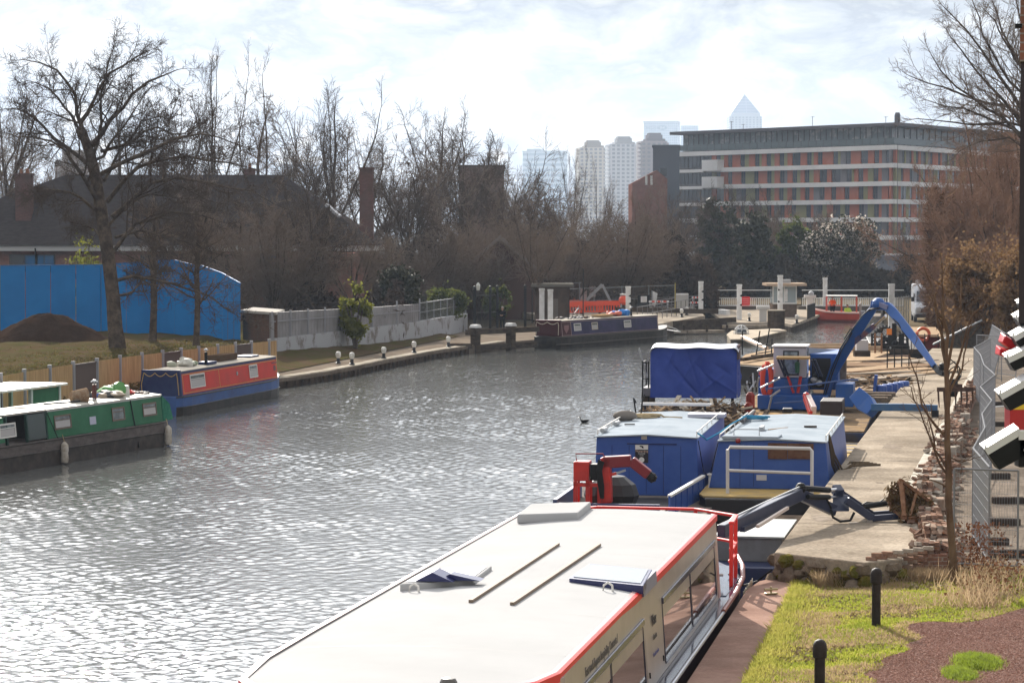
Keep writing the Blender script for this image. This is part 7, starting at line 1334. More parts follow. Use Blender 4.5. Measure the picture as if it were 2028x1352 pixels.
# ---------------------------------------------------------------- I tarpaulin covered boat with its debris barge
tarp = mat('tarpaulin', (.022, .048, .25), .55, col2=(.035, .07, .32), scale=1.2)
def tarp_boat():
    a, b = D(1288, 785, 88), D(1457, 785, 88); an = math.radians(8); t = thing('tarpaulin_boat', 'tall wheelhouse wrapped in a creased blue tarpaulin above a debris barge', 'boat', (a.x, 88, 0), -an); w = (b.x-a.x)/math.cos(an); zt = D(0, 690, 88).z; zb = D(0, 787, 88).z
    rnd = random.Random(12); 
    cr_ = [(rnd.uniform(.2, 2.8), rnd.uniform(1.9, 3.4), rnd.uniform(.5, 2.6), rnd.uniform(.03, .09), rnd.choice((-1, 1))*rnd.uniform(.03, .07), rnd.uniform(.4, 1.2)) for _ in range(13)]
    def fold(x, z):
        r = .05*math.sin(x*1.1+.4)*math.sin(z*1.3)
        for a, b, th, s_, am, ln in cr_:
            u = (x-a)*math.cos(th)+(z-b)*math.sin(th); v = -(x-a)*math.sin(th)+(z-b)*math.cos(th); r += am*math.exp(-abs(v)/s_)*max(0, 1-(u/ln)**2)
        return r + .012*math.sin(x*9+z*5)
    def fold_(x, z): return .09*math.sin(x*3.1+z*1.7+1)*math.sin(z*2.3-x) + .07*abs(math.sin((x-z*.8)*3.3)) + .03*math.sin(x*9+z*5)*math.sin(z*7-x*3) + .05*abs(math.sin((x+z*1.1)*2.1+.6))
    k = MB(); rx = lambda u, v: min(1, v/.06)**.5
    k.grid(lambda u, v: (w*u, -.02-fold(w*u, zb+(zt-zb)*(1-v)) - .0, zt-(zt-zb)*v - .14*max(0, 1-(min(u, 1-u)/.07))**2*max(0, 1-v*3)), 76, 60)
    k.grid(lambda u, v: (w + fold(2.4*u, zb+(zt-zb)*v), 2.4*u, zb+(zt-zb)*v), 20, 24); k.grid(lambda u, v: (-fold(2.4*u, zb+(zt-zb)*v), 2.4*u, zb+(zt-zb)*v), 20, 24); k.quad((0, 2.4, zb), (w, 2.4, zb), (w, 2.4, zt), (0, 2.4, zt)); k.build('tarpaulin', tarp, t, smooth=60, fix=False)
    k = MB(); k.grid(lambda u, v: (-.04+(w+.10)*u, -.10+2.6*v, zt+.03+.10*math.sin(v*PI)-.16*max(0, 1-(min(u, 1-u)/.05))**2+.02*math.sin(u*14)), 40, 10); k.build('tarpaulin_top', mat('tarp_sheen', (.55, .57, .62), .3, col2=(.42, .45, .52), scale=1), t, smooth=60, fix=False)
    k = MB(); X = lambda px: (px-1288)/F*88; Z = lambda py: D(0, py, 88).z; [k.bar((X(px), y, Z(800)), (X(px), y, Z(715)), .05) for px in (1272, 1284) for y in (.1, 1.6)]; [k.bar((X(1272), .1, Z(q)), (X(1286), .1, Z(q)), .04) for q in (718, 750, 786)]; k.bar((X(1272), .1, Z(718)), (X(1272), 1.6, Z(718)), .04); k.build('side_ladder', ib, t); k = MB(); k.bar((X(1284), .2, Z(762)), (X(1264), .2, Z(690)), .05); k.build('boat_hook', galv, t)
    k = MB(); k.box(X(1273), X(1290), 0, 1.8, Z(784), Z(768)); k.build('side_locker', mat('locker_grey', (.12, .12, .14), .6), t); [MB().bar((X(px), .2, .8), (X(px), .2, zb+.1), .22 if px < 1300 else .1).build('leg', tim, t) for px in (1276, 1290, 1450)]
    k = MB(); k.box(X(1458), X(1462), .4, 1.6, Z(712), Z(684)); k.build('flap', mat('flap_brown', (.15, .12, .12), .8), t)
    # hull and load
    k = MB(); k.loft([[(-.6, y, .95), (-.5, y, -.3), (w+.8, y, -.3), (w+.9, y, .95)] for y in (-11.5, 4)]); k.build('hull', woodside, t); k = MB(); [k.bar((x, -11.5, 1.0), (x, 4, 1.0), .14, .1) for x in (-.6, w+.9)]; k.bar((-.6, -11.5, 1.0), (w+.9, -11.5, 1.0), .14, .1); k.build('rim', tim, t)
    return t, w
tb, tbw = tarp_boat()
def debris(name, label, loc, rz, w, l, h, n, seed, base=(.12, .09, .07), cat='debris'):
    rnd = random.Random(seed); o = thing(name, label, cat, loc, rz); k = MB()
    f = lambda u, v: ((u-.5)*w, (v-.5)*l, h*(.35+.65*math.sin(PI*u)*math.sin(PI*v)) * (1+.3*math.sin(u*17+v*11)) + rnd.uniform(-.06, .06)); k.grid(f, 22, 22, 0)
    for i in range(n):
        x, y = rnd.uniform(-.5, .5)*w, rnd.uniform(-.5, .5)*l; z = h*(.5+.5*math.cos(x/w*PI)*math.cos(y/l*PI))+rnd.uniform(0, .18); L = rnd.uniform(.15, 1.1); R_ = Matrix.Rotation(rnd.uniform(0, 3.14), 3, 'Z') @ Matrix.Rotation(rnd.gauss(0, .35), 3, 'Y'); c = Vector((x, y, z)); s = (L, rnd.choice((.04, .06, .1, .16)), rnd.choice((.02, .04, .06)))
        vs = [c + R_ @ Vector((a*s[0]/2, b*s[1]/2, q*s[2]/2)) for q in (-1, 1) for b in (-1, 1) for a in (-1, 1)]; k.add(vs, [(0, 2, 3, 1), (4, 5, 7, 6), (0, 1, 5, 4), (2, 6, 7, 3), (0, 4, 6, 2), (1, 3, 7, 5)], rnd.choice((1, 1, 2, 3)))
    k.build('heap', [mat('debris_base', base, .95, col2=tuple(c*.5 for c in base), scale=3, bump=.8, bscale=10), mat('debris_wood', (.30, .21, .13), .85), mat('debris_pale', (.50, .44, .36), .8), mat('debris_dark', (.07, .05, .04), .9)], o, fix=False); return o
debris('debris_pile', 'pile of broken wood and rubbish under the blue tarpaulin', W2(tb, tbw/2+.1, -2.0, .95), tb.rotation_euler[2], 3.4, 6, .55, 260, 4)
# ---------------------------------------------------------------- J dredger
dblue = mat('dredger_blue', (.010, .085, .33), .4, col2=(.03, .09, .26), scale=2, lo=.45, hi=.7); dgrey = mat('dredger_cab', (.42, .42, .46), .45)
def dredger():
    Y0 = 93; a = math.radians(10); o = Vector((D(1480, 0, Y0).x, Y0, 0)); t = thing('dredger', 'blue dredger with a white cab and a tall bent crane arm holding a rake grab', 'dredger', o, -a)
    Q = lambda px, py, y: ls(t, px, py, y=y); 
    k = MB(); k.loft([[(-.3, y, .88), (-.2, y, -.3), (4.6, y, -.3), (4.7, y, .88)] for y in (-9.5, 9)]); k.build('hull', mat('dredger_hull', (.02, .04, .11), .5, col2=(.05, .04, .04), scale=2), t, bevel=.03); k = MB(); k.box(-.28, 4.68, -9.4, 8.9, .882, .93); k.build('deck', mat('dredger_deck', (.30, .21, .12), .85, col2=(.17, .13, .10), scale=2), t)
    def bx(name, m, px0, px1, py0, py1, y0, y1, par=None, bev=.03):
        p, q = Q(px0, py0, y0), Q(px1, py1, y0); k = MB(); k.box(p.x, q.x, y0, y1, q.z, p.z); return k.build(name, m, par or t, bevel=bev)
    cab = bx('cab', dgrey, 1532, 1597, 688, 748, 0, 1.5); bx('cab_base', dblue, 1528, 1600, 748.3, 800, -.05, 1.6); bx('cab_roof', mat('cab_roof', (.62, .62, .62), .4), 1528, 1600, 684, 687.8, -.08, 1.6)
    p, q = Q(1551, 694, 0), Q(1582, 743, 0); k = MB(); k.box(p.x, q.x, -.03, 0, q.z, p.z); w_ = k.build('window', ib, cab, bevel=.02); k = MB(); k.box(p.x+.05, q.x-.05, -.036, -.03, q.z+.05, p.z-.05); k.build('pane', mat('cab_pane', (.24, .29, .31), .12, col2=(.08, .10, .11), scale=3, spec=.8), w_)
    p, q = Q(1597, 696, 0), Q(1597, 740, 0); k = MB(); k.box(p.x-.0, p.x+.02, .2, 1.2, q.z, p.z); k.build('side_pane', mat('cab_pane', (.24, .29, .31)), cab)
    p = Q(1568, 738, -.1); k = MB(); k.lathe([(.08, 0), (.09, .28), (.1, .36), (.03, .42)], (p.x+.2, -.12, p.z), 10); k.build('green_lamp', mat('lamp_green', (.02, .12, .06), .4), t)
    bx('canopy', mat('canopy_ochre', (.42, .27, .11), .7), 1537, 1603, 706, 712, -.9, -.2); [MB().bar(Q(px, 712, -.7), Q(px+14, 745, -.1), .06).build('canopy_brace', dnav, t) for px in (1541, 1547, 1607, 1614)]
    [MB().bar(Q(x0, 745, -.12), Q(x1, 778, -.2), .13, .05).build('red_brace', crm, t) for x0, x1 in ((1560, 1572), (1586, 1580))]
    bx('engine_housing', dblue, 1604, 1660, 700, 772, .6, 4.5); p, q = Q(1608, 709, .58), Q(1645, 768, .58); k = MB(); k.box(p.x, q.x, .56, .6, q.z, p.z); [k.box(p.x, q.x, .54, .565, q.z+(p.z-q.z)*i/14, q.z+(p.z-q.z)*(i+.4)/14) for i in range(14)]; k.build('louvre', mat('louvre_dark', (.03, .028, .03), .7), t)
    k = MB(); k.bar(Q(1600, 696, .6), Q(1662, 701, 4), .05, .3); k.build('housing_rim', galv, t); bx('exhaust_plate', mat('plate_brown', (.20, .17, .15), .7, col2=(.12, .09, .07), scale=2), 1660, 1676, 700, 770, 2.0, 2.3)
    bx('lower_body', dblue, 1500, 1640, 782, 812, -.4, 1.2); bx('tank', dblue, 1655, 1690, 760, 806, -1.0, .6); bx('side_locker', dblue, 1502, 1531, 730, 800, .3, 1.4); k = MB(); p = Q(1508, 736, .28); k.box(p.x-.1, p.x+.15, .27, .3, p.z-.12, p.z+.1); k.build('warning_plate', mat('plate_red', (.45, .12, .1), .5), t)
    c = Q(1519, 752, -.1); k = MB(); k.v = []; R_ = .62; k.tube([(c.x+.1*math.sin(u)*0+.16*math.cos(u), -.15, c.z+R_*math.sin(u)) for u in [i/18*2*PI for i in range(19)]], .09, 8); k.build('lifebuoy', mat('buoy_red', (.60, .07, .04), .5), t, smooth=60)
    # rails
    for pts in (([1515, 770], [1600, 762], [1680, 752], [1700, 752]), ([1532, 798], [1592, 794])): k = MB(); k.tube([Q(x, y, -1.1) for x, y in pts], .035, 6); k.build('rail', mat('rail_blue', (.08, .13, .30), .5), t)
    for x0, y0, x1, y1 in ((1506, 768, 1545, 748), (1525, 786, 1545, 772), (1528, 786, 1520, 820), (1500, 735, 1532, 722)): k = MB(); k.bar(Q(x0, y0, -1), Q(x1, y1, -.8), .06); k.build('strut', galv, t)
    # fore deck timber and grey box, red and white arm
    for i in range(7): k = MB(); y = -8.6+i*.95; k.box(.7, 2.9, y, y+.85, .932, .98+.01*(i % 2)); k.build('deck_board', mat('board_honey', (.46, .30, .14), .8, col2=(.36, .23, .11), scale=3), t)
    bx('dark_box', mat('box_dark', (.045, .035, .035), .6), 1624, 1668, 794, 822, -5.5, -3.5); bx('mat_black', ib, 1549, 1568, 809, 818, -6.2, -5.6)
    k = MB(); k.bar(Q(1600, 787, -6), Q(1612, 812, -7), .18, .26, m=0); k.bar(Q(1594, 786, -6), Q(1606, 820, -7), .12, .22, m=1); k.ball(Q(1597, 784, -6), .14, 8, m=1); k.build('small_crane', [mat('crane_pale', (.62, .50, .46), .5), crm], t, bevel=.02)
    for i, (px, py) in enumerate(((1486, 792), (1484, 806))): p = Q(px, py, -3); k = MB(); k.lathe([(.16, 0), (.16, .75-.35*i), (.08, .85-.35*i)], (p.x, -3-i*.3, .93), 10); k.build('gas_bottle', mat('bottle_red', (.28, .04, .03), .5), t)
    rnd = random.Random(7)
    for i in range(14): p = Q(rnd.uniform(1478, 1500), rnd.uniform(735, 800), -1); k = MB(); k.bar(p, p+Vector((rnd.uniform(-.3, .3), rnd.uniform(-.3, .3), rnd.uniform(-.9, .9))), .05); k.build('rigging', rnd.choice((ib, tim, galv)), t)
    for px, py in ((1612, 752), (1618, 742), (1606, 760), (1622, 758)): p = Q(px, py, 0); k = MB(); k.ball(p, .14, 8, sc=(1, 1, .8)); k.build('valve', rnd.choice((galv, ib)), t)
    # main arm
    A = lambda px, py, Y: D(px, py, Y) ; M = inv(t); L = lambda px, py, Y: M @ D(px, py, Y)
    def plate(name, pts, ws, th, m):       # box girder through points with varying depth
        k = MB(); rings = []
        for i, p in enumerate(pts):
            d = (pts[min(i+1, len(pts)-1)] - pts[max(i-1, 0)]).normalized(); s = Vector((0, 1, 0)); s = (s-d*s.dot(d)).normalized(); n = d.cross(s).normalized(); w = ws[i]/2
            rings.append([p+n*w+s*th/2, p+n*w-s*th/2, p-n*w-s*th/2, p-n*w+s*th/2])
        k.loft(rings); return k.build(name, m, t, bevel=.02)
    plate('boom', [L(1634, 800, 93), L(1643, 755, 93), L(1656, 725, 92.8), L(1694, 662, 91.8), L(1735, 603, 90.5)], [.26, .30, .38, .38, .26], .30, dblue)
    plate('stick', [L(1728, 602, 90.6), L(1760, 608, 90), L(1772, 622, 89.6), L(1812, 672, 88.2), L(1852, 727, 86.5)], [.24, .32, .34, .28, .18], .24, dblue)
    k = MB(); k.ball(L(1740, 602, 90.3), .24, 12); k.build('knuckle', dblue, t); k = MB(); k.bar(L(1745, 602, 90.2), L(1762, 609, 89.9), .30, .16); k.build('knuckle_plate', mat('plate_faded', (.20, .21, .33), .5), t)
    plate('ram_body', [L(1688, 680, 92), L(1732, 645, 91)], [.2, .2], .18, mat('ram_blue', (.02, .07, .2), .4, col2=(.22, .09, .06), scale=2)); k = MB(); k.tube([L(1732, 645, 91), L(1754, 625, 90.2)], .06, 8); k.build('ram_rod', chrome, t)
    k = MB(); [k.tube([L(1632+d, 790, 92.7), L(1650+d, 735, 92.7), L(1668+d, 690, 92), L(1690+d, 655, 91.6), L(1712+d, 625, 91), L(1726+d, 612, 90.5), L(1742+d, 610, 90)], .025, 5) for d in (-4, 0)]; k.build('hoses', ib, t); k = MB(); k.tube([L(1672, 672, 91.6), L(1684, 652, 91.5), L(1700, 652, 91.5), L(1706, 668, 91.5)], .025, 5); k.build('hose', ib, t)
    k = MB(); k.tube([L(1756, 618, 89.9), L(1778, 640, 89), L(1796, 668, 88.5)], .028, 5); k.build('hose', ib, t)
    plate('stick_end', [L(1848, 722, 86.8), L(1862, 738, 86), L(1876, 742, 85.5)], [.20, .18, .16], .2, ib)
    k = MB(); k.ball(L(1866, 726, 86), .14, 8); k.build('pivot', ib, t); k = MB(); k.lathe([(.12, -.5), (.16, -.35), (.10, -.2), (.16, -.05), (.1, .1)], tuple(L(1888, 756, 85.2)), 10); k.build('rotator', ib, t)
    k = MB()
    for i, (dx, top_) in enumerate(((0, 712), (6, 716), (12, 722))): k.tube([L(1866+dx*.4, 742, 85.6), L(1872+dx, top_+8, 85.5), L(1884+dx, top_, 85.4), L(1896+dx*.7, top_+12, 85.3), L(1898+dx*.4, 745, 85.3), L(1892, 762, 85.2)], .022, 5)
    k.build('hoses', ib, t)
    rk = mat('rake_rust', (.060, .040, .034), .8, col2=(.13, .075, .05), scale=6); k = MB(); k.bar(L(1856, 771, 85), L(1928, 771, 84.6), .12, .14); k.bar(L(1856, 771, 85.8), L(1928, 771, 85.4), .1, .12); k.bar(L(1874, 764, 85.2), L(1906, 764, 85.1), .3, .12); k.build('grab_frame', rk, t)
    for i in range(7):
        for dy in (0, .7): x = 1858+i*11.3; k = MB(); k.tube([L(x, 771, 85+dy-.05), L(x+1, 792, 84.9+dy), L(x+(3-i)*.8, 806+4*(i % 2), 84.8+dy*.4)], [.035, .03, .012], 5); k.build('tine', rk, t)
    # outrigger beam reaching over the quay
    plate('outrigger', [L(1725, 806, 84.2), L(1790, 806, 84), L(1857, 808, 83.8)], [.24, .24, .22], .25, mat('outrigger_blue', (.025, .10, .24), .45, col2=(.06, .12, .2), scale=2)); plate('outrigger_base', [L(1696, 780, 85), L(1715, 800, 84.6), L(1730, 815, 84.2)], [.5, .62, .4], .35, dblue)
    k = MB(); k.box(*(lambda p: (p.x-.12, p.x+.12, p.y-.2, p.y+.2, p.z-.35, p.z))(L(1852, 812, 83.8))); k.build('outrigger_foot', ib, t)
crm = mat('crane_red', (.55, .035, .025))
dredger()
# ---------------------------------------------------------------- K barge of sheets and slabs, L plank barge, M red barge
board_m = [mat('sheet_tan', (.42, .31, .21), .85, col2=(.33, .24, .16), scale=3), mat('sheet_brown', (.27, .19, .13), .85, col2=(.18, .12, .08), scale=2), mat('sheet_grey', (.34, .29, .24), .85, col2=(.24, .2, .16), scale=3)]
def sheet_barge():
    o = G(1700, 780, .9); t = thing('open_barge', 'open barge moored along the quay and filled with loose boards', 'barge', (o.x, o.y, 0), math.radians(-11.4)); M = inv(t); L = lambda px, py, z: M @ G(px, py, z)
    pts = [L(1668, 800, 1.0), L(1745, 795, 1.0), L(1826, 735, 1.0), L(1800, 700, 1.0), L(1640, 705, 1.0)]; k = MB(); k.prism([(p.x, p.y) for p in pts], -.3, .95); k.build('hull', mat('barge_brown', (.07, .05, .04), .8), t); p, q = L(1745, 797, 1.0), L(1828, 733, 1.0); k = MB(); k.bar(p+Vector((0, 0, .08)), q+Vector((0, 0, .08)), .12, .16); k.build('gunwale', mat('gunwale_wood', (.38, .28, .2), .8), t)
    for i in range(5): k = MB(); p = L(1746+i*11, 790-i*2.2, 1.0); k.lathe([(.22, .5), (.22, 1.5), (.19, 1.54)], (p.x, p.y, 0), 10); k.build('blue_drum', blue, t)
    p = L(1730, 790, 1.0); k = MB(); k.bar((p.x, p.y, .9), (p.x+.1, p.y, 1.95), .12, .3); k.build('mooring_post', blue, t)
    rnd = random.Random(21)
    for i, (px, py, z, w, l, rz, tx, ty) in enumerate([(1700, 735, 1.45, 2.2, 7.5, .9, .02, .05), (1745, 722, 1.55, 2.0, 6.5, 1.0, -.03, .04), (1690, 752, 1.4, 2.0, 6, 1.1, .05, -.04), (1790, 738, 1.35, 3.2, 5.0, .75, .02, -.03), (1752, 748, 1.3, 1.9, 5, 1.05, -.05, .05), (1775, 718, 1.55, .9, 4.6, .95, .04, .02), (1715, 712, 1.5, 1.0, 5.5, 1.0, 0, .03), (1790, 755, 1.2, 1.2, 4.6, .85, .03, .08), (1735, 765, 1.25, .8, 4.2, 1.1, .06, .0), (1700, 775, 1.1, 1.2, 3.4, 1.3, -.03, .05), (1765, 730, 1.62, .35, 5, .95, .03, .02), (1740, 738, 1.60, .3, 4.5, 1.0, 0, 0)]):
        c = G(px, py, z); s = thing('loose_board', ['wide tan board sheet at the left of the barge load', 'brown board sheet at the back of the load under the crane arm', 'tan board sheet nearest the brown exhaust plate', 'widest pale board sheet by the quay edge', 'board sheet in the middle of the load', 'narrow tilted plank near the iron machinery', 'long thin plank at the back left of the load', 'narrow board lowest beside the quay edge', 'short plank above the blue drums', 'thick grey slab at the near left of the load', 'thin dark batten lying on top of the right boards', 'thin dark batten lying on the middle boards'][i], 'board', c, -rz-.2, 'boards loaded on the open barge')
        s.rotation_euler = (tx, ty, -rz); k = MB(); q = .05 if i != 9 else .25; k.box(-w/2, w/2, -l/2, l/2, -q/2, q/2); k.build('board', board_m[i % 3], s, bevel=.01)
    debris('rubble_pile', 'dark broken rubble between the loose boards and the blue drums', G(1725, 775, .95)+Vector((0, 0, -.02)), -.3, 3.6, 5, .45, 90, 9, (.09, .07, .055))
    for i in range(3):
        for j in range(2): c = G(1690+j*30+i*8, 800-i*5, .95+.28*j); s = thing('concrete_block', 'dark concrete block in the %s stack at the near end of the barge, %s row' % (('left', 'middle', 'right')[i], ('lower', 'upper')[j]), 'block', c, -.2, 'blocks stacked in the barge'); k = MB(); k.box(-.7, .7, -.3, .3, 0, .26); k.build('block', mat('block_dark', (.12, .095, .08), .9, col2=(.2, .16, .12), scale=4, bump=.5), s, bevel=.02)
sheet_barge()
def plank_barge():
    o = G(1470, 712, .9); t = thing('timber_barge', 'long flat barge decked with sandy timber behind the dredger', 'barge', (o.x, o.y, 0), 0); L = lambda px, py, z=.95: tuple((G(px, py, z)-Vector((o.x, o.y, 0))))[:2]
    k = MB(); k.prism([L(1458, 722), L(1534, 728), L(1700, 720), L(1760, 700), L(1755, 692), L(1530, 692), L(1478, 704)], -.3, .92, 0); k.build('hull', mat('barge_black', (.03, .026, .024), .7), t); k = MB(); k.prism([L(1456, 721), L(1534, 727), L(1700, 719), L(1762, 699), L(1756, 691), L(1530, 691), L(1476, 703)], .921, .98, 0); k.build('deck', board_m[0], t)
    for i, (a, b, y0, y1, lb_) in enumerate(((1540, 1745, 690, 690, 'longest pale beam lying across the timber barge'), (1560, 1755, 685, 684, 'far pale beam lying across the timber barge'), (1470, 1545, 712, 700, 'dark beam at the left end of the timber barge'), (1490, 1530, 706, 704, 'short tarry beam on the left of the timber barge'), (1600, 1680, 700, 699, 'short beam behind the dredger engine housing'))):
        p, q = G(a, y0, 1.15), G(b, y1, 1.15); s = thing('timber_beam', lb_, 'beam', p, 0, 'beams on the timber barge'); k = MB(); k.bar((0, 0, 0), q-p, .35 if i < 2 else .2, .25 if i < 2 else .16); k.build('beam', board_m[(0, 0, 1, 1, 2)[i]] if i not in (2, 3) else tim, s)
    p = G(1508, 706, 1); s = thing('metal_trestle', 'thin dark metal trestle ladder standing on the timber barge', 'trestle', p); k = MB(); X = lambda px, py: D(px, py, p.y)-p; [k.bar(X(*u), X(*v), .06) for u, v in (((1497, 705), (1505, 655)), ((1515, 703), (1524, 650)), ((1528, 700), (1529, 670)), ((1500, 682), (1529, 684)), ((1499, 700), (1530, 695)))]; k.build('frame', ib, s)
    a, b = D(1470, 668, 150), D(1518, 690, 140); s = thing('boat_pole', 'pale shiny pole slanting down from the pontoon to the barge', 'pole', a); MB().tube([(0, 0, 0), b-a], .13, 8).build('pole', mat('pole_pale', (.62, .45, .33), .4), s)
    p = G(1470, 703, .95); s = thing('thin_post', 'thin dark post standing at the left tip of the timber barge', 'post', p); MB().tube([(0, 0, 0), (0, 0, 1.3)], .04, 6).build('pole', ib, s)
plank_barge()
def red_barge():
    Y = 140; o = Vector((D(1740, 0, Y).x, Y, 0)); t = thing('red_barge', 'dark barge with a low red cabin and timber roof at the end of the quay', 'barge', o, -.12); Q = lambda px, py, y=0: ls(t, px, py, y=y)
    k = MB(); p, q = Q(1728, 700), Q(1870, 700); k.box(p.x, q.x, -1, 18, -.3, .95); k.build('hull', blackh, t, bevel=.03)
    p, q = Q(1822, 668), Q(1862, 700); k = MB(); k.box(p.x, q.x, .5, 6, .95, p.z); k.build('cabin', mat('cabin_dark_red', (.17, .025, .022), .5), t, bevel=.02); k = MB(); k.add([(p.x-.2, .3, p.z), (q.x+.2, .3, p.z), (q.x+.2, 10, p.z+.15), (p.x-.6, 10, p.z+.15), (p.x-.2, .3, p.z+.06), (q.x+.2, .3, p.z+.06), (q.x+.2, 10, p.z+.21), (p.x-.6, 10, p.z+.21)], [(0, 1, 2, 3), (7, 6, 5, 4), (0, 4, 5, 1), (1, 5, 6, 2), (2, 6, 7, 3), (3, 7, 4, 0)]); k.build('roof', board_m[0], t)
    c = Q(1828, 662, .2); k = MB(); k.tube([(c.x+.34*math.cos(u), .1, c.z+.34*math.sin(u)) for u in [i/18*2*PI for i in range(19)]], .09, 8); k.build('lifebuoy', mat('buoy_orange', (.62, .12, .05), .5), t, smooth=60)
    k = MB(); p, q = Q(1805, 664), Q(1858, 664); k.bar((p.x, 0, p.z), (q.x, 0, q.z), .06); [k.bar((x, 0, .95), (x, 0, p.z+.1), .05) for x in (p.x, (p.x+q.x)/2, q.x)]; k.build('rail', ib, t)
    rnd = random.Random(31); m_ = thing('iron_machinery', 'dark cluster of iron winding gear with a toothed wheel on the red barge', 'machinery', W2(t, Q(1768, 690).x, 0, .95), -.12); B = Q(1768, 690)
    def R_(px, py): v = Q(px, py); return Vector((v.x-B.x, 0, v.z-.95))
    c = R_(1752, 668); k = MB(); r = .62
    for i in range(22): a = i/22*2*PI; k.bar((c.x+r*.9*math.cos(a), 0, c.z+r*.9*math.sin(a)), (c.x+r*1.12*math.cos(a), 0, c.z+r*1.12*math.sin(a)), .09)
    k.v = k.v; k.tube([(c.x+r*.88*math.cos(u), 0, c.z+r*.88*math.sin(u)) for u in [i/24*2*PI for i in range(25)]], .07, 6); [k.bar(c, (c.x+r*.88*math.cos(u), 0, c.z+r*.88*math.sin(u)), .06) for u in (0, 1.05, 2.1, 3.14, 4.2, 5.2)]; k.build('toothed_wheel', ib, m_)
    k = MB(); [k.bar(R_(px, 695), R_(px, y), w_) for px, y, w_ in ((1727, 660, .12), (1733, 658, .14), (1771, 640, .25), (1785, 660, .3), (1797, 662, .14), (1764, 655, .3))]; k.bar(R_(1727, 688), R_(1800, 688), .2, .5); k.bar(R_(1740, 672), R_(1800, 672), .06); k.build('frame', ib, m_)
    for i in range(9): p = R_(rnd.uniform(1742, 1800), rnd.uniform(650, 690)); k = MB(); k.ball(p+Vector((0, rnd.uniform(-.2, .5), 0)), rnd.uniform(.1, .22), 8, sc=(1, 1, rnd.uniform(.7, 1.6))); k.build('valve_gear', rnd.choice((ib, tim, galv)), m_)
    k = MB(); p = R_(1761, 656); k.box(p.x-.14, p.x+.14, -.25, -.15, p.z-.18, p.z+.16); k.build('orange_plate', mat('amber', (.75, .22, .04)), m_)
    k = MB(); k.tube([R_(1770, 650)]+[R_(1775+6*math.cos(u), 648-8*math.sin(u)) for u in (2.5, 1.6, .7)]+[R_(1786, 660)], .04, 6); k.build('hoop', galv, m_)
    rail('iron_gate', 'low black barred gate standing on the barge boards', [G(1757, 737, 1.35), G(1800, 737, 1.35)], 1.15, ib, sp=.28)
    k = MB(); g = thing('brown_gantry', 'rusted upright frame standing at the end of the boards', 'frame', G(1733, 700, .95)); [k.tube([(x, 0, 0), (x, 0, 1.1)], .05, 6) for x in (0, .35)]; k.bar((0, 0, .9), (.35, 0, .9), .05); k.build('frame', rust, g)
    lid('white_crate', 'small pale crate between the crane boom and the boards', 'crate', thing('crate_stand', 'wooden stand holding the small pale crate beside the crane boom', 'stand', G(1708, 706, 1.1)), -.3, .3, 0, .5, .3, .85, mat('crate_pale', (.45, .43, .44), .7)); s_ = [q for q in C.objects if q.name == 'crate_stand'][0]; MB().box(-.4, .4, -.1, .6, 0, .29).build('stand', tim, s_)
red_barge()
# red launch with two people
def launch():
    o = G(1612, 636, 0); t = thing('red_launch', 'red open launch with a white canopy carrying two people below the footbridge', 'boat', (D(1657, 630, 211).x, 211, 0), math.radians(80)); lr = mat('launch_red', (.55, .07, .04), .4)
    k = MB(); rings = []
    for y, w, z in ((-1.9, .8, .75), (-1, .95, .75), (0, 1, .78), (.9, .9, .85), (1.6, .6, .98), (2.1, .12, 1.12)): rings.append([(-w, y, z), (-w*.85, y, .2), (-w*.3, y, -.2), (w*.3, y, -.2), (w*.85, y, .2), (w, y, z), (w*.8, y, z-.02), (w*.6, y, .35), (-w*.6, y, .35), (-w*.8, y, z-.02)])
    k.loft(rings); k.build('hull', lr, t, bevel=.02); 
    for s in (-1, 1): k = MB(); k.tube([(s*w, y, z+.02) for y, w, z in ((-1.9, .8, .75), (-1, .95, .75), (0, 1, .78), (.9, .9, .85), (1.6, .6, .98), (2.1, .12, 1.12))], .07, 8); k.build('gunwale', mat('launch_pink', (.75, .50, .44), .5), t)
    k = MB(); k.box(-.85, .85, -1.7, .9, 2.15, 2.22); k.build('canopy', mat('canopy_white2', (.80, .78, .74), .5), t, bevel=.02)
    for x in (-.8, .8):
        for y in (-1.65, -.4, .85): k = MB(); k.bar((x, y, .75), (x, y, 2.15), .07); k.build('canopy_post', lr, t)
    [MB().box(x-.02, x+.02, -.35, .8, 1.35, 1.39).build('side_rail', lr, t) for x in (-.8, .8)]
    k = MB(); k.box(-.3, .3, -2.35, -1.92, .1, .95); k.build('outboard_motor', mat('motor_grey', (.30, .30, .33), .4), t, bevel=.05)
    k = MB(); k.box(-.6, .6, -1.1, -.75, .35, .62); k.build('seat', tim, t)
    p = W2(t, .1, .35, .36); person('person in an orange lifejacket standing at the front of the red launch', p, 2.6, mat('orange_jacket', (.85, .13, .03), .7), mat('dark_trousers', (.012, .012, .014)), [((-.28, .05, 1.15), (-.2, .28, 1.1)), ((.28, .05, 1.15), (.2, .28, 1.1))], hair=(.12, .08, .06))
    p = W2(t, -.1, -.9, .12); person('person in a bright yellow green jacket sitting at the back of the red launch', p, 3.4, mat('hivis', (.45, .70, .05), .7), mat('dark_trousers', (.012, .012, .014)), [((-.28, .1, .75), (-.15, .36, .7)), ((.28, .1, .75), (.15, .36, .7))], seated=True, hair=(.12, .08, .06))
    s = thing('skip_barge', 'grey empty tub barge right of the red launch', 'barge', (D(1729, 0, 213).x, 213, 0), -.15); k = MB(); k.loft([[(-1.0, y, 1.5), (-.9, y, -.2), (.9, y, -.2), (1.0, y, 1.5), (.88, y, 1.5), (.8, y, .5), (-.8, y, .5), (-.88, y, 1.5)] for y in (-3, 5)]); k.build('hull', mat('tub_grey', (.30, .27, .24), .8, col2=(.2, .17, .15), scale=2), s)
launch()
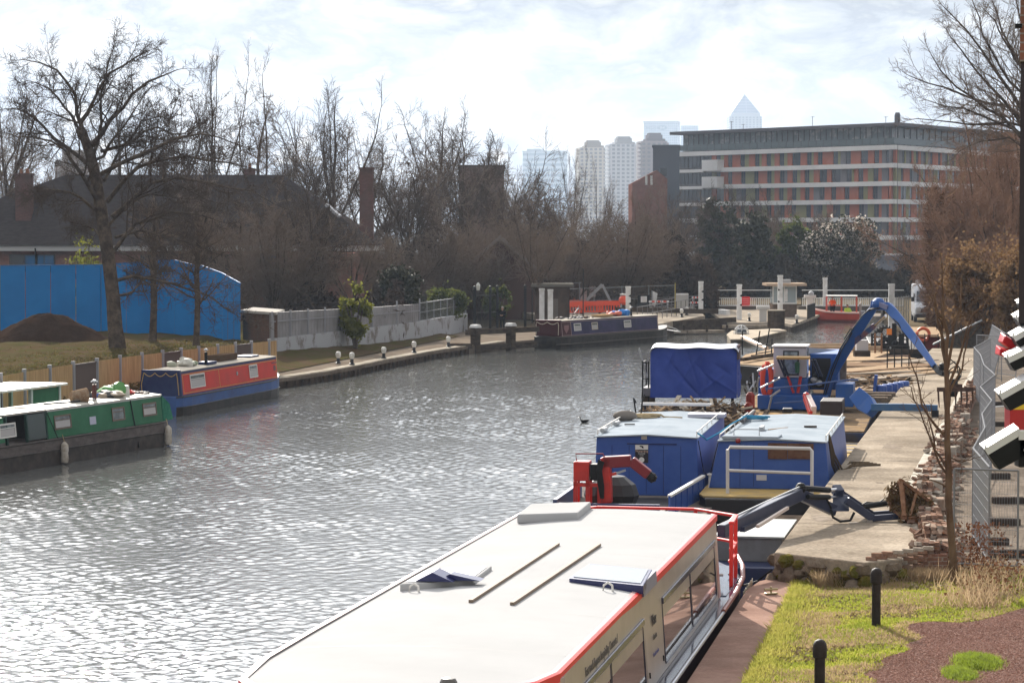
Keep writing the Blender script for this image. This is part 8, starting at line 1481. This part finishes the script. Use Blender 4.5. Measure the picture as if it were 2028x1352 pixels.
# coot
def coot():
    t = thing('coot', 'small black water bird swimming alone in mid canal', 'bird', G(1158, 836, 0), 1.9); k = MB(); k.loft([[(w*math.cos(a), y, z+h*math.sin(a)) for a in [i/10*2*PI for i in range(10)]] for y, w, h, z in ((-.2, .01, .01, .09), (-.14, .06, .04, .07), (-.02, .10, .07, .05), (.10, .085, .065, .05), (.16, .045, .04, .08), (.18, .03, .03, .14), (.185, .028, .03, .19), (.20, .035, .035, .215), (.235, .02, .02, .215))]); k.build('body', mat('coot_black', (.012, .012, .013), .6), t, smooth=60); k = MB(); k.ext([(.23, .225), (.27, .205), (.23, .20)], 'x', -.01, .01); k.build('bill', wframe, t)
coot()
# ---------------------------------------------------------------- broken brick wall along the quay
bm_ = [mat('brick_a', (.30, .19, .14), .92, col2=(.21, .13, .095), scale=9), mat('brick_b', (.36, .27, .21), .92, col2=(.25, .18, .14), scale=9), mat('brick_mortar', (.40, .36, .31), .95, col2=(.27, .23, .19), scale=7), mat('brick_dark', (.14, .09, .07), .95, col2=(.2, .13, .1), scale=8)]
def ruin():
    t = thing('brick_wall_ruin', 'long broken brick wall running along the right edge of the quay', 'wall', (0, 0, 0)); rnd = random.Random(17); an = math.atan2(14.1, 66.7)
    A, B = Vector((8.15, 49.6, 0)), Vector((23.2, 124.3, 0))
    path = [Vector((7.6, 48.15, 0)), Vector((8.1, 49.4, 0)), Vector((9.18, 57.8, 0)), Vector((23.3, 124.5, 0))]
    core = MB(); core.prism([(7.9, 47.95), (8.35, 48.05), (8.6, 49.3), (9.62, 57.75), (23.75, 124.4), (23.3, 124.5), (9.2, 57.9), (8.15, 49.5)], .5, 1.33); core.build('wall', brickmat('ruin_brick', math.radians(11.5), (.27, .13, .09), (.33, .19, .14), (.38, .34, .29)), t)
    k = MB(); y = 48.2; d = Vector((.2, .98, 0)).normalized()
    def brick(c, rz, m=None, tilt=.05, s=(.105, .215, .068)):
        R_ = Matrix.Rotation(rz+rnd.gauss(0, tilt), 3, 'Z') @ Matrix.Rotation(rnd.gauss(0, tilt*.8), 3, 'X') @ Matrix.Rotation(rnd.gauss(0, tilt*.8), 3, 'Y')
        vs = [c + R_ @ Vector((a*s[0]/2, b*s[1]/2*rnd.uniform(.85, 1), q*s[2]/2)) for q in (-1, 1) for b in (-1, 1) for a in (-1, 1)]; k.add(vs, [(0, 2, 3, 1), (4, 5, 7, 6), (0, 1, 5, 4), (2, 6, 7, 3), (0, 4, 6, 2), (1, 3, 7, 5)], m if m is not None else rnd.choice((0, 0, 1, 2, 3)))
    def xa(y): return np.interp(y, [48.15, 49.4, 57.8, 124.5], [7.75, 8.15, 9.22, 23.3])
    y = 48.25
    while y < 100:
        rz = -(.13 if y < 57.8 else .208); hgt = .10+.16*abs(math.sin(y*.9))+.12*(math.sin(y*2.3) > .3); 
        if 60 < y < 100: hgt *= .6
        for row in range(4):
            for z in range(int(hgt/.075)+1):
                if rnd.random() < .86: brick(Vector((xa(y)+.06+row*.115+rnd.uniform(-.02, .02), y, 1.36+z*.075)), rz, None, .06 if z < int(hgt/.075) else .18)
        y += .225
    for i in range(300): yy = 48.3+(rnd.random()**1.6)*34; brick(Vector((xa(yy)+rnd.uniform(-.25, .75), yy, 1.40+rnd.uniform(0, .05))) if rnd.random() < .6 else Vector((xa(yy)+rnd.uniform(.5, .95), yy, 1.06)), rnd.uniform(0, 3), None, .4)
    for i in range(4):                      # end face courses toward the lawn
        for z in range(10):
            for x in range(5 + (i < 2)): brick(Vector((6.75+x*.225+(.11 if z % 2 else 0), 47.02+x*.20+i*.0, .80+z*.075-.02)), PI/2-.35, None, .02) if i == 0 else None
    k.build('loose_brick', bm_, t, fix=False)
    for i, (y0, h, o_) in enumerate(((50.2, 1.55, .5), (52.6, 1.45, .52), (55.6, 1.62, .5), (59.5, 1.66, .48), (64, 1.5, .48), (69, 1.62, .48), (75, 1.5, .48), (82, 1.6, .48), (49.0, 1.5, .45))):
        k = MB(); x = xa(y0)+o_; k.cbox((x, y0, (h+.9)/2), (.32, .5, h-.9), -.2); k.build('pier', bm_[2] if i % 2 else bm_[1], t, bevel=.03)
ruin()
# near edge of the quay slab: broken moss covered lip and rubble
mossm = mat('moss', (.10, .10, .02), .95, col2=(.17, .13, .05), scale=6, bump=.8)
def slab_lip():
    rnd = random.Random(8); k = MB(); pts = [(5.02, 48.3), (5.4, 47.85), (5.9, 47.35), (6.55, 46.72), (6.95, 46.95), (7.35, 47.2)]
    for (x0, y0), (x1, y1) in zip(pts[:-1], pts[1:]):
        for i in range(9): u = i/9; x, y = x0+(x1-x0)*u, y0+(y1-y0)*u; r = rnd.uniform(.07, .17); k.ball((x+rnd.uniform(-.05, .05), y+.05+rnd.uniform(-.05, .05), 1.08+rnd.uniform(-.12, .14)), r, 8, sc=(1.2, 1, .9), jit=.2, rnd=rnd, m=0 if rnd.random() < .75 else 1)
        for i in range(8): u = rnd.random(); x, y = x0+(x1-x0)*u, y0+(y1-y0)*u; k.ball((x, y+.0, .86+rnd.uniform(-.05, .1)), rnd.uniform(.08, .2), 8, jit=.2, rnd=rnd, m=1 if rnd.random() < .3 else 0)
    tag(k.build('rubble_bank', [mat('rubble_brown', (.13, .10, .075), .95, col2=(.2, .16, .12), scale=5, bump=.6), mossm], smooth=40), 'mossy crumbling lip under the near end of the concrete quay', 'rubble')
slab_lip()
# bollards on the lawn
def lawn_bollard(px, py, label, first=None):
    z = .9; p = G(px, py, z); p.z = lawn_z(p.x, p.y)-.02
    if first: return dup(first, None, p, None, label)
    t = thing('lawn_bollard', label, 'bollard', p, 0, 'black bollards on the lawn'); m = mat('bollard_black', (.022, .017, .015), .6, col2=(.035, .028, .024), scale=8, bump=.3, bscale=90)
    k = MB(); k.lathe([(.075, 0), (.075, .74)], n=18); k.build('post', m, t, smooth=50); k = MB(); k.lathe([(.077, .735), (.098, .75), (.1, .88), (.094, .93), (.07, .975), (.03, .998), (.004, 1.0)], n=18); k.build('cap', m, t, smooth=50); return t
b0 = lawn_bollard(1735, 1243, 'black domed bollard farther back on the lawn, in front of the quay end'); lawn_bollard(1623, 1400, 'black domed bollard nearest the camera beside the pink path', b0)
# grass, litter, gravel, weeds
def lawnpts(y0, y1, x1=1.0, cond=None, edge=.05):
    def fn(rng, n):
        y = y0 + (y1-y0)*rng.random(n)**1.0; xl = np.where(y < 37.4, -1.2+(y-12)*.187, 3.55+(y-37.4)*.182) + edge; xr = (2040-1014)/F*y; x = xl + (xr-xl)*x1*rng.random(n)
        s = np.clip((x - (3.4+(y-37.4)*.19))/5, 0, 1); z = .80+.28*s+.035*np.sin(x*2.1+y*.7)*np.sin(y*1.3-x)*np.minimum(1, s*6)
        p = np.stack([x, y, z], 1); return p[cond(p)] if cond is not None else p
    return fn
def gravel_mask(p):
    x, y = p[:, 0], p[:, 1]; px = x/y*F+1014; py = 460+6.55*F/y; b = 1795 + 30*np.sin(py*.045+1) - (py-1250)*.40 + 12*np.sin(py*.21); top = 1250 + 8*np.sin(px*.03) - (px-1780)*.09 ; return (px > b) & (py > top)
def patch(p): return np.sin(p[:, 0]*1.7+p[:, 1]*.9)+np.sin(p[:, 1]*2.3-p[:, 0]*1.1)+np.sin(p[:, 0]*4.1+2)*.6+np.sin(p[:, 1]*5.2+p[:, 0]*2.2)*.5
def blades(name, n, fn, h, m, seed, lean=.35, w=.010):
    rng = np.random.default_rng(seed); c = fn(rng, n); n = len(c); a = rng.random(n)*6.28; u = np.stack([np.cos(a), np.sin(a), np.zeros(n)], 1)*w; hh = h*rng.uniform(.4, 1.3, (n, 1)); l = rng.normal(size=(n, 3))*lean*hh; l[:, 2] = hh[:, 0]
    V = np.stack([c-u, c+u, c+l*.6+u*.6, c+l], 1).reshape(-1, 3); return npmesh(name, V, np.arange(4*n).reshape(-1, 4), m)
gA = leafy(mat('grass_bright', (.33, .37, .05), .8, col2=(.24, .29, .045), scale=2), .5); gB = leafy(mat('grass_dull', (.42, .38, .10), .8, col2=(.30, .31, .06), scale=2), .5); gC = leafy(mat('grass_dry', (.48, .36, .22), .85, col2=(.34, .24, .15), scale=3), .4)
ng = lambda p: ~gravel_mask(p)
struct(blades('grass_blades', 90000, lawnpts(34, 48.3, cond=lambda p: ng(p) & (patch(p) > -.3)), .05, gA, 1), 'stuff'); struct(blades('grass_blades', 60000, lawnpts(34, 48.3, cond=ng), .045, gB, 2), 'stuff')
struct(blades('dry_grass', 55000, lawnpts(34, 48.4, cond=lambda p: ng(p) & (patch(p+7) > -.2)), .07, gC, 3, .6), 'stuff')
struct(leafcloud('leaf_litter', 9000, lambda rng, n: lawnpts(34, 48.3, cond=lambda p: ng(p) & (patch(p+3) > .2))(rng, n*2)[:n] + np.array([0, 0, .02]), .05, mat('litter', (.26, .17, .11), .9, col2=(.42, .34, .25), scale=6), None, 5, 1.3), 'stuff')
def edgepts(rng, n):
    u = rng.random(n); y = 35+u*13; x = np.where(y < 37.4, -1.2+(y-12)*.187, 3.55+(y-37.4)*.182) + np.abs(rng.normal(0, .22, n)) - .04; return np.stack([x, y, np.full(n, .81)], 1)
struct(blades('edge_grass', 14000, edgepts, .11, gB, 6, .5, .012), 'stuff'); struct(blades('weeds', 9000, lambda rng, n: np.stack([5.7+rng.random(n)*2.6, 46.9+rng.random(n)*.7+(rng.random(n)*.3), np.full(n, .84)], 1), .28, gC, 7, .35, .010), 'stuff')
struct(blades('weeds', 900, lambda rng, n: (lambda y: np.stack([y*(1960+rng.normal(0, 40, n)-1014)/F, y, np.full(n, 1.04)], 1))(43+rng.random(n)*5.3), .30, gC, 8, .4, .011), 'stuff'); struct(leafcloud('weeds', 600, lambda rng, n: (lambda y: np.stack([y*(1975+rng.normal(0, 36, n)-1014)/F, y, 1.05+rng.random(n)**2*.5], 1))(44+rng.random(n)*4.2), .05, mat('weed_rust', (.28, .13, .07), .9, col2=(.2, .1, .06), scale=4), None, 9, 1.4), 'stuff')
struct(leafcloud('weeds', 700, lambda rng, n: np.stack([8.9+rng.normal(0, .25, n), 47.6+rng.normal(0, .15, n), 1.1+rng.random(n)*.9], 1), .045, mat('weed_rust', (.28, .13, .07)), None, 10, 1.4), 'stuff')
# gravel
def gravel():
    pts = []
    for py in range(1225, 1480, 4):
        px = 1775 + 45*math.sin(py*.045+1) - (py-1250)*.42 + 12*math.sin(py*.21); pts.append((px, py))
    pts = [(px, max(py, 1236+8*math.sin(px*.03)-(px-1780)*.13)) for px, py in pts if py > 1240]; top_ = [(px, 1236+8*math.sin(px*.03)-(px-1780)*.13) for px in range(2300, int(pts[0][0]), -12)]
    out = [G(px, py, .95) for px, py in top_+pts] + [G(2300, 1476, .95)]
    gm_ = mat('gravel', (.44, .31, .26), .95, col2=(.26, .17, .14), scale=14, bump=.9, bscale=40); nx = MB()
    # drape a grid over the lawn where the mask holds
    def cell(): 
        k = MB(); N_ = 190; M_ = 120
        for i in range(N_):
            for j in range(M_):
                y = 26+(i/N_)*18.5; x = 4.2+(j/M_)*8; d = (18.5/N_, 8/M_); c = np.array([[x+d[1]/2, y+d[0]/2, 0]])
                if gravel_mask(c)[0]: k.add([(x+a*d[1], y+b*d[0], lawn_z(x+a*d[1], y+b*d[0])+.012) for a, b in ((0, 0), (1, 0), (1, 1), (0, 1))], [(0, 1, 2, 3)])
        return k
    struct(cell().build('gravel_path', gm_, fix=False))
    struct(leafcloud('gravel', 70000, lambda rng, n: lawnpts(34, 44.5, cond=gravel_mask, edge=.5)(rng, n*3)[:n] + np.array([0, 0, .018]) , .028, mat('pebbles', (.62, .44, .37), .9, col2=(.28, .16, .13), scale=30, lo=.4, hi=.6), None, 11, 1.2), 'stuff')
gravel()
for px, py, w_, n_t, sd_ in ((1940, 1322, 50, 9000, 12), (1905, 1345, 34, 5000, 13)):
    c = G(px, py, .95); o = blades('grass_tuft', n_t, lambda rng, n, c=c, w_=w_: (lambda r, a: np.stack([c.x+np.cos(a)*r*w_/F*c.y, c.y+np.sin(a)*r*.75, lawn_z(c.x, c.y)+.05*(1-r)], 1))(rng.random(n)**.8*(.7+.5*rng.random(n)**3), rng.random(n)*6.28), .085, leafy(mat('tuft_green', (.24, .31, .035), .8, col2=(.17, .21, .05), scale=8), .5), sd_, .4, .007); tag(o, 'bright green mossy grass tuft on the gravel, %s' % ('larger one at the right' if sd_ == 12 else 'smaller one at the photo bottom'), 'grass tuft')
# mooring cleat on the pink path
p = G(1527, 1176, .83); t = thing('mooring_cleat', 'small brass coloured mooring cleat on the pink path', 'cleat', p, .3); k = MB(); k.box(-.12, .12, -.05, .05, 0, .03); k.build('plate', mat('brass', (.35, .28, .15), .4, metal=.5), t, bevel=.01); k = MB(); k.tube([(-.13, 0, .09), (.13, 0, .09)], .022, 8); k.tube([(0, 0, .02), (0, 0, .14)], .02, 8); k.build('horn', mat('brass', (.35, .28, .15)), t)
e = G(1520, 1135, 1.0); rope('mooring_rope', 'dark rope from the trip boat bow to the quay corner', [W2(trip, 1.75, 21.6, 1.0), W2(trip, 2.0, 21.9, .75), G(1500, 1150, .7), G(1528, 1128, .95)], ib, .018)
# ---------------------------------------------------------------- site fencing on the yard
fm = mat('fence_steel', (.22, .225, .235), .75); wirem = mat('wire_fine', (.30, .31, .33), .5, metal=.2)
def heras(A, B, label, z=1.02, h=2.0, lean=0):
    A, B = Vector((*A, z)), Vector((*B, z)); L = (B-A).length; d = (B-A)/L; an = math.atan2(d.y, d.x); t = thing('site_fence', label, 'fence panel', A, an, 'site fence panels on the yard')
    S = lambda x, zz: (x, lean*zz, zz)
    k = MB(); k.tube([S(0, .08), S(0, h)], .021, 8); k.tube([S(L, .08), S(L, h)], .021, 8); k.tube([S(0, h), S(L, h)], .021, 8); k.tube([S(0, .2), S(L, .2)], .018, 6); k.build('frame', fm, t)
    k = MB(); n = int(L/.05); [k.bar(S(L*i/n, .2), S(L*i/n, h), .0035) for i in range(1, n)]; [k.bar(S(0, .2+(h-.2)*j/8), S(L, .2+(h-.2)*j/8), .006) for j in range(1, 8)]; k.build('wire_mesh', wirem, t); return t
X_ = lambda px, Y: (px-1014)/F*Y
zz = [(1963, 47.9), (1930, 52.1), (1953, 57.6), (1947, 62), (1966, 67), (1943, 73), (1972, 79), (1950, 85), (1943, 92), (1930, 98), (1962, 106)]
nm = ['nearest zigzag fence panel beside the long flat one', 'second zigzag fence panel from the grass', 'third zigzag fence panel from the grass', 'fourth zigzag fence panel from the grass', 'fifth zigzag fence panel from the grass', 'sixth zigzag fence panel from the grass', 'seventh zigzag fence panel from the grass', 'eighth zigzag fence panel from the grass', 'ninth zigzag fence panel from the grass', 'farthest zigzag fence panel near the rake grab']
for (a, b), l_ in zip(zip(zz[:-1], zz[1:]), nm): heras((X_(a[0], a[1]), a[1]), (X_(b[0], b[1]), b[1]), l_)
heras((X_(1893, 47.6), 47.6), (X_(2020, 47.2), 47.2), 'wide flat fence panel facing the camera at the edge of the grass')
heras((X_(1945, 122), 122), (X_(1968, 112), 112), 'left leaning fence panel below the rusty hedge', lean=.25); heras((X_(1975, 112), 112), (X_(2012, 110), 110), 'right leaning fence panel below the rusty hedge', lean=.12); heras((X_(1935, 110), 110), (X_(1985, 108), 108), 'low fence panel crossing behind the red sign boards')
for i, (px, Y) in enumerate(((1965, 52), (1990, 55.5), (2000, 60), (2010, 50), (1975, 66), (1985, 74), (1990, 84), (1975, 94))):
    t = thing('foot_block', ['dark fence foot block nearest the flat panel', 'second dark foot block on the yard', 'third dark foot block on the yard', 'longest dark foot block near the right edge', 'fifth dark foot block along the zigzag', 'sixth dark foot block along the zigzag', 'seventh dark foot block along the zigzag', 'farthest dark foot block along the zigzag'][i], 'fence foot', (X_(px, Y), Y, 1.02), 0, 'fence feet on the yard'); k = MB(); w = .6 if i == 3 else .38; k.box(-w, w, -.11, .11, 0, .15); k.build('block', mat('foot_dark', (.06, .05, .045), .9), t, bevel=.02)
rail('yard_rail', 'white bar lying low on the yard by the zigzag fence', [(X_(1960, 88), 88, 1.02), (X_(2010, 89), 89, 1.02)], .35, white, sp=2.5, mid=False); rail('yard_rail', 'second white bar on the yard farther back', [(X_(1968, 98), 98, 1.02), (X_(2020, 99), 99, 1.02)], .35, white, sp=3, mid=False)
# dark sheeted screen at the quay end
def screen():
    o = G(1900, 690, 1.2); t = thing('sheeted_screen', 'dark netted screen with a slanting pale pole at the far end of the quay', 'screen', o); P = lambda px, py, Y=138: D(px, py, Y)-o
    k = MB(); a = [P(1868, 672), P(1944, 640), P(1946, 692), P(1860, 694)]; k.add(a + [q+Vector((0, .06, 0)) for q in a], [(0, 1, 2, 3), (7, 6, 5, 4), (0, 4, 5, 1), (1, 5, 6, 2), (2, 6, 7, 3), (3, 7, 4, 0)]); k.build('netting', mat('netting', (.055, .05, .045), .9, col2=(.10, .09, .08), scale=4), t); k = MB(); k.tube([P(1848, 682, 137.5), P(1945, 634, 137.5)], .06, 6); k.build('pole', galv, t); k = MB(); k.bar(P(1740, 695), P(1946, 695), .3, .2); k.build('base_beam', tim, t)
screen()
rail('quay_end_rail', 'grey railing in front of the white van', [(X_(1860, 168), 168, .95), (X_(1905, 167), 167, .95)], 1.6, galv, sp=1.5)
mesh_fence('mesh_fence', 'mesh fence between the tall white post and the white van', (X_(1775, 175), 175), (X_(1800, 180), 180), .95, 2.9, 1.0, .15)
# ---------------------------------------------------------------- lamp column with floodlight boxes, kiosk and brick corner at the right edge
def lamp_column():
    Y = 27.0; x = D(2056, 700, Y).x; t = thing('floodlight_column', 'dark column at the right edge carrying tilted black boxes with white rimmed faces', 'light column', (x, Y, .9)); bk = mat('box_black', (.012, .012, .013), .5); wr = mat('rim_white', (.68, .67, .66), .45); Z = lambda py: D(0, py, Y).z-.9
    k = MB(); k.tube([(0, .25, 0), (0.02, .25, Z(560))], .045, 10); k.build('pole', mat('pole_dark', (.05, .045, .05), .5), t); P = lambda px, py, y=0: D(px, py, Y+y)-Vector((x, Y, .9))
    def box(tl, tr, h, y0, red=None):
        a, b = P(*tl, y0), P(*tr, y0); d = (b-a); n = Vector((-d.z, 0, d.x)).normalized(); n = -n if n.z > 0 else n; k = MB(); H_ = h/F*Y; w = .26; off = n*H_ + d*.06
        k.add([a, b, b+off, a+off*.92, a+Vector((0, w, .03)), b+Vector((0, w, .03)), b+off+Vector((0, w, 0)), a+off*.92+Vector((0, w, 0))], [(0, 1, 2, 3), (7, 6, 5, 4), (0, 4, 5, 1), (1, 5, 6, 2), (2, 6, 7, 3), (3, 7, 4, 0)]); f = k.build('floodlight', red or bk, t, bevel=.01)
        if red is None:
            k = MB(); e = -n*.0; a2, b2 = a+Vector((0, -.012, 0)), b+Vector((0, -.012, 0)); m_ = n*(.026/.26*H_+.02); k.add([a2-n*.03, b2-n*.03, b2+m_, a2+m_, a2-n*.03+Vector((0, w+.03, .03)), b2-n*.03+Vector((0, w+.03, .03))], [(0, 1, 2, 3), (0, 4, 5, 1)]); k.bar(a2-n*.02, a2-n*.06+d*.1, .02); k.build('white_rim', wr, f)
            k = MB(); q = a.lerp(b, .8)+off*.75; k.lathe([(.015, -.02), (.015, 0)], n=10); k.v = [(q.x+u, q.y-.014+v*0+w_*.5, q.z+v) for u, v, w_ in k.v]; k.build('bolt', galv, f)
    box((1952, 893), (2020, 852), 50, -.3); box((1981, 785), (2040, 752), 38, 0); box((1996, 713), (2040, 692), 28, .15); box((2008, 671), (2042, 652), 22, .3); box((2014, 634), (2044, 618), 17, .45); box((2021, 606), (2046, 594), 13, .6)
    box((1991, 664), (2030, 690), 16, .6, mat('flood_red', (.60, .02, .03), .4)); box((1981, 690), (2014, 700), 14, .55, mat('flood_red', (.60, .02, .03)))
    k = MB(); a, b = P(2018, 862, -.3), P(2044, 862, -.3); k.box(a.x, b.x, -.3, -.05, P(0, 920).z, P(0, 850).z); k.build('floodlight', bk, t, bevel=.01); k = MB(); k.box(a.x-.004, b.x, -.32, -.301, P(0, 866).z, P(0, 848).z); k.build('white_rim', wr, t)
lamp_column()
def red_box():
    Y = 44; a = D(2000, 860, Y); t = thing('red_cabinet', 'red metal cabinet with a yellow label at the right edge of the photo', 'cabinet', (a.x, Y, 1.0)); z0, z1 = D(0, 862, Y).z-1.0, D(0, 786, Y).z-1.0
    k = MB(); k.box(0, .6, 0, .5, z0, z1); k.build('cabinet', mat('cabinet_red', (.42, .02, .02), .45), t, bevel=.01); k = MB(); k.box(.04, .45, -.008, -.001, z1-.22, z1-.06); k.build('label', mat('label_yellow', (.70, .50, .04), .5), t); k = MB(); k.tube([(.5, .25, 0), (.5, .25, z0)], .03, 8); k.build('stand', galv, t)
red_box()
def edge_building():
    Y = 21; x0 = D(2021, 300, Y).x; t = thing('brick_pier', 'red brick pier with dark column below at the top right edge of the photo', 'building', (x0, Y, 0)); Z = lambda py: D(0, py, Y).z
    k = MB(); k.prism([(-.012, 0), (.8, 0), (.95, .8), (.16, .8)], Z(122), Z(-260)); k.build('brickwork', brickmat('pier_brick', PI/2, (.36, .15, .10), (.28, .12, .08), (.35, .3, .26)), t); k = MB(); k.prism([(.0, .02), (.8, .02), (.95, .8), (.17, .8)], Z(640), Z(122)-.002); k.build('column', mat('column_dark', (.055, .045, .05), .6), t); k = MB(); k.prism([(.12, .05), (.8, .05), (.95, .8), (.3, .8)], .5, Z(640)-.002); k.build('column_base', mat('column_dark', (.055, .045, .05)), t)
    k = MB(); k.box(-.06, .0, -.03, .05, Z(56), Z(48)); k.build('vent', ib, t)
edge_building()
# ---------------------------------------------------------------- air
hm = bpy.data.materials.new('haze'); hm.use_nodes = True; hn = hm.node_tree.nodes; hn.remove(hn['Principled BSDF'])
pv = hn.new('ShaderNodeVolumePrincipled'); pv.inputs['Color'].default_value = (.66, .80, 1, 1); pv.inputs['Density'].default_value = .0001; pv.inputs['Anisotropy'].default_value = .35
hm.node_tree.links.new(pv.outputs[0], [q for q in hn if q.type == 'OUTPUT_MATERIAL'][0].inputs['Volume'])
k = MB(); k.box(-1500, 2500, -80, 5200, -3, 300); struct(k.build('haze', hm), 'stuff')
